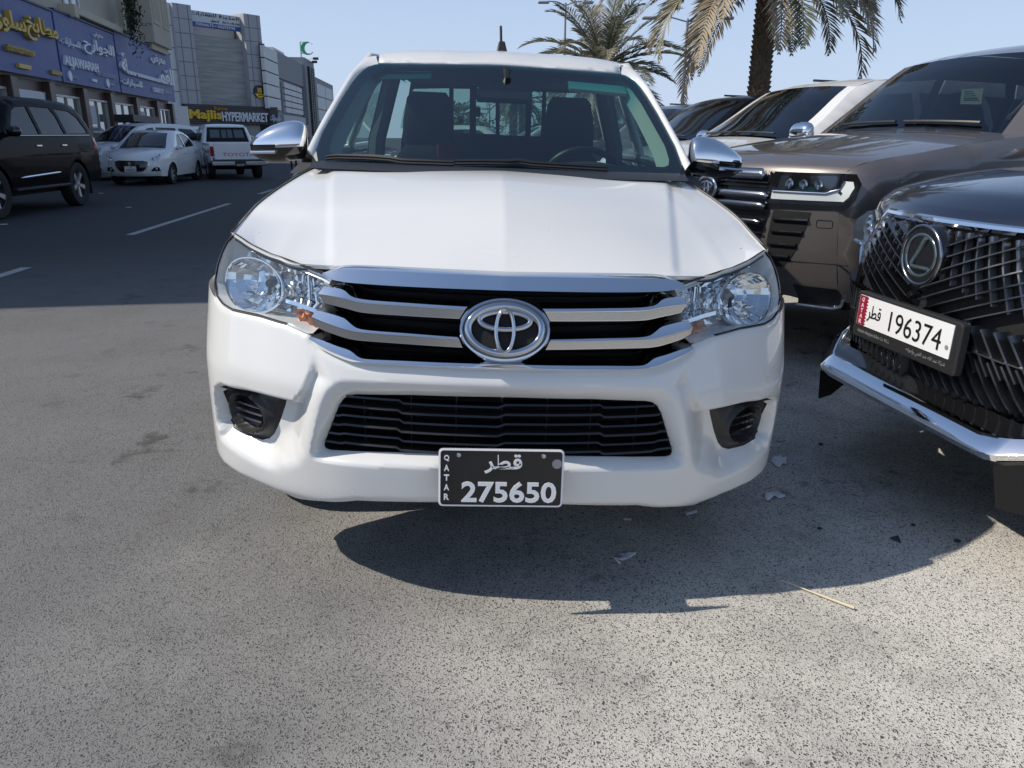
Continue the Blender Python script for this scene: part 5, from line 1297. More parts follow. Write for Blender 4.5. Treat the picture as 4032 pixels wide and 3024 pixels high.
# grab handles seen through the screens
def grab(c, j=.72):
    a, b = ws_pt(c, j, .25, .10), ws_pt(c, j, .62, .10); MB().tube([a, a + [-.02, .06, .02], b + [-.02, .06, -.02], b], .014, 6).build('grab_handle', trim_light, c.e)
lcw = row_suv('white_suv', 'white SUV with chrome mirror parked behind the bronze SUV', (1.13, 7.85, .02), math.radians(-70), white_paint, tint_glass, chrome, gloss_black)
lcb = row_suv('black_suv', 'black SUV with black mirrors between the white SUV and the palm trunk', (.88, 10.65, 0), math.radians(-70), black_paint, tint_glass, gloss_black, gloss_black)
lcd = row_suv('dark_suv', 'dark SUV, only its roof and pillar showing beyond the pickup windscreen', (.66, 13.6, 0), math.radians(-70), paint('charcoal_paint', (.02, .022, .027), .3), dark_glass, gloss_black, gloss_black)
for c in (lc3, lcw, lcb): grab(c)
shade_white = mat('shade_white_paint', (.86, .86, .85), .25, coat=1.0, coat_rough=.03)  # lighter than the pickup's white: brightness added in colour for cars in shade
# ------------------------------------------------------------------ traffic on the left
# black SUV driving towards the camera, near the left edge
bs = Car('black_suv', 'black SUV with chrome door handles at the left edge, tail towards the white sedan', 'SUV', (-9.45, 12.1, 0), math.radians(2.5), .985, SUV(), black_paint, tint_glass, (.98, 3.83, .40), SUV_WINS, bow=(.22, .12, .09, .03, .08), crown=(0, .05, .02, .03, 0), step=.07, wh=dict(spokes=5))
bs.e.scale = (1.0, .97, 1.06); bs.mirrors(1.60, 1.33, gloss_black); bs.handles((2.50, 3.42), 1.10, chrome)
for sd in (1, -1):
    ln = [(sd * (float(bs.hw(np.array([y]), np.array([1.262]))[0]) + .004), y, 1.262 + .004 * (y - 1.7)) for y in np.linspace(1.62, 4.62, 24)]; MB().tube(ln, .010, 6).build('window_trim', chrome, bs.e)
    ln = [(sd * (.985 + .010), y, .60 + .03 * (y - 1.6)) for y in np.linspace(1.7, 3.1, 12)]; MB().tube(ln, [.006] + [.022] * 10 + [.006], 8).build('side_moulding', chrome, bs.e)
    bevel(MB().box(sd * .90, sd * 1.05, 1.45, 3.30, .40, .45).build('running_board', dark_metal, bs.e), .015)
    MB().box(sd * .90, sd * .905, 4.30, 4.36, .22, .60).build('mud_flap', rubber, bs.e)
    MB().box(sd * .80, sd * .96, 4.31, 4.34, .20, .52).build('mud_flap', rubber, bs.e)
    q = [(4.70, 1.02), (4.74, 1.24), (4.86, 1.22), (4.915, 1.0)]
    patch('tail_lamp', q, lambda V, sd=sd: np.stack([sd * (bs.hw(V[:, 0], V[:, 1]) + .006), V[:, 0], V[:, 1]], 1), red_lens, bs.e, step=.04, flip=(sd < 0))
bs.fpatch('tail_lamp', [(.62, 1.22), (.90, 1.22), (.90, 1.0), (.68, 1.0)], .01, red_lens, .05, mirror=True, rear=True)

# small white sedan facing the camera
zfr = [(.16, .26), (.08, .34), (.05, .48), (.06, .62), (.09, .72), (.15, .78)]
zho = [(.15, .78), (.30, .85), (.6, .925), (.95, .985)]; zws = [(.95, .985), (1.25, 1.17), (1.55, 1.34), (1.75, 1.425)]
zrf = [(1.75, 1.425), (2.0, 1.485), (2.35, 1.505), (2.75, 1.47), (3.05, 1.38)]; zre = [(3.05, 1.38), (3.35, 1.19), (3.60, 1.05), (3.92, 1.02), (3.96, .90), (3.98, .6), (3.95, .40), (3.85, .30)]
sz_w = [[(1.42, 1.0), (1.72, 1.24), (1.95, 1.385), (2.15, 1.42), (2.15, 1.02)], [(2.24, 1.02), (2.24, 1.425), (2.62, 1.40), (2.95, 1.27), (3.08, 1.12), (3.0, 1.05)]]
tb = ([.2, .45, .75, .95, 1.05, 1.5], [-.05, -.01, 0, -.02, -.05, -.24]); tp = ([0, .15, .35, .7, 1.2, 3.0, 3.6, 4.0], [-.20, -.15, -.07, -.01, 0, 0, -.03, -.10])
sz = Car('white_sedan', 'small white sedan facing the camera with black grille and red-edged plate', 'sedan', (-10.72, 22.52, 0), math.radians(5.0), .865, (zfr, zho, zws, zrf, zre), shade_white, tint_glass, (.80, 3.25, .30), sz_w, sill=.24, r=.06, bow=(.26, .16, .12, .03, .08), crown=(0, .04, .02, .03, 0), tumble=tb, taper=tp, step=.05)
g = [(0, .685), (.33, .685), (.46, .645), (.44, .52), (.34, .41), (.27, .375), (0, .375)]; go = np.array(g + [(-a, b) for a, b in g[-2:0:-1]])
gsz = sz.fpatch('grille', go, .008, gloss_black, .04)[0]
sz.ftube('grille_surround', go * 1.0, .012, .010, chrome, closed=True)
for z in (.60, .55, .50): sz.ftube('grille_slat', [(-.37, z), (.37, z)], .014, .007, black_plastic)
EMZ = frameM(Vector((0, float(sz.fy(0, .60)) - .03, .60)), (1, 0, 0), (0, -1, 0))
mk('emblem', [tuple(EMZ @ Vector((a * .055, b * .055, .0))) for a, b in ((-.9, .35), (.1, 1), (.9, .45), (.3, .2), (.9, -.35), (-.1, -1), (-.9, -.45), (-.3, -.2))], [(0, 1, 2, 3), (3, 4, 5, 6), (0, 3, 7), (3, 6, 7)], chrome, sz.e, smooth=False)
for h_ in sz.fpatch('headlight', [(.44, .70), (.58, .80), (.72, .86), (.745, .82), (.70, .70), (.60, .645), (.46, .645)], .010, lamp_glass, .04, mirror=True):
    sg = 1 if np.mean([v.co.x for v in h_.data.vertices]) > 0 else -1
    sz.fpatch('lamp_pan', np.array([(.44, .70), (.58, .80), (.72, .86), (.745, .82), (.70, .70), (.60, .645), (.46, .645)]) * [sg, 1], .003, housing, .05, parent=h_)
    for x, z in ((.56, .72), (.65, .755)): MB().lathe([(0, .0), (.035, .014), (.042, 0)], 12, Matrix.Translation((sg * x, float(sz.fy(x, z)) - .004, z)) @ Matrix.Rotation(math.pi / 2, 4, 'X')).build('projector', refl, h_)
for f_ in sz.fpatch('fog_lamp_pocket', [(.50, .42), (.58, .50), (.71, .50), (.73, .40), (.52, .38)], .006, gloss_black, .04, mirror=True):
    sg = 1 if np.mean([v.co.x for v in f_.data.vertices]) > 0 else -1
    MB().lathe([(0, .012), (.035, .010), (.042, 0)], 14, Matrix.Translation((sg * .615, float(sz.fy(.615, .445)) - .010, .445)) @ Matrix.Rotation(math.pi / 2, 4, 'X')).build('fog_lamp', refl, f_)
    sz.ftube('fog_lamp_trim', np.array([(.49, .395), (.73, .378), (.735, .43)]) * [sg, 1], .012, .008, chrome, parent=f_)
SPM = frameM(Vector((.0, float(sz.fy(0, .455)) - .025, .455)), (1, 0, 0), (0, -1, 0))
ps = MB().prism(rrect(.33, .16, .01), -.01, 0, SPM).build('number_plate', plate_white, sz.e, smooth=False)
text_mesh('398292', .27, .065, .002, ink_black, ps, SPM @ Matrix.Translation((.015, -.03, .001))); text_mesh(arabic('قطر'), .08, .045, .002, ink_black, ps, SPM @ Matrix.Translation((.02, .045, .001)))
MB().prism([(-.165, -.08), (-.148, -.08), (-.148, .08), (-.165, .08)], .0, .002, SPM).build('plate_flag', maroon, ps, smooth=False)
sz.mirrors(1.30, 1.03, shade_white, (.10, .06, .06), low=None); sz.handles((2.02, 2.88), .86, shade_white); sz.wipers()

# white people carrier behind it
mfr = [(.16, .30), (.07, .40), (.05, .62), (.07, .80), (.11, .92), (.17, .97)]; mho = [(.17, .97), (.32, 1.03), (.65, 1.09), (1.0, 1.14)]; mws = [(1.0, 1.14), (1.35, 1.36), (1.65, 1.55), (1.85, 1.64)]
mrf = [(1.85, 1.64), (2.2, 1.72), (2.8, 1.755), (3.5, 1.74), (4.1, 1.68)]; mre = [(4.1, 1.68), (4.35, 1.42), (4.48, 1.15), (4.52, .8), (4.50, .5), (4.4, .36)]
mw = [[(1.55, 1.17), (1.85, 1.46), (2.05, 1.585), (2.32, 1.62), (2.32, 1.17)], [(2.42, 1.17), (2.42, 1.625), (3.25, 1.61), (3.30, 1.18)], [(3.40, 1.18), (3.38, 1.60), (3.95, 1.57), (4.22, 1.36), (4.2, 1.22)]]
mp_ = Car('white_people_carrier', 'white people carrier half hidden between the black SUV and the white sedan', 'minivan', (-13.6, 25.2, 0), math.radians(-24), .90, (mfr, mho, mws, mrf, mre), shade_white, tint_glass, (.85, 3.6, .34), mw, sill=.30, r=.06, bow=(.24, .15, .10, .03, .08), crown=(0, .04, .02, .03, 0), tumble=([.2, .5, .85, 1.1, 1.2, 1.75], [-.04, -.01, 0, -.02, -.05, -.25]), step=.08)
g = [(0, .90), (.36, .90), (.42, .84), (.34, .74), (0, .72)]; go = np.array(g + [(-a, b) for a, b in g[-2:0:-1]]); mp_.fpatch('grille', go, .01, gloss_black, .06); mp_.ftube('grille_surround', go, .014, .014, chrome, closed=True)
for z in (.86, .80): mp_.ftube('grille_bar', [(-.38, z), (.38, z)], .018, .010, chrome)
for h_ in mp_.fpatch('headlight', [(.46, .90), (.70, 1.0), (.80, 1.0), (.78, .86), (.66, .76), (.48, .76)], .010, lamp_glass, .05, mirror=True):
    sg = 1 if np.mean([v.co.x for v in h_.data.vertices]) > 0 else -1
    mp_.fpatch('lamp_pan', np.array([(.46, .90), (.70, 1.0), (.80, 1.0), (.78, .86), (.66, .76), (.48, .76)]) * [sg, 1], .003, housing, .06, parent=h_)
mp_.fpatch('lower_intake', [(-.45, .55), (.45, .55), (.38, .42), (-.38, .42)], .006, gloss_black, .06)
mp_.mirrors(1.42, 1.2, shade_white, (.11, .06, .075)); mp_.handles((2.15, 3.1), 1.0, chrome); mp_.wipers()

# two white cars farther along the kerb: only roofs show
def far_car(label, loc, rz, prof, W_, wins, wh_, m, grp=None):
    c = Car('parked_car', label, 'car', loc, rz, W_, prof, m, tint_glass, wh_, wins, sill=.28, r=.06, bow=(.22, .14, .10, .03, .08), crown=(0, .04, .02, .03, 0), step=.12, tumble=([.2, .5, .85, 1.1, 1.2, 1.75], [-.04, -.01, 0, -.02, -.05, -.25]), group=grp)
    c.mirrors(1.4, prof[2][0][1] + .05, m); c.wipers(); return c
far_car('white car, only its roof showing over the white sedan', (-15.2, 32.6, 0), math.radians(-20), (mfr, mho, mws, mrf, mre), .90, mw, (.85, 3.6, .34), shade_white)
far_car('silver saloon roof just left of the parked white pickup', (-14.6, 38.0, 0), math.radians(-15), (zfr, zho, zws, zrf, zre), .865, sz_w, (.80, 3.25, .30), paint('silver_paint', (.45, .46, .47), .6))

# white pickup seen from behind
pfr = [(.14, .36), (.05, .46), (.03, .68), (.06, .86), (.10, .96), (.15, 1.0)]; pho = [(.15, 1.0), (.30, 1.06), (.7, 1.12), (1.12, 1.16)]; pws = [(1.12, 1.16), (1.40, 1.37), (1.65, 1.55), (1.80, 1.64)]
prf = [(1.80, 1.64), (2.05, 1.70), (2.5, 1.735), (3.0, 1.72), (3.2, 1.68)]; pre = [(3.2, 1.68), (3.32, 1.42), (3.42, 1.14), (3.46, .9), (3.46, .6), (3.40, .45)]
pw_ = [[(1.55, 1.19), (1.80, 1.43), (2.0, 1.58), (2.2, 1.635), (2.2, 1.19)], [(2.30, 1.19), (2.30, 1.64), (2.85, 1.63), (3.05, 1.45), (3.1, 1.22)]]
pk = Car('white_pickup', 'white pickup seen from behind with red lettering on its tailgate', 'pickup truck', (-11.35, 30.4, 0), math.radians(209), .88, (pfr, pho, pws, prf, pre), shade_white, tint_glass, (.95, 4.05, .36), pw_, sill=.40, r=.06, bow=(.22, .14, .10, .03, .06), crown=(0, .04, .02, .03, 0), tumble=([.2, .5, .85, 1.1, 1.2, 1.75], [-.04, -.01, 0, -.02, -.05, -.22]), step=.08)
# rear window of the cab: dark panel with panes
pk.fpatch('rear_window_surround', [(-.70, 1.17), (.70, 1.17), (.60, 1.64), (-.60, 1.64)], .016, dark_void, .1, rear=True)
for x0, x1 in ((-.56, -.24), (-.18, -.02), (.02, .18), (.24, .56)): pk.fpatch('rear_pane', [(x0, 1.30), (x1, 1.30), (x1 * .95, 1.56), (x0 * .95, 1.56)], .022, mat('pane_reflection', (.10, .12, .125), .08, coat=.5), .1, rear=True)
for sd in (1, -1):
    b_ = [(3.50, .50), (3.50, 1.14), (5.20, 1.14), (5.22, .9), (5.20, .60), (4.62, .48)] + [(4.05 + .43 * math.cos(a), .37 + .43 * math.sin(a)) for a in np.linspace(.28, math.pi - .28, 12)] + [(3.5, .48)]
    patch('bed_side', b_, lambda V, sd=sd: np.stack([np.full(len(V), sd * .87) - sd * .03 * np.clip((.62 - V[:, 1]) / .3, 0, 1), V[:, 0], V[:, 1]], 1), shade_white, pk.e, step=.08, flip=(sd < 0), thick=.05)
    bevel(MB().box(sd * .755, sd * .872, 5.16, 5.225, .74, 1.04).build('tail_lamp', red_lens, pk.e), .012)
    MB().box(sd * .76, sd * .868, 5.222, 5.229, .86, .92).build('reversing_lamp', refl, pk.e)
    MB().grid([[(sd * .876, y, .98 - .10 * math.sin((y - 3.6) * 1.6) + .03) for y in np.linspace(3.6, 5.0, 16)], [(sd * .876, y, .95 - .10 * math.sin((y - 3.6) * 1.6) - .02 * (y - 3.6)) for y in np.linspace(3.6, 5.0, 16)]]).build('side_stripe', mat('stripe_grey', (.25, .23, .20), .4), pk.e)
tgp = bevel(MB().box(-.745, .745, 5.17, 5.215, .64, 1.14).build('tailgate', shade_white, pk.e), .012)
TGM = frameM(Vector((0, 5.2165, .79)), (-1, 0, 0), (0, 1, 0))
text_mesh('TOYOTA', 1.0, .11, .002, mat('lettering_red', (.45, .03, .04), .5), tgp, TGM)
bevel(MB().box(-.86, .86, 5.16, 5.33, .44, .58).build('rear_bumper', satin, pk.e), .03, 3)
PPM = frameM(Vector((0, 5.334, .50)), (-1, 0, 0), (0, 1, 0)); pp2 = MB().prism(rrect(.34, .16, .01), -.005, 0, PPM).build('number_plate', plate_black, pk.e, smooth=False)
text_mesh('90597', .25, .06, .002, ink_white, pp2, PPM @ Matrix.Translation((0, -.03, .001)))
MB().box(-.82, .82, 3.5, 5.2, .58, .62).build('bed_floor', dark_metal, pk.e); bevel(MB().box(-.85, .85, 3.48, 3.53, .6, 1.12).build('bed_front_wall', shade_white, pk.e), .01)
MB().box(-.5, .5, 3.3, 5.1, .40, .5).build('chassis_rails', dark_void, pk.e)
MB().tube([(-.72, 4.05, .36), (.72, 4.05, .36)], .07, 10).build('rear_axle', dark_void, pk.e)

# person standing beyond the pickup, dark clothes
def person(loc, rz, h=1.66):
    e = empty('person', loc, rz, 'person in dark clothes standing beyond the parked white pickup', 'person')
    k = h / 1.75
    vs = [((0, 0, .95), .15), ((0, 0, 1.15), .15), ((0, 0, 1.38), .17), ((0, 0, 1.50), .06), ((0, -.01, 1.60), .085), ((0, -.01, 1.70), .075),
          ((.10, 0, .90), .10), ((.11, .01, .50), .07), ((.11, .02, .08), .05), ((.11, -.12, .04), .045), ((-.10, 0, .90), .10), ((-.11, .01, .50), .07), ((-.11, .02, .08), .05), ((-.11, -.12, .04), .045),
          ((.20, 0, 1.40), .065), ((.25, .02, 1.12), .05), ((.23, -.06, .88), .04), ((-.20, 0, 1.40), .065), ((-.25, .02, 1.12), .05), ((-.23, -.06, .88), .04)]
    ed = [(0, 1), (1, 2), (2, 3), (3, 4), (4, 5), (0, 6), (6, 7), (7, 8), (8, 9), (0, 10), (10, 11), (11, 12), (12, 13), (2, 14), (14, 15), (15, 16), (2, 17), (17, 18), (18, 19)]
    me = bpy.data.meshes.new('body'); me.from_pydata([tuple(np.array(v) * k) for v, _ in vs], ed, []); o = link(bpy.data.objects.new('body', me), e)
    o.modifiers.new('skin', 'SKIN'); 
    for sv, (_, r) in zip(me.skin_vertices[0].data, vs): sv.radius = (r * k, r * k * .85)
    me.skin_vertices[0].data[0].use_root = True
    o.modifiers.new('subdiv', 'SUBSURF').levels = 1; o.modifiers['subdiv'].render_levels = 2
    me.materials.append(mat('dark_clothes', (.02, .022, .028), .9))
    MB().lathe([(0, .115), (.06, .10), (.085, .05), (.088, 0), (.07, -.06), (.045, -.10), (.0, -.115)], 16, Matrix.Translation((0, -.012 * k, 1.64 * k))).build('head', mat('skin', (.30, .18, .12), .6), e)
    MB().lathe([(0, .125), (.065, .11), (.092, .055), (.094, .01), (.08, -.01)], 16, Matrix.Translation((0, .0, 1.645 * k))).build('hair', mat('hair', (.012, .010, .009), .7), e)
person((-9.15, 33.4, 0), .3, 1.52)
# ------------------------------------------------------------------ street, signs and buildings
# dashed lane line: its direction follows the street
line_paint = mat('road_paint', (.42, .42, .40), .8, var=.3, vscale=30)
def dash(p, q, w=.12):
    p = np.array(p[:2]); q = np.array(q[:2]); d = (q - p) / np.linalg.norm(q - p); n = np.array([-d[1], d[0]]) * w / 2
    o = mk('lane_dash', [(*(p + n), .004), (*(p - n), .004), (*(q - n), .004), (*(q + n), .004)], [(0, 1, 2, 3)], line_paint, smooth=False)
    return tag(o, None, None, kind='structure')
d1a, d1b, d2b = G(*DD([(280, 508)])[0]), G(*DD([(495, 440)])[0]), G(*DD([(90, 578)])[0])
sdir = (d1b - d1a)[:2]; sdir /= np.linalg.norm(sdir); per = np.linalg.norm((d1a - d2b)[:2]) + np.linalg.norm((d1b - d1a)[:2])
L0 = np.linalg.norm((d1b - d1a)[:2])
for k in range(-1, 9): dash(d1a[:2] + sdir * per * k, d1a[:2] + sdir * (per * k + L0))

STR = np.array([sdir[0], sdir[1], 0]); STN = np.array([sdir[1], -sdir[0], 0])      # along the street, out of the left facades
def on(plane, L): return [HITP(a, b, plane[0], plane[1]) for a, b in L]
def slab(name, pts, t, nrm, m, parent=None, off=0.0, sharp=30):
    """polygon pushed back by t from its face, which stands off in front of the plane"""
    nrm = np.array(nrm, float); P = [np.array(p) + nrm * off for p in pts]; n = len(P)
    Q = [p - nrm * t for p in P]
    return mk(name, P + Q, [tuple(range(n))[::-1], tuple(range(n, 2 * n))] + [(i, (i + 1) % n, n + (i + 1) % n, n + i) for i in range(n)], m, parent, smooth=False)
def vrect(plane, a, b, z0, z1):
    """upright rectangle between two points of the plane"""
    return [(a[0], a[1], z0), (b[0], b[1], z0), (b[0], b[1], z1), (a[0], a[1], z1)]
cream = mat('cream_render', (.50, .46, .38), .9, var=.12, vscale=.8, bump=.15, bscale=60)
cream_trim = mat('cream_trim', (.56, .51, .40), .85, var=.08)
blue_board = mat('blue_signboard', (.085, .115, .29), .5, var=.06, vscale=1.5)
gold = mat('gold_lettering', (.62, .42, .06), .45); gold_side = mat('gold_dark', (.34, .22, .04), .5)
sign_white = mat('sign_white', (.74, .76, .80), .5)
brown_tile = mat('brown_cladding', (.085, .052, .045), .4, var=.2, vscale=4)
frame_al = mat('aluminium_frame', (.42, .41, .40), .4, .4)
shop_glass = mat('shop_glass', (.16, .18, .17), .05, coat=1.0)
conc = mat('pale_pavement', (.26, .255, .245), .9, var=.12, vscale=2)
AR['ـ'] = (0x640, 0x640, 0x640, 0x640)
# facade plane A through the lower edge of the blue signs, which hangs 3 m up
fa = G(*ZS([(770, 1015)])[0], 3.0); fb = G(*ZS([(2165, 1272)])[0], 3.0)
fdir = (fb - fa); fdir[2] = 0; flen = np.linalg.norm(fdir); fdir /= flen; fn = np.array([fdir[1], -fdir[0], 0])
PA = (fa, fn)
def fpt(s, z, out=0.0): p = fa + fdir * s + fn * out; return np.array([p[0], p[1], z])
S_END = flen + .1
s_near = -((fa[1] - 5.35) / fdir[1])                       # near end of the block, left of the frame
cb = empty('shop_building', fpt(S_END, 0), 0, 'cream apartment block with brown shopfront pillars above the blue signboards', 'building')
def cbx(o): o.matrix_parent_inverse = cb.matrix_world.inverted() if False else Matrix.Translation(-cb.location); return o
bpy.context.view_layer.update()
HB = 8.4
def fbox(name, s0, s1, z0, z1, o0, o1, m, parent=None, bev=0):
    v = [fpt(s, z, o) for s in (s0, s1) for o in (o0, o1) for z in (z0, z1)]
    o = mk(name, v, [(0, 1, 3, 2), (4, 6, 7, 5), (0, 4, 5, 1), (2, 3, 7, 6), (0, 2, 6, 4), (1, 5, 7, 3)], m, None, smooth=False)
    if parent is not None:
        o.parent = parent; o.matrix_parent_inverse = Matrix.Translation(-parent.location) if parent.parent is None else Matrix.Identity(4)
    if bev: bevel(o, bev)
    return o
fbox('upper_wall', s_near, S_END, 2.95, HB, -13, -.30, cream, cb)
fbox('parapet', s_near, S_END, HB, HB + .5, -.75, -.20, cream_trim, cb)
fbox('shop_back_wall', s_near, S_END, 0, 2.95, -13, -1.6, mat('shop_dark', (.04, .04, .042), .7), cb)
fbox('lintel', s_near, S_END, 2.65, 2.95, -.75, -.34, brown_tile, cb)
# shopfront bays between brown pillars (positions along the facade from the photograph)
pill_px = [(100, 1100), (580, 1150), (1000, 1200), (1340, 1250), (1660, 1290), (1920, 1330), (2110, 1360)]
pill_s = [float((HITP(*ZS([p])[0], fa + fn * -.3, fn) - fa) @ fdir) for p in pill_px]
st = pill_s[1] - pill_s[0]; k = pill_s[0]
while k > s_near + st: k -= 3.4; pill_s.insert(0, k)
for i, s0 in enumerate(pill_s):
    fbox('pillar', s0 - .22, s0 + .22, 0, 2.94, -.9, -.10, brown_tile, cb, .02)
    s1 = pill_s[i + 1] if i + 1 < len(pill_s) else None
    if s1 is None: continue
    a, b = s0 + .26, s1 - .26
    w_ = fbox('shop_window', a, b, .25, 2.62, -.35, -.30, shop_glass, cb)
    mid = (a + b) / 2
    for zz in (.25, 1.45, 2.56): fbox('window_bar', a, b, zz, zz + .07, -.30, -.24, frame_al, cb)
    for ss in (a, mid, b - .06): fbox('window_mullion', ss, ss + .06, .25, 2.64, -.31, -.25, frame_al, cb)
    if i % 2: fbox('window_poster', a + .15, mid - .1, 1.75, 2.4, -.298, -.29, mat('poster_white', (.5, .5, .5), .7), cb)
for ss in (pill_s[-4] + .5,): fbox('shutter', pill_s[-7] + .4, pill_s[-6] - .4, 1.2, 2.60, -.29, -.23, mat('shutter_white', (.62, .63, .64), .6), cb)
# doorway canopy frame
fbox('door_canopy', pill_s[-4] - .2, pill_s[-3] + .2, 1.9, 2.15, -.30, .6, dark_metal, cb); fbox('door_canopy_post', pill_s[-3] + .1, pill_s[-3] + .2, 0, 1.9, .5, .6, dark_metal, cb)
# sill ledge, windows and bay on the upper floor
ledge = on(PA, ZS([(850, 70), (1450, 235)]))
sa, sb = [float((p - fa) @ fdir) for p in ledge]; zl_ = float(ledge[0][2]); print('ledge', sa, sb, ledge)
fbox('window_ledge', sa, sb, zl_ - .22, zl_ + .02, -.30, .18, cream_trim, cb, .03)
fbox('window_ledge_base', sa - .1, sa + .25, zl_ - .35, zl_ + .05, -.30, .22, cream_trim, cb, .02)
fbox('window', sa + .4, sa + 1.9, zl_ + .02, zl_ + 1.9, -.298, -.27, shop_glass, cb); 
for ss in (sa + .4, sa + 1.1, sa + 1.85): fbox('window_mullion', ss, ss + .07, zl_ + .02, zl_ + 1.9, -.27, -.22, sign_white, cb)
wp = on(PA, ZS([(1640, 350), (1720, 370)])); s2 = float((wp[0] - fa) @ fdir); z2 = float(wp[0][2])
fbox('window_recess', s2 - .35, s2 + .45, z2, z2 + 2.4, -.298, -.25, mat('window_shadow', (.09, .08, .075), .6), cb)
for ss in (s2 - .5, s2 + .5): fbox('window_pilaster', ss - .1, ss + .1, z2 - .15, z2 + 2.6, -.30, -.10, cream_trim, cb)
fbox('window_unit', s2 - .3, s2 + .4, z2 - .35, z2 - .12, -.30, .0, mat('ac_grey', (.20, .20, .19), .6), cb)
# projecting bay with a lattice screen
b0 = on(PA, ZS([(1830, 575), (2065, 585)])); s3 = float((b0[0] - fa) @ fdir); s4 = S_END - .7; z3 = float(b0[0][2]) + .18
bay = fbox('bay', s3, s4, z3, z3 + 3.6, -.30, .35, cream, cb)
fbox('bay_corbel', s3 + .3, s4, z3 - .25, z3, -.30, .15, cream_trim, cb)
for (z_a, z_b) in ((z3 + .9, z3 + 2.9),):
    for sidepos in (0, 1):
        c0, c1 = (s3 + .35, s3 + 1.35) if sidepos == 0 else (s4 - 1.3, s4 - .3)
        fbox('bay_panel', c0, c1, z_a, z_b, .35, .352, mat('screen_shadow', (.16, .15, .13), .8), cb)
        mb = MB(); n = 9; hgt = z_b - z_a; wid = c1 - c0
        for i in range(-int(n * hgt / wid), n + 1):
            for sg in (1, -1):
                x0 = c0 + i * wid / n; p, q = [x0, z_a], [x0 + hgt, z_b]
                if sg < 0: p, q = [x0, z_b], [x0 + hgt, z_a]
                t0 = max(0, (c0 - p[0]) / hgt); t1 = min(1, (c1 - p[0]) / hgt)
                if t1 - t0 < .02: continue
                A = [p[0] + hgt * t0, p[1] + (q[1] - p[1]) * t0]; B = [p[0] + hgt * t1, p[1] + (q[1] - p[1]) * t1]
                mb.tube([fpt(A[0], A[1], .365), fpt(B[0], B[1], .365)], .022, 4)
        o = mb.build('lattice', cream_trim, cb, smooth=False); o.matrix_parent_inverse = Matrix.Translation(-cb.location)
        for (aa, bb, cc, dd) in ((c0 - .08, c0, z_a - .08, z_b + .08), (c1, c1 + .08, z_a - .08, z_b + .08), (c0, c1, z_b, z_b + .08), (c0, c1, z_a - .08, z_a)): fbox('bay_frame', aa, bb, cc, dd, .35, .40, cream_trim, cb)
# plant hanging from the ledge
pr = random.Random(3); pc0 = on(PA, ZS([(1490, 200)]))[0] + fn * .35
pe = empty('balcony_plant', pc0 - np.array([0, 0, .6]), 0, 'green shrub trailing over the window ledge above the blue signs', 'plant')
mb = MB()
for i in range(900):
    a = pr.uniform(0, 6.28); r = abs(pr.gauss(0, .55)); up = pr.gauss(.25, .5); hang = -abs(pr.gauss(0, .55)) if pr.random() < .3 else 0
    c = pc0 + fdir * r * math.cos(a) * 1.2 + fn * abs(r * math.sin(a)) * .4 + np.array([0, 0, up + hang]); d = np.array([pr.gauss(0, 1), pr.gauss(0, 1), pr.gauss(0, 1)]); d /= np.linalg.norm(d); e = np.cross(d, [.3, .5, .8]); e /= np.linalg.norm(e)
    l = pr.uniform(.05, .11); mb.add([c - d * l, c + e * l * .4, c + d * l, c - e * l * .4], [(0, 1, 2, 3)])
leaf_dark = mat('leaf_dark', (.030, .055, .022), .6, var=.4, vscale=3)
o = mb.build('foliage', leaf_dark, pe, smooth=False); o.matrix_parent_inverse = Matrix.Translation(-pe.location)
mb = MB()
for i in range(5):
    p = pc0 + fdir * pr.uniform(-.5, .5); mb.tube([p + np.array([0, 0, -.4]), p + fn * .1 + np.array([0, 0, .1]), p + fdir * pr.uniform(-.4, .4) + np.array([0, 0, .6])], .015, 5)
o = mb.build('stem', mat('bark_brown', (.10, .075, .05), .9), pe); o.matrix_parent_inverse = Matrix.Translation(-pe.location)

# ---- the three blue signboards
def board(quad, label):
    P = on(PA, ZS(quad)); s0 = float((P[0] - fa) @ fdir); s1 = float((P[1] - fa) @ fdir); zt_ = max(P[0][2], 0); zb_ = 3.0
    zt_ = float((P[0][2] + P[1][2]) / 2)
    e = empty('signboard', fpt((s0 + s1) / 2, zb_), 0, label, 'shop sign', 'blue shop signboards')
    fbox('board', s0 + .03, s1 - .03, zb_, zt_, -.06, .0, blue_board, e, .01); fbox('board_edge', s0 + .03, s1 - .03, zt_, zt_ + .06, -.12, .05, mat('sign_edge', (.03, .035, .09), .5), e)
    fbox('board_fixing', s0 + .5, s1 - .5, zb_ + .3, zt_ - .3, -.33, -.06, dark_metal, e)
    return e
SB1 = board([(-560, -320), (634, 135), (0, 900), (755, 1008)], 'blue signboard with gold lettering, nearest of three on the cream block')
SB2 = board([(648, 140), (1402, 410), (770, 1015), (1500, 1145)], 'blue signboard reading ALJAWARAH in white, the middle of three')
SB3 = board([(1412, 412), (2112, 665), (1500, 1145), (2165, 1272)], 'blue signboard with large white Arabic lettering, farthest of three')
def stext(body, quad, m, sign, depth=.09, side=None, **kw):
    TL, TR, BL = on((fa + fn * .10, fn), ZS(quad)); TL, TR, BL = [p - fn * .10 - np.array(sign.location) for p in (TL, TR, BL)]
    TR = TR.copy(); TR[2] = TL[2]; up = TL[2] - BL[2]; BL = TL - np.array([0, 0, up])
    o = place_text(body, (TL, TR, BL), depth, m, sign, off=.004, **kw)
    return o
def splate(quad, m, sign, d=.08):
    P = [p - np.array(sign.location) for p in on(PA, ZS(quad))]; zt_, zb_ = max(P[0][2], P[1][2]), min(P[2][2], P[3][2])
    P[0][2] = P[1][2] = (P[0][2] + P[1][2]) / 2; P[2][2] = P[3][2] = (P[2][2] + P[3][2]) / 2
    return slab('sign_plaque', P, d, fn, m, sign, off=d + .003)
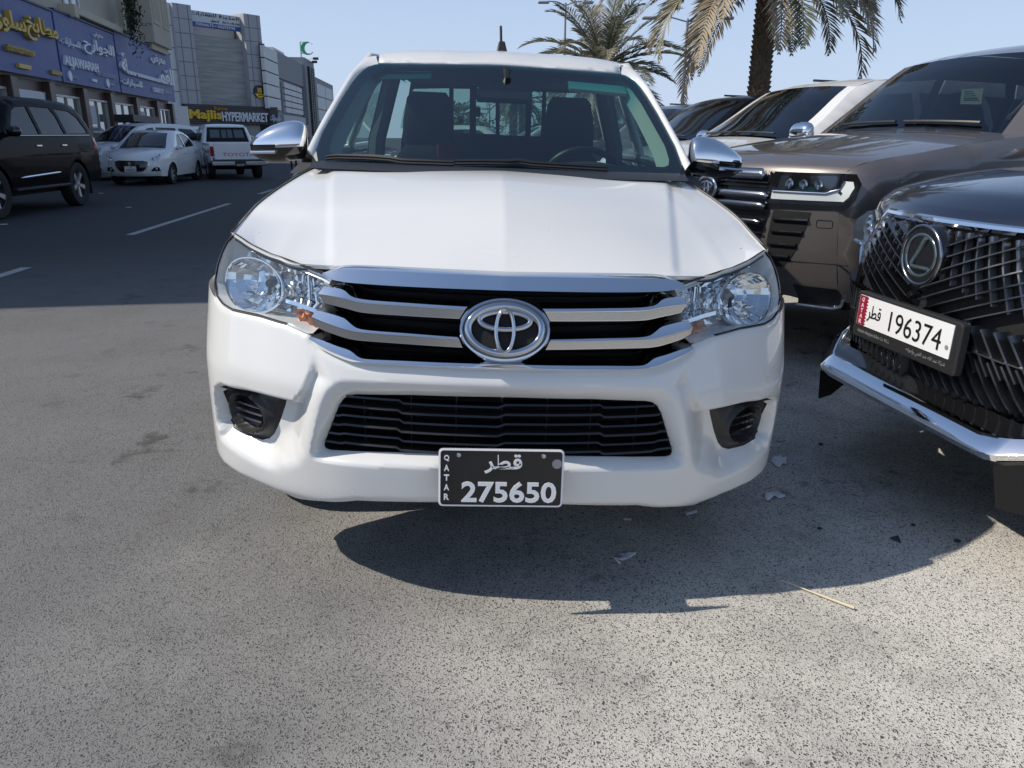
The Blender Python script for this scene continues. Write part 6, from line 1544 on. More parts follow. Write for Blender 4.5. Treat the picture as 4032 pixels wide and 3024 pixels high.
stext(arabic('مطابخ'), [(285, 150), (660, 150), (300, 470)], gold, SB1, .14, bold=.02)
stext(arabic('سلوى'), [(-190, 20), (250, 20), (-180, 325)], gold, SB1, .14, bold=.02)
pq = splate([(60, 562), (402, 628), (404, 692), (64, 622)], gold_side, SB1); stext('SALWA POPULAR KITCHEN', [(82, 566), (395, 566), (84, 625)], mat('gold_text', (.45, .33, .08), .5), SB1, .10)
splate([(200, 790), (352, 815), (354, 872), (204, 838)], gold, SB1); splate([(612, 872), (738, 892), (740, 945), (614, 918)], gold_side, SB1)
stext(arabic('الجوارح'), [(1030, 440), (1395, 440), (1040, 650)], sign_white, SB2, .09, bold=.02)
stext(arabic('للسيارات'), [(765, 440), (1000, 440), (775, 555)], sign_white, SB2, .07)
stext(arabic('معرض'), [(1172, 385), (1285, 385), (1176, 455)], sign_white, SB2, .06)
stext('ALJAWARAH', [(800, 680), (1205, 680), (812, 840)], sign_white, SB2, .09, bold=.015)
stext('CAR SHOWROOM', [(1218, 880), (1440, 880), (1220, 935)], mat('sign_grey', (.38, .42, .55), .5), SB2, .05)
stext('33330027', [(880, 925), (998, 925), (882, 968)], mat('sign_grey', (.38, .42, .55), .5), SB2, .04); stext('55848484', [(1350, 1020), (1440, 1020), (1352, 1060)], mat('sign_grey', (.38, .42, .55), .5), SB2, .04)
splate([(1132, 980), (1190, 990), (1192, 1022), (1134, 1012)], sign_white, SB2, .05)
for q in ((860, 945), (1330, 1035)):
    c = on(PA, ZS([q]))[0] - np.array(SB2.location); MB().lathe([(0, .05), (.16, .05), (.16, 0)], 20, frameM(c, fdir, fn)).build('sign_roundel', sign_white, SB2)
stext(arabic('القمــــــــــة'), [(1485, 640), (2118, 640), (1500, 900)], sign_white, SB3, .12, bold=.03)
stext(arabic('معرض'), [(1880, 655), (2045, 655), (1885, 775)], sign_white, SB3, .08, bold=.02)
stext(arabic('للسيارات'), [(1520, 955), (1765, 955), (1528, 1060)], sign_white, SB3, .08, bold=.02)
stext('50007177', [(1915, 1082), (2040, 1082), (1918, 1145)], sign_white, SB3, .07, bold=.01); stext('-55848484', [(2045, 1105), (2145, 1105), (2047, 1160)], mat('sign_grey', (.38, .42, .55), .5), SB3, .04)
# pavement and kerb in front of the shops
v0, v1 = fpt(s_near - 3, 0, 1.9), fpt(S_END + 14, 0, 1.9)
fbox('pavement', s_near - 3, S_END + 14, -.02, .13, -.9 - .35, .40, conc); tag(bpy.data.objects['pavement'], 'pale pavement in front of the shops', None, kind='structure')
fbox('kerb', s_near - 3, S_END + 14, -.02, .15, .403, .56, mat('kerb_stone', (.36, .35, .33), .9, var=.15)); tag(bpy.data.objects['kerb'], 'kerb stones along the shops', None, kind='structure')

# ---- hypermarket on the corner
E2 = np.array([.57, .82, 0]); E2 /= np.linalg.norm(E2); N2 = np.array([E2[1], -E2[0], 0])
P2 = AT(*ZM([(378, 1252)])[0], 62.0); PM2 = (P2, N2)
hm = empty('hypermarket_building', (P2[0], P2[1], 0), 0, 'pale grey corner building with two tall pilasters over the dark market sign', 'building')
hoff = np.array([P2[0], P2[1], 0])
def H2(L, off=0.0): return [p - hoff for p in on((P2 + N2 * off, N2), ZM(L))]
def h2s(p): return float((p) @ E2)
def hbox(name, s0, s1, z0, z1, o0, o1, m, parent=hm, bev=0):
    v = [E2 * s + N2 * o + np.array([0, 0, z]) for s in (s0, s1) for o in (o0, o1) for z in (z0, z1)]
    o = mk(name, v, [(0, 1, 3, 2), (4, 6, 7, 5), (0, 4, 5, 1), (2, 3, 7, 6), (0, 2, 6, 4), (1, 5, 7, 3)], m, parent, smooth=False)
    if bev: bevel(o, bev)
    return o
panel_grey = mat('cladding_grey', (.42, .42, .43), .55, var=.06, vscale=.5)
panel_seam = mat('cladding_seam', (.20, .20, .21), .7)
brick = None
def coursed(name, a, b):
    m = bpy.data.materials.new(name); m.use_nodes = True; N = m.node_tree.nodes; L = m.node_tree.links; bs_ = N['Principled BSDF']
    g = N.new('ShaderNodeNewGeometry'); sx = N.new('ShaderNodeSeparateXYZ'); L.new(g.outputs['Position'], sx.inputs[0])
    n = N.new('ShaderNodeTexNoise'); mp = N.new('ShaderNodeMapping'); mp.inputs['Scale'].default_value = (.5, .5, 6.0); L.new(g.outputs['Position'], mp.inputs[0]); L.new(mp.outputs[0], n.inputs['Vector']); n.inputs['Scale'].default_value = 1.0; n.inputs['Detail'].default_value = 3
    r = N.new('ShaderNodeMapRange'); r.inputs[1].default_value = .35; r.inputs[2].default_value = .75; L.new(n.outputs['Fac'], r.inputs[0])
    x = N.new('ShaderNodeMix'); x.data_type = 'RGBA'; x.inputs[6].default_value = (*a, 1); x.inputs[7].default_value = (*b, 1); L.new(r.outputs[0], x.inputs[0]); L.new(x.outputs[2], bs_.inputs['Base Color']); bs_.inputs['Roughness'].default_value = .85
    return m
stone_course = coursed('coursed_stone', (.30, .295, .28), (.46, .455, .43))
pl0 = [h2s(p) for p in H2([(380, 1250), (595, 1255), (1205, 1285), (1395, 1290)])]
z_sign_t = float(H2([(600, 1262)])[0][2]); z_sign_b = float(H2([(600, 1492)])[0][2])
z_p1 = float(H2([(235, 38)])[0][2]); z_p2 = float(H2([(1090, 150)])[0][2])
zp = (z_p1 + z_p2) / 2
hbox('rear_block', pl0[0] + .2, pl0[3] - .2, 0, zp - 1.2, -14, -1.2, panel_grey)
hbox('wall', pl0[1], pl0[2], z_sign_t, zp - 1.9, -1.2, -.6, stone_course)
for i, (a, b) in enumerate(((pl0[0], pl0[1]), (pl0[2], pl0[3]))):
    p_ = hbox('pilaster', a, b, z_sign_t, zp, -1.6, 0, panel_grey)
    ns = 7
    for kz in range(1, ns): hbox('panel_joint', a, b, z_sign_t + (zp - z_sign_t) * kz / ns - .03, z_sign_t + (zp - z_sign_t) * kz / ns + .03, .0, .012, panel_seam)
    for f_ in (.27, .80): hbox('panel_joint', a + (b - a) * f_ - .03, a + (b - a) * f_ + .03, z_sign_t, zp, .0, .014, panel_seam)
hbox('ground_floor', pl0[0] + .2, pl0[3] + 1.0, 0, z_sign_b, -1.6, -.35, mat('stone_base', (.40, .40, .40), .7, var=.1))
hbox('shutter', pl0[1] + .3, pl0[2] - .2, 0, z_sign_b - .1, -.36, -.28, stone_course)
white_panel = mat('cladding_white', (.66, .66, .65), .5, var=.05, vscale=.4)
hbox('side_wall', pl0[0] - 1.9, pl0[0] - .02, 0, zp, -16, -.3, white_panel)  # whiter than the grey front: sunlight on this side put into the colour
for kz in range(1, 7): hbox('panel_joint', pl0[0] - 1.9, pl0[0] - .02, zp * kz / 7 - .03, zp * kz / 7 + .03, -.31, -.285, panel_seam)
hbox('side_base', pl0[0] - 2.6, pl0[0] + .1, 0, z_sign_t - .2, -3, .3, white_panel)
ms = empty('market_sign', hoff + np.array([0, 0, z_sign_b]), 0, 'dark slatted sign reading Majlis HYPERMARKET in yellow and white', 'shop sign'); mo = np.array([0, 0, z_sign_b])
slate = mat('sign_charcoal', (.045, .045, .048), .6)
def MS(o): o.location = o.location; return o
hh = z_sign_t - z_sign_b; s_r = h2s(H2([(1600, 1400)])[0]) 
def msbox(name, s0, s1, z0, z1, o0, o1, m): return hbox(name, s0, s1, z0 - z_sign_b, z1 - z_sign_b, o0, o1, m, ms)
msbox('sign_panel', pl0[0], pl0[3] + .9, z_sign_b, z_sign_t, -.3, .10, slate)
for k in range(9): msbox('sign_slat', pl0[0], pl0[3] + .9, z_sign_b + hh * (k + .1) / 9, z_sign_b + hh * (k + .62) / 9, .10, .16, mat('sign_slat', (.075, .075, .078), .5))
def mtext(body, quad, m, **kw):
    TL, TR, BL = [p - mo for p in H2(quad, .3)]; TR[2] = TL[2]; up = TL[2] - BL[2]; BL = TL - np.array([0, 0, up]); return place_text(body, (TL, TR, BL), .14, m, ms, off=-.12, **kw)
yel = mat('sign_yellow', (.78, .50, .03), .45)
mtext('Majlis', [(438, 1320), (832, 1320), (440, 1470)], yel, bold=.03); mtext('HYPERMARKET', [(840, 1350), (1395, 1350), (842, 1465)], sign_white, bold=.02); mtext('Express', [(752, 1290), (902, 1290), (752, 1335)], mat('sign_amber', (.62, .30, .03), .45))
mtext(arabic('هايبر ماركت'), [(1425, 1385), (1545, 1385), (1425, 1480)], sign_white)
# round logo
c = H2([(1285, 1110)])[0]; rl = abs(h2s(H2([(1348, 1110)])[0]) - h2s(c)) * 1.0
LM = frameM(c + N2 * .06 + hoff, E2, N2); rlz = abs(float(H2([(1285, 1030)])[0][2] - c[2]))
lg = empty('round_logo', LM.translation, 0, 'round black and yellow MS logo on the right pilaster', 'logo sign'); LM = frameM((0, 0, 0), E2, N2)
MB().lathe([(0, .08), (rlz, .08), (rlz, -.06)], 32, LM).build('disc', mat('logo_black', (.02, .02, .02), .4), lg)
MB().prism([(rlz * .96 * math.cos(a), rlz * .96 * math.sin(a)) for a in np.linspace(math.pi + .3, 2 * math.pi - .3, 20)], .082, .10, LM).build('lower_field', yel, lg, smooth=False)
text_mesh('MS', rlz * .85, rlz * .75, .04, yel, lg, LM @ Matrix.Translation((0, rlz * .22, .08)), bold=.05); text_mesh('majlis', rlz * .8, rlz * .18, .03, mat('logo_black', (.02, .02, .02), .4), lg, LM @ Matrix.Translation((0, -rlz * .55, .10)))
# white banner at the top between the pilasters
bq = H2([(470, 128), (1075, 200), (1085, 378), (485, 318)], -.5)
bt = (float(bq[0][2]) + float(bq[1][2])) / 2; bb = (float(bq[2][2]) + float(bq[3][2])) / 2
bn = empty('rooftop_banner', hoff + np.array([0, 0, bb]), 0, 'white rooftop banner with black Arabic lettering and a blue phone strip', 'shop sign')
def bbox_(name, s0, s1, z0, z1, o0, o1, m): return hbox(name, s0, s1, z0 - bb, z1 - bb, o0, o1, m, bn)
bbox_('banner', pl0[1] + .02, pl0[2] - .02, bb + (bt - bb) * .30, bt, -.7, -.5, mat('banner_white', (.62, .64, .66), .6)); bbox_('phone_strip', pl0[1] + .02, pl0[2] - .02, bb, bb + (bt - bb) * .30, -.7, -.5, mat('banner_blue', (.05, .10, .30), .6))
for f_ in (.2, .4, .6, .8): bbox_('banner_joint', pl0[1] + (pl0[2] - pl0[1]) * f_ - .03, pl0[1] + (pl0[2] - pl0[1]) * f_ + .03, bb + (bt - bb) * .7, bt, -.5, -.485, panel_seam)
for sx_ in (pl0[1] + .4, pl0[2] - .4): bbox_('banner_post', sx_ - .06, sx_ + .06, bb - .6, bt, -.85, -.70, dark_metal)
def btext(body, f0, f1, g0, g1, m):
    s0, s1 = pl0[1] + (pl0[2] - pl0[1]) * f0, pl0[1] + (pl0[2] - pl0[1]) * f1; z0, z1 = (bt - bb) * g0, (bt - bb) * g1
    TL = E2 * s0 + np.array([0, 0, z1]) + N2 * -.5; TR = E2 * s1 + np.array([0, 0, z1]) + N2 * -.5; BL = E2 * s0 + np.array([0, 0, z0]) + N2 * -.5
    return place_text(body, (TL, TR, BL), .03, m, bn, off=.004)
btext(arabic('المدينة للعقارات'), .04, .97, .66, .96, ink_black); btext(arabic('إيجار واستثمار'), .64, .98, .37, .57, ink_black); btext(arabic('تسويق'), .42, .58, .37, .57, ink_black); btext('70066675', .12, .46, .06, .25, ink_white); btext('30292990', .54, .88, .06, .25, ink_white); btext('-', .48, .52, .13, .17, ink_white)
# disabled parking sign on the white base
bp_ = on((P2 + N2 * .32, N2), ZM([(253, 1437), (290, 1437), (308, 1548), (268, 1550)]))
pks = slab('parking_sign', bp_, .03, N2, mat('sign_blue', (.03, .07, .30), .5), off=.03); tag(pks, 'small blue parking sign on the white wall base', 'sign')
place_text('P', (bp_[0] + N2 * .04, bp_[1] + N2 * .04, bp_[3] + N2 * .04), .004, ink_white, pks, off=.0)

# ---- long clad building along the street
PB = hoff + E2 * (pl0[3] + .25); PBp = (PB, STN); 
gb2 = empty('clad_building', PB, 0, 'long white and grey panelled building beyond the market', 'building')
def B2(L, off=0.0): return [p - PB for p in on((PB + STN * off, STN), ZM(L))]
def bs_(p): return float(p @ STR)
def bbx(name, s0, s1, z0, z1, o0, o1, m, parent=gb2):
    v = [STR * s + STN * o + np.array([0, 0, z]) for s in (s0, s1) for o in (o0, o1) for z in (z0, z1)]
    return mk(name, v, [(0, 1, 3, 2), (4, 6, 7, 5), (0, 4, 5, 1), (2, 3, 7, 6), (0, 2, 6, 4), (1, 5, 7, 3)], m, parent, smooth=False)
grey_render = mat('grey_render', (.33, .33, .33), .8, var=.06); void_ = mat('slot_dark', (.02, .02, .025), .4)
sS = {k: bs_(B2([p])[0]) for k, p in dict(a=(1325, 900), b=(1530, 900), c=(1575, 900), d=(1795, 900), e=(1835, 1000), f=(1880, 1000), g=(1945, 1000), h=(2030, 1100), i=(2195, 1100)).items()}
zt2 = float(B2([(1490, 605)])[0][2]); zt3 = float(B2([(1760, 720)])[0][2]); zb2 = float(B2([(1480, 1300)])[0][2]); ztc = float(B2([(1860, 720)])[0][2])
zt4 = float(B2([(2060, 970)])[0][2])
bbx('wall', 0, sS['e'], 0, zt2 - .6, -12, -.25, grey_render); bbx('roof_band', sS['b'] - .2, sS['e'] + .5, zt2 - 2.2, zt2, -12, -.05, grey_render)
bbx('end_wall', -.1, sS['a'] * .3 + .15, 0, zt2 + .0, -12, -.0, void_)
def panels(s0, s1, z0, z1, nz, ns):
    for i in range(nz):
        for j in range(ns):
            g_ = .05; bbx('cladding_panel', s0 + (s1 - s0) * j / ns + g_, s0 + (s1 - s0) * (j + 1) / ns - g_, z0 + (z1 - z0) * i / nz + g_, z0 + (z1 - z0) * (i + 1) / nz - g_, -.25, .02, white_panel)
panels(sS['a'] * .5 + .2, sS['b'] - .15, zb2 - .2, zt2 - .1, 5, 1)
bbx('dark_slot', sS['b'] - .1, sS['c'] + .1, zb2 - .3, zt2 - 2.2, -.25, -.22, void_)
panels(sS['c'] + .2, sS['d'] - .2, zb2 - .3, zt2 - 2.4, 5, 3)
bbx('dark_slot', sS['d'] + .2, sS['e'] - .3, zb2 - 1, zt2 - 2.3, -.25, -.22, void_)
bbx('fascia_sign', sS['b'], sS['d'], zb2 - 1.5, zb2 - .5, -.25, .15, mat('fascia_white', (.5, .5, .52), .6)); bbx('fascia_sign', sS['d'], sS['g'], zb2 - 2.4, zb2 - 1.2, -.25, .15, mat('fascia_tan', (.36, .25, .17), .6))
# stair tower with an openwork screen
bbx('tower', sS['e'], sS['g'], 0, ztc, -9, .2, grey_render)
mb = MB(); 
for k in range(26):
    z = 1.5 + (ztc - 2.2) * k / 26
    for j in range(3):
        s0 = sS['f'] - 1.0 + j * 1.3; mb.box(0, 1, 0, 1, 0, 1, Matrix(((STR[0] * .9, STN[0] * .25, 0, STR[0] * s0 + STN[0] * .2), (STR[1] * .9, STN[1] * .25, 0, STR[1] * s0 + STN[1] * .2), (0, 0, .22, z), (0, 0, 0, 1))))
mb.build('openwork_screen', dark_metal, gb2, smooth=False)
bbx('roof_parapet', sS['d'] - 3, sS['e'] + 1, zt2, zt2 + 1.2, -9, -2.0, white_panel)
# farther building
fb2 = empty('far_building', PB + STR * sS['g'], 0, 'grey building with dark window slots, farthest along the street', 'building'); fo = STR * sS['g']
def fbx(name, s0, s1, z0, z1, o0, o1, m):
    v = [STR * (s - sS['g']) + STN * o + np.array([0, 0, z]) for s in (s0, s1) for o in (o0, o1) for z in (z0, z1)]
    return mk(name, v, [(0, 1, 3, 2), (4, 6, 7, 5), (0, 4, 5, 1), (2, 3, 7, 6), (0, 2, 6, 4), (1, 5, 7, 3)], m, fb2, smooth=False)
fbx('wall', sS['g'] + .3, sS['i'], 0, zt4, -12, -.1, grey_render); fbx('roof_step', sS['g'] + .3, sS['h'] - 1, zt4, zt4 + .9, -12, -.4, grey_render)
for z0 in (.42, .70): fbx('window', sS['g'] + 1.5, sS['h'] - 4, zt4 * z0, zt4 * (z0 + .2), -.1, .02, void_)
for i in range(4):
    for j in range(2): fbx('cladding_panel', sS['h'] - 3 + j * 7.2, sS['h'] + 3.8 + j * 7.2, zt4 * (.2 + .18 * i) + .05, zt4 * (.38 + .18 * i) - .05, -.1, .08, white_panel)
fbx('window', sS['i'] - 4, sS['i'] - 2.8, zt4 * .4, zt4 * .9, -.1, .03, void_)
# green crescent on its frame above the tower
cc = AT(*ZM([(1872, 585)])[0], 90.0); rz_ = abs(AT(*ZM([(1872, 505)])[0], 90.0)[2] - cc[2])
cr = empty('crescent_sign', cc - np.array([0, 0, rz_]), 0, 'green crescent sign on a thin mast above the rooftops', 'sign'); out = []; 
for a in np.linspace(math.radians(35), math.radians(325), 40): out.append((rz_ * math.cos(a), rz_ * math.sin(a)))
inn = []
for a in np.linspace(math.radians(318), math.radians(42), 40): inn.append((rz_ * .34 + rz_ * .80 * math.cos(a) * 1.0, rz_ * .84 * math.sin(a)))
CM = frameM(Vector((0, 0, rz_)), (1, 0, 0), (0, -1, 0)); poly = out + inn; V, T = tri2d(np.array(poly), step=.3)
mb = MB(); mb.add([tuple(CM @ Vector((x, y, .12))) for x, y in V], [tuple(t) for t in T]); mb.add([tuple(CM @ Vector((x, y, -.12))) for x, y in V], [tuple(t)[::-1] for t in T])
n = len(poly); mb.add([tuple(CM @ Vector((x, y, .12))) for x, y in poly] + [tuple(CM @ Vector((x, y, -.12))) for x, y in poly], [(i, (i + 1) % n, n + (i + 1) % n, n + i) for i in range(n)])
mb.build('crescent', mat('sign_green', (.02, .28, .13), .45), cr, smooth=False)
zroof = ztc + 0.0
MB().tube([(-rz_ * 1.15, .2, -2.0), (-rz_ * 1.15, .2, rz_ * 2.0)], .09, 6).build('mast', alloy, cr); MB().tube([(-rz_ * 1.15, .2, rz_ * 1.98), (rz_ * .3, .2, rz_ * 1.98)], .04, 5).build('stay', alloy, cr); MB().tube([(-rz_ * 1.15, .2, rz_ * .3), (rz_ * .6, .2, rz_ * .15)], .05, 5).build('stay', alloy, cr)
# floodlights on arms
for (bx_, by_), (tx_, ty_) in (((1890, 715), (1975, 705)), ((1900, 755), (1960, 745))):
    a, b = AT(*ZM([(bx_, by_)])[0], 92.0), AT(*ZM([(tx_, ty_)])[0], 91.0); e = empty('floodlight', a, 0, 'floodlight on a rooftop arm, %s of two below the crescent' % ('upper' if by_ < 730 else 'lower'), 'floodlight', 'rooftop floodlights')
    MB().tube([(0, 0, 0), tuple(b - a)], .05, 5).build('arm', alloy, e); bevel(MB().box(-.30, .30, -.12, .12, -.16, .10, Matrix.Translation(Vector(b - a))).build('lamp_head', dark_metal, e), .05)
# ------------------------------------------------------------------ palms, trees, lamp posts
def leafmat(name, a, b):
    m = bpy.data.materials.new(name); m.use_nodes = True; N = m.node_tree.nodes; L = m.node_tree.links; bs_ = N['Principled BSDF']
    oi = N.new('ShaderNodeObjectInfo'); g = N.new('ShaderNodeNewGeometry'); n = N.new('ShaderNodeTexNoise'); n.inputs['Scale'].default_value = 1.2; n.inputs['Detail'].default_value = 3; L.new(g.outputs['Position'], n.inputs['Vector'])
    ad = N.new('ShaderNodeMath'); ad.operation = 'MULTIPLY_ADD'; L.new(oi.outputs['Random'], ad.inputs[0]); ad.inputs[1].default_value = .55; L.new(n.outputs['Fac'], ad.inputs[2])
    r = N.new('ShaderNodeMapRange'); r.inputs[1].default_value = .35; r.inputs[2].default_value = 1.1; L.new(ad.outputs[0], r.inputs[0])
    x = N.new('ShaderNodeMix'); x.data_type = 'RGBA'; x.inputs[6].default_value = (*a, 1); x.inputs[7].default_value = (*b, 1); L.new(r.outputs[0], x.inputs[0]); L.new(x.outputs[2], bs_.inputs['Base Color']); bs_.inputs['Roughness'].default_value = .55
    tr = N.new('ShaderNodeBsdfTranslucent'); L.new(x.outputs[2], tr.inputs[0]); mx = N.new('ShaderNodeMixShader'); mx.inputs[0].default_value = .25; L.new(bs_.outputs[0], mx.inputs[1]); L.new(tr.outputs[0], mx.inputs[2]); L.new(mx.outputs[0], N['Material Output'].inputs[0])
    return m
frond_green = leafmat('palm_frond', (.11, .12, .075), (.36, .34, .25)); frond_dry = leafmat('palm_frond_dry', (.34, .28, .19), (.46, .38, .27))
palm_bark = mat('palm_bark', (.17, .13, .085), .95, var=.45, vscale=6, bump=.5, bscale=25)
def frond(name, parent, base, az, el, length, droop, m, rng, twist=0.0, n=46, lw=.016, ll=.42):
    """arching rib with two ranks of narrow leaflets in a shallow V"""
    pts = []; p = np.array(base, float); e = el; dl = length / 24
    for i in range(25):
        pts.append(p.copy()); p = p + dl * np.array([math.cos(e) * math.cos(az), math.cos(e) * math.sin(az), math.sin(e)]); e -= droop * (.35 + 1.3 * i / 24) / 24; az += twist / 24
    pts = np.array(pts); mb = MB(); mb.tube(pts, list(np.linspace(.030, .005, 25)), 5)
    for k in range(n):
        t = .10 + .90 * (k / (n - 1)); i = min(t * 24, 23.999); a = pts[int(i)] * (1 - i % 1) + pts[min(int(i) + 1, 24)] * (i % 1)
        tg = pts[min(int(i) + 1, 24)] - pts[int(i)]; tg /= np.linalg.norm(tg); sd = np.cross(tg, [0, 0, 1.0]); sd /= np.linalg.norm(sd) + 1e-9; up = np.cross(sd, tg)
        L_ = ll * (math.sin(math.pi * min(1, (t * .92 + .10))) ** .6 + .15) * rng.uniform(.8, 1.15)
        for sg in (1, -1):
            fwd = .75 + .5 * t + rng.uniform(-.12, .12); vv = .30 + rng.uniform(-.25, .25)
            d = sd * sg + tg * fwd + up * vv; d /= np.linalg.norm(d)
            tip = a + d * L_ + np.array([0, 0, -.14 * L_]); md = a + d * L_ * .5 + up * .0
            wv = np.cross(d, up); wv /= np.linalg.norm(wv) + 1e-9; w_ = lw * rng.uniform(.8, 1.2)
            mb.add([a - wv * w_ * .5, a + wv * w_ * .5, md + wv * w_, tip, md - wv * w_], [(0, 1, 2, 3, 4)])
    return mb.build(name, m, parent, smooth=False)
def palm(label, base, top_z, r0, nfr, length, seed, el_rng=(-.5, 1.35), droop=(1.0, 1.9), extra=(), dry=.1, lean=(0, 0), n=46, ll=.42, group=None, lw=.016):
    rng = random.Random(seed); e = empty('date_palm', base, 0, label, 'palm tree', group)
    H_ = top_z; mb = MB(); rows = []; N_ = 40
    for i in range(N_ + 1):
        t = i / N_; r = r0 * (1.15 - .2 * t + .12 * math.exp(-t * 9)); cx, cy = lean[0] * t * t, lean[1] * t * t
        rows.append([(cx + r * math.cos(a), cy + r * math.sin(a), H_ * t - .05) for a in np.linspace(0, 2 * math.pi, 16, endpoint=False)])
    mb.grid(rows, wrap_v=True)
    nr = int(H_ / .085)
    for i in range(nr):                                          # old leaf bases, in spirals
        t = (i + .5) / nr; r = r0 * (1.15 - .2 * t + .12 * math.exp(-t * 9)); cx, cy = lean[0] * t * t, lean[1] * t * t; z = H_ * t
        for j in range(11):
            a = 2 * math.pi * (j + .5 * (i % 2)) / 11 + rng.uniform(-.06, .06); w = r * .27; o_ = r * rng.uniform(.14, .24)
            ca, sa = math.cos(a), math.sin(a)
            def pt(rr, tt, zz): return (cx + rr * ca - tt * sa, cy + rr * sa + tt * ca, z + zz)
            mb.add([pt(r * .97, -w, -.02), pt(r * .97, w, -.02), pt(r + o_, w * .55, .055), pt(r + o_, -w * .55, .055), pt(r * .97, -w * .8, .07), pt(r * .97, w * .8, .07)], [(0, 1, 2, 3), (3, 2, 5, 4), (0, 3, 4), (1, 5, 2)])
    mb.build('trunk', palm_bark, e, smooth=False)
    top = np.array([lean[0], lean[1], H_])
    for k in range(nfr):
        f = (k + .5) / nfr; az = k * 2.39996 + rng.uniform(-.25, .25); el = el_rng[1] + (el_rng[0] - el_rng[1]) * f ** .85 + rng.uniform(-.12, .12)
        b = top + np.array([math.cos(az), math.sin(az), 0]) * r0 * .7 + np.array([0, 0, .25 - .5 * f]); L_ = length * rng.uniform(.85, 1.1)
        frond('frond', e, b, az, el, L_, rng.uniform(*droop), frond_dry if rng.random() < dry + (.25 if f > .85 else 0) else frond_green, rng, rng.uniform(-.3, .3), n=n, ll=ll, lw=lw)
    for (az, el, L_, dr, dry_) in extra: frond('frond', e, top + np.array([math.cos(az), math.sin(az), 0]) * r0 * .7, az, el, L_, dr, frond_dry if dry_ else frond_green, rng, 0, n=n, ll=ll)
    return e
pb = AT(*DD([(1637, 215)])[0], 15.0)
palm('tall date palm with rough brown trunk rising behind the black SUV', (pb[0], 15.0, 0), 4.45, .17, 58, 2.85, 4, el_rng=(-.35, 1.2), droop=(1.1, 1.7), dry=.18, lw=.019,
     extra=[(math.pi * .97, .35, 3.2, 1.25, 1), (math.pi * .93, .15, 3.3, 1.3, 1), (math.pi * 1.02, .05, 2.9, 1.2, 0), (0.05, .35, 2.4, 1.6, 0), (-.1, .05, 2.7, 1.5, 0), (-1.5, .3, 2.3, 1.9, 1), (-2.2, -.1, 2.2, 1.2, 0), (-.9, -.2, 2.4, 1.1, 0)])
pb = AT(*DD([(1303, 140)])[0], 23.0)
palm('bushy grey-green date palm standing just behind the pickup roof', (pb[0], 23.0, 0), 3.25, .24, 50, 2.3, 9, el_rng=(-.55, 1.5), droop=(.6, 1.4), dry=.08, ll=.40, lw=.012)
# palms and shrubs far behind, seen through the cab
for i, (px_, dep, tz, L_) in enumerate((((2058, 470), 62, 3.9, 2.4), ((2400, 440), 58, 4.0, 2.6), ((2022, 440), 60, 4.2, 2.5), ((1815, 520), 66, 3.0, 2.0), ((2010, 430), 66, 4.3, 2.6))):
    if i == 4: continue
    b = AT(px_[0], px_[1], dep); palm(('distant palm seen through the middle of the pickup rear window', 'distant palm behind the passenger headrest of the pickup', 'distant palm left of the middle one through the rear window', 'low distant palm at the left of the pickup rear window')[i], (b[0], dep, 0), tz, .28, 22, L_, 30 + i, n=26, ll=.5, lw=.035)
def shrub(label, c, r, h, seed, nleaf=1600, m=None, size=.12):
    rng = random.Random(seed); e = empty('shrub', c, 0, label, 'shrub', 'shrubs beyond the car park'); mb = MB()
    blobs = [(rng.gauss(0, r * .45), rng.gauss(0, r * .4), rng.uniform(.25, .8) * h, rng.uniform(.25, .5) * r) for _ in range(14)]
    for i in range(nleaf):
        bx_, by_, bz_, br = rng.choice(blobs); d = np.array([rng.gauss(0, 1), rng.gauss(0, 1), rng.gauss(0, 1)]); d /= np.linalg.norm(d); p = np.array([bx_, by_, bz_]) + d * br * rng.uniform(.6, 1.05)
        if p[2] < .05: continue
        n_ = np.array([rng.gauss(0, 1), rng.gauss(0, 1), rng.gauss(0, 1)]); n_ /= np.linalg.norm(n_); t_ = np.cross(n_, d); t_ /= np.linalg.norm(t_) + 1e-9; l = size * rng.uniform(.6, 1.3)
        mb.add([p - t_ * l, p + n_ * l * .4, p + t_ * l, p - n_ * l * .4], [(0, 1, 2, 3)])
    mb.build('crown', m or leafmat('shrub_leaf%d' % seed, (.030, .055, .020), (.085, .12, .045)), e, smooth=False)
    st = MB()
    for i in range(6): st.tube([(rng.gauss(0, .1), rng.gauss(0, .1), -.05), (rng.gauss(0, .2 * r), rng.gauss(0, .2 * r), h * .4), (rng.gauss(0, .4 * r), rng.gauss(0, .4 * r), h * .75)], [.07, .05, .02], 5)
    st.build('trunk', mat('bark_brown', (.10, .075, .05), .9), e)
for i, (px_, dep, r, h) in enumerate((((1910, 510), 55, 2.2, 3.2), ((1840, 520), 58, 1.5, 2.5), ((2130, 500), 56, 1.8, 2.9))):
    b = AT(px_[0], px_[1], dep); shrub(('rounded green tree left of centre through the pickup rear window', 'small green shrub at the left pane of the rear window', 'green shrub right of centre through the rear window')[i], (b[0], dep, 0), r, h, 50 + i)
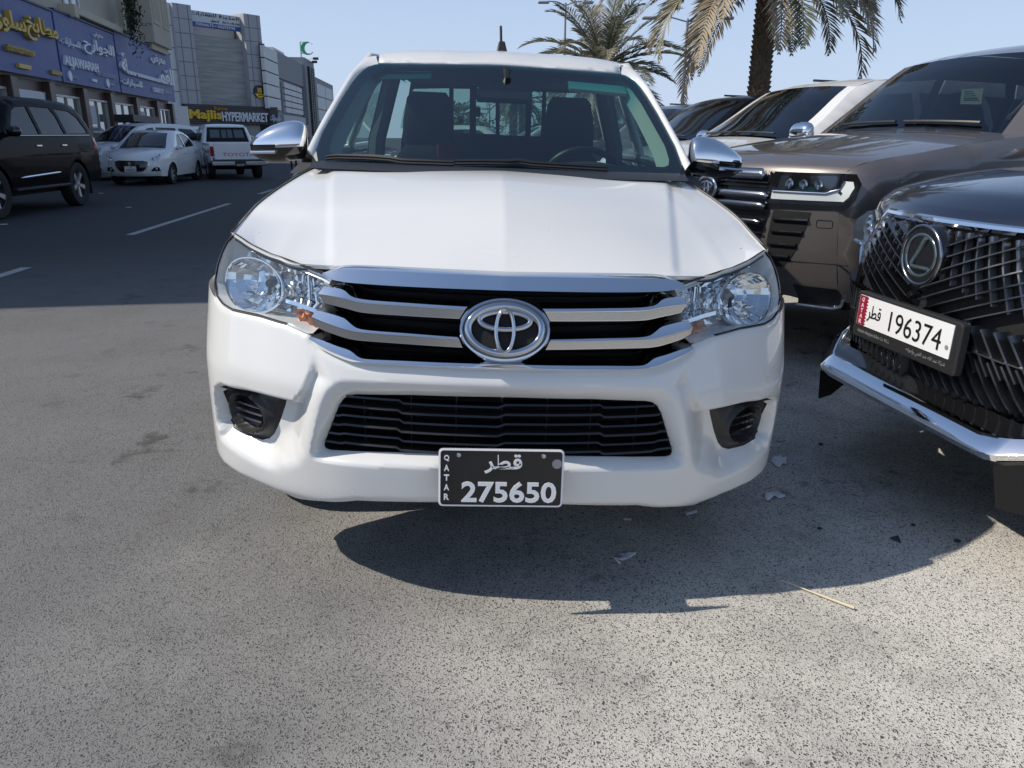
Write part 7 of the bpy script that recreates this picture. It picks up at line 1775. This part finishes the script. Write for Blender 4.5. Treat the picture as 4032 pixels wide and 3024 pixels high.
# lamp posts
post_grey = mat('post_grey', (.30, .30, .30), .5, .5)
def lamp_post(label, x, y, h, arms, al=1.6, arm_ang=0.0, collar=None):
    e = empty('street_lamp', (x, y, 0), 0, label, 'street lamp', 'street lamps'); MB().tube([(0, 0, 0), (0, 0, h)], [.11, .055], 10).build('pole', post_grey, e)
    MB().lathe([(.20, 0), (.20, .04), (.13, .10), (.11, .6)], 12).build('base', post_grey, e)
    for k in range(arms):
        s = 1 if k % 2 == 0 else -1; ca, sa = math.cos(arm_ang) * s, math.sin(arm_ang) * s
        ar = MB().tube([(0, 0, h - .15), (ca * al * .5, sa * al * .5, h + .05), (ca * al, sa * al, h + .08)], .035, 6).build('arm', post_grey, e)
        hd = MB().box(-.32, .32, -.14, .14, -.10, .04, Matrix.Translation((ca * (al + .25), sa * (al + .25), h + .05)) @ Matrix.Rotation(math.atan2(sa, ca), 4, 'Z')).build('lamp_head', mat('lamp_head', (.32, .32, .33), .4), ar); bevel(hd, .05)
    if collar: MB().box(-.6, .6, -.05, .05, collar, collar + .08).build('cross_arm', post_grey, e)
    return e
def lp(label, px_, py_, dep, arms, **kw):
    b = AT(px_, py_, dep); lamp_post(label, b[0], dep, b[2], arms, **kw)
lp('tall double-arm street lamp left of the bushy palm', *DD([(1222, 6)])[0], 48.0, 2, collar=5.6, al=1.0)
lp('street lamp pole rising between the two palms', *DD([(1486, 40)])[0], 40.0, 2)
lp('distant street lamp over the white SUV roof', *DD([(1782, 190)])[0], 95.0, 2, al=1.0)
lp('distant street lamp over the bronze SUV roof', *DD([(2085, 148)])[0], 80.0, 2, al=1.0)
lp('distant street lamp through the left pane of the rear window', *ZA([(1785, 838)])[0], 75.0, 2, al=2.2)
lp('distant street lamp just right of the left pane', *ZA([(1815, 880)])[0], 90.0, 2, al=2.0)
lp('thin distant lamp pole through the middle panes', *ZA([(2052, 790)])[0], 85.0, 1, al=1.2)
# white cars far behind, seen low through the cab
for i, (px_, dep, rz) in enumerate((((1905, 525), 30.0, 80), ((2080, 525), 26.0, -75), ((2150, 528), 22.5, -72))):
    b = AT(px_[0], px_[1], dep); far_car(('white car roof at the lower left pane of the pickup rear window', 'white car roof at the middle pane of the pickup rear window', 'white car with sloping bonnet at the right pane of the rear window')[i], (b[0] - (1.5 if rz < 0 else -2.0), dep, 0), math.radians(rz), (mfr, mho, mws, mrf, mre), .90, mw, (.85, 3.6, .34), white_paint)
# ------------------------------------------------------------------ litter on the asphalt
def crumple(name, label, outline_px, h, seed, m=paper, step=.012, cat='litter'):
    P = np.array([G(a, b)[:2] for a, b in outline_px]); rng = np.random.RandomState(seed); c = P.mean(0); ph = rng.uniform(0, 6, 8)
    def fn(V):
        q = (V - c) / .05; z = .004 + h * np.abs(np.sin(q[:, 0] * 2.1 + ph[0]) * np.cos(q[:, 1] * 1.7 + ph[1]) + .6 * np.sin(q[:, 0] * 4.3 + q[:, 1] * 3 + ph[2])) * .6
        return np.stack([V[:, 0] - c[0], V[:, 1] - c[1], z], 1)
    o = patch(name, P - 0, fn, m, None, step=step, sharp=25, thick=.0015); o.location = (c[0], c[1], 0); return tag(o, label, cat)
crumple('tissue', 'crumpled white tissue at the right front corner of the pickup', Z2([(1915, 1490), (1945, 1478), (1975, 1472), (1990, 1488), (2025, 1490), (2010, 1510), (2022, 1530), (1990, 1535), (1975, 1552), (1945, 1550), (1925, 1530), (1908, 1510)]), .012, 1)
crumple('tissue', 'crumpled white tissue right of the pickup bumper, the lower of two', Z4([(1955, 915), (2010, 905), (2050, 898), (2080, 915), (2105, 925), (2100, 950), (2050, 948), (2020, 945), (1975, 968), (1955, 950)]), .012, 2)
crumple('torn_paper', 'torn white paper scrap in the shadow in front of the pickup', Z4([(890, 1345), (930, 1350), (985, 1340), (1025, 1333), (1025, 1350), (985, 1380), (960, 1400), (905, 1402), (880, 1398), (910, 1432), (895, 1432), (850, 1385), (855, 1372), (890, 1378), (925, 1370), (900, 1360)]), .010, 3)
card = mat('grey_card', (.42, .42, .43), .6)
def flat(name, label, L, m, t=.004, cat='litter'):
    P = [G(a, b) for a, b in L]; c = sum(P) / len(P); mb = MB(); mb.prism([(p[0] - c[0], p[1] - c[1]) for p in P], .0045, .0045 + t); o = mb.build(name, m, smooth=False); o.location = (c[0], c[1], 0); return tag(o, label, cat)
flat('cigarette_packet', 'flattened grey cigarette packet beneath the right of the bumper', Z4([(1372, 1060), (1462, 1045), (1465, 1058), (1388, 1078)]), card, .012)
flat('paper_strip', 'thin paper strip lying beside the flattened packet', Z4([(1345, 1055), (1430, 1034), (1432, 1040), (1350, 1062)]), mat('faded_paper', (.3, .3, .31), .8))
flat('cigarette_end', 'tan cigarette end in the pickup shadow left of the packet', Z4([(930, 1099), (985, 1101), (993, 1108), (985, 1114), (932, 1110)]), mat('filter_tan', (.40, .33, .24), .8), .008)
flat('card_scrap', 'small white card scrap near the right side of the pickup', Z4([(2038, 532), (2075, 524), (2092, 530), (2055, 540)]), card)
flat('plastic_shard', 'dark triangular plastic shard in front of the blue SUV', zoomer(3032, 1500, .4521)([(1040, 1382), (1115, 1362), (1138, 1420)]), mat('shard_grey', (.06, .06, .065), .5))
a, b = G(*DD([(1685, 1257)])[0]), G(*DD([(1845, 1319)])[0])
stc = MB().tube([np.array([0, 0, .008]), (b - a) * .5 + [.004, .0, .006], (b - a) + [0, 0, .009]], [.0015, .003, .0048], 8).build('palm_stalk', mat('dry_stalk', (.62, .54, .38), .8), None); stc.location = a; tag(stc, 'dry straw-coloured palm stalk lying across the shadow edge', 'stalk')
for i, (x, y, lab) in enumerate(((440, 560, 'dark pebble beside the right flank of the pickup'), (1245, 1262, 'dark elongated pebble under the nose of the blue SUV'), (1628, 1405, 'dark round pebble near the shadow corner on the right'), (430, 1293, 'flat dark pebble in the shadow right of the pickup'))):
    p = G(*zoomer(3032, 1500, .4521)([(x, y)])[0]); rr = random.Random(i); r = .005 + .003 * rr.random(); P = []
    for k in range(7):
        th = math.pi * k / 6; P.append([(r * math.sin(th) * math.cos(a_) * (1 + .25 * rr.random()) * 1.4, r * math.sin(th) * math.sin(a_) * (1 + .25 * rr.random()), r * .7 * (1 - math.cos(th)) + .001) for a_ in np.linspace(0, 6.283, 9, endpoint=False)])
    o = MB().grid(P, wrap_v=True).build('pebble', mat('pebble_dark', (.03, .03, .032), .8), None, sharp=60); o.location = p; tag(o, lab, 'pebble', 'loose pebbles')
for i, (x, y, lab) in enumerate(((1018, 940, 'tiny white scrap on the shaded road between the dashes'), (800, 828, 'tiny white scrap on the road behind the black SUV'), (30, 1075, 'white paper scrap at the left edge of the road'))):
    p = G(*ZC([(x, y)])[0]); o = MB().prism([(-.05, -.03), (.045, -.04), (.05, .035), (-.04, .03)], .0045, .009).build('paper_scrap', paper, None, smooth=False); o.location = (p[0], p[1], 0); tag(o, lab, 'litter')
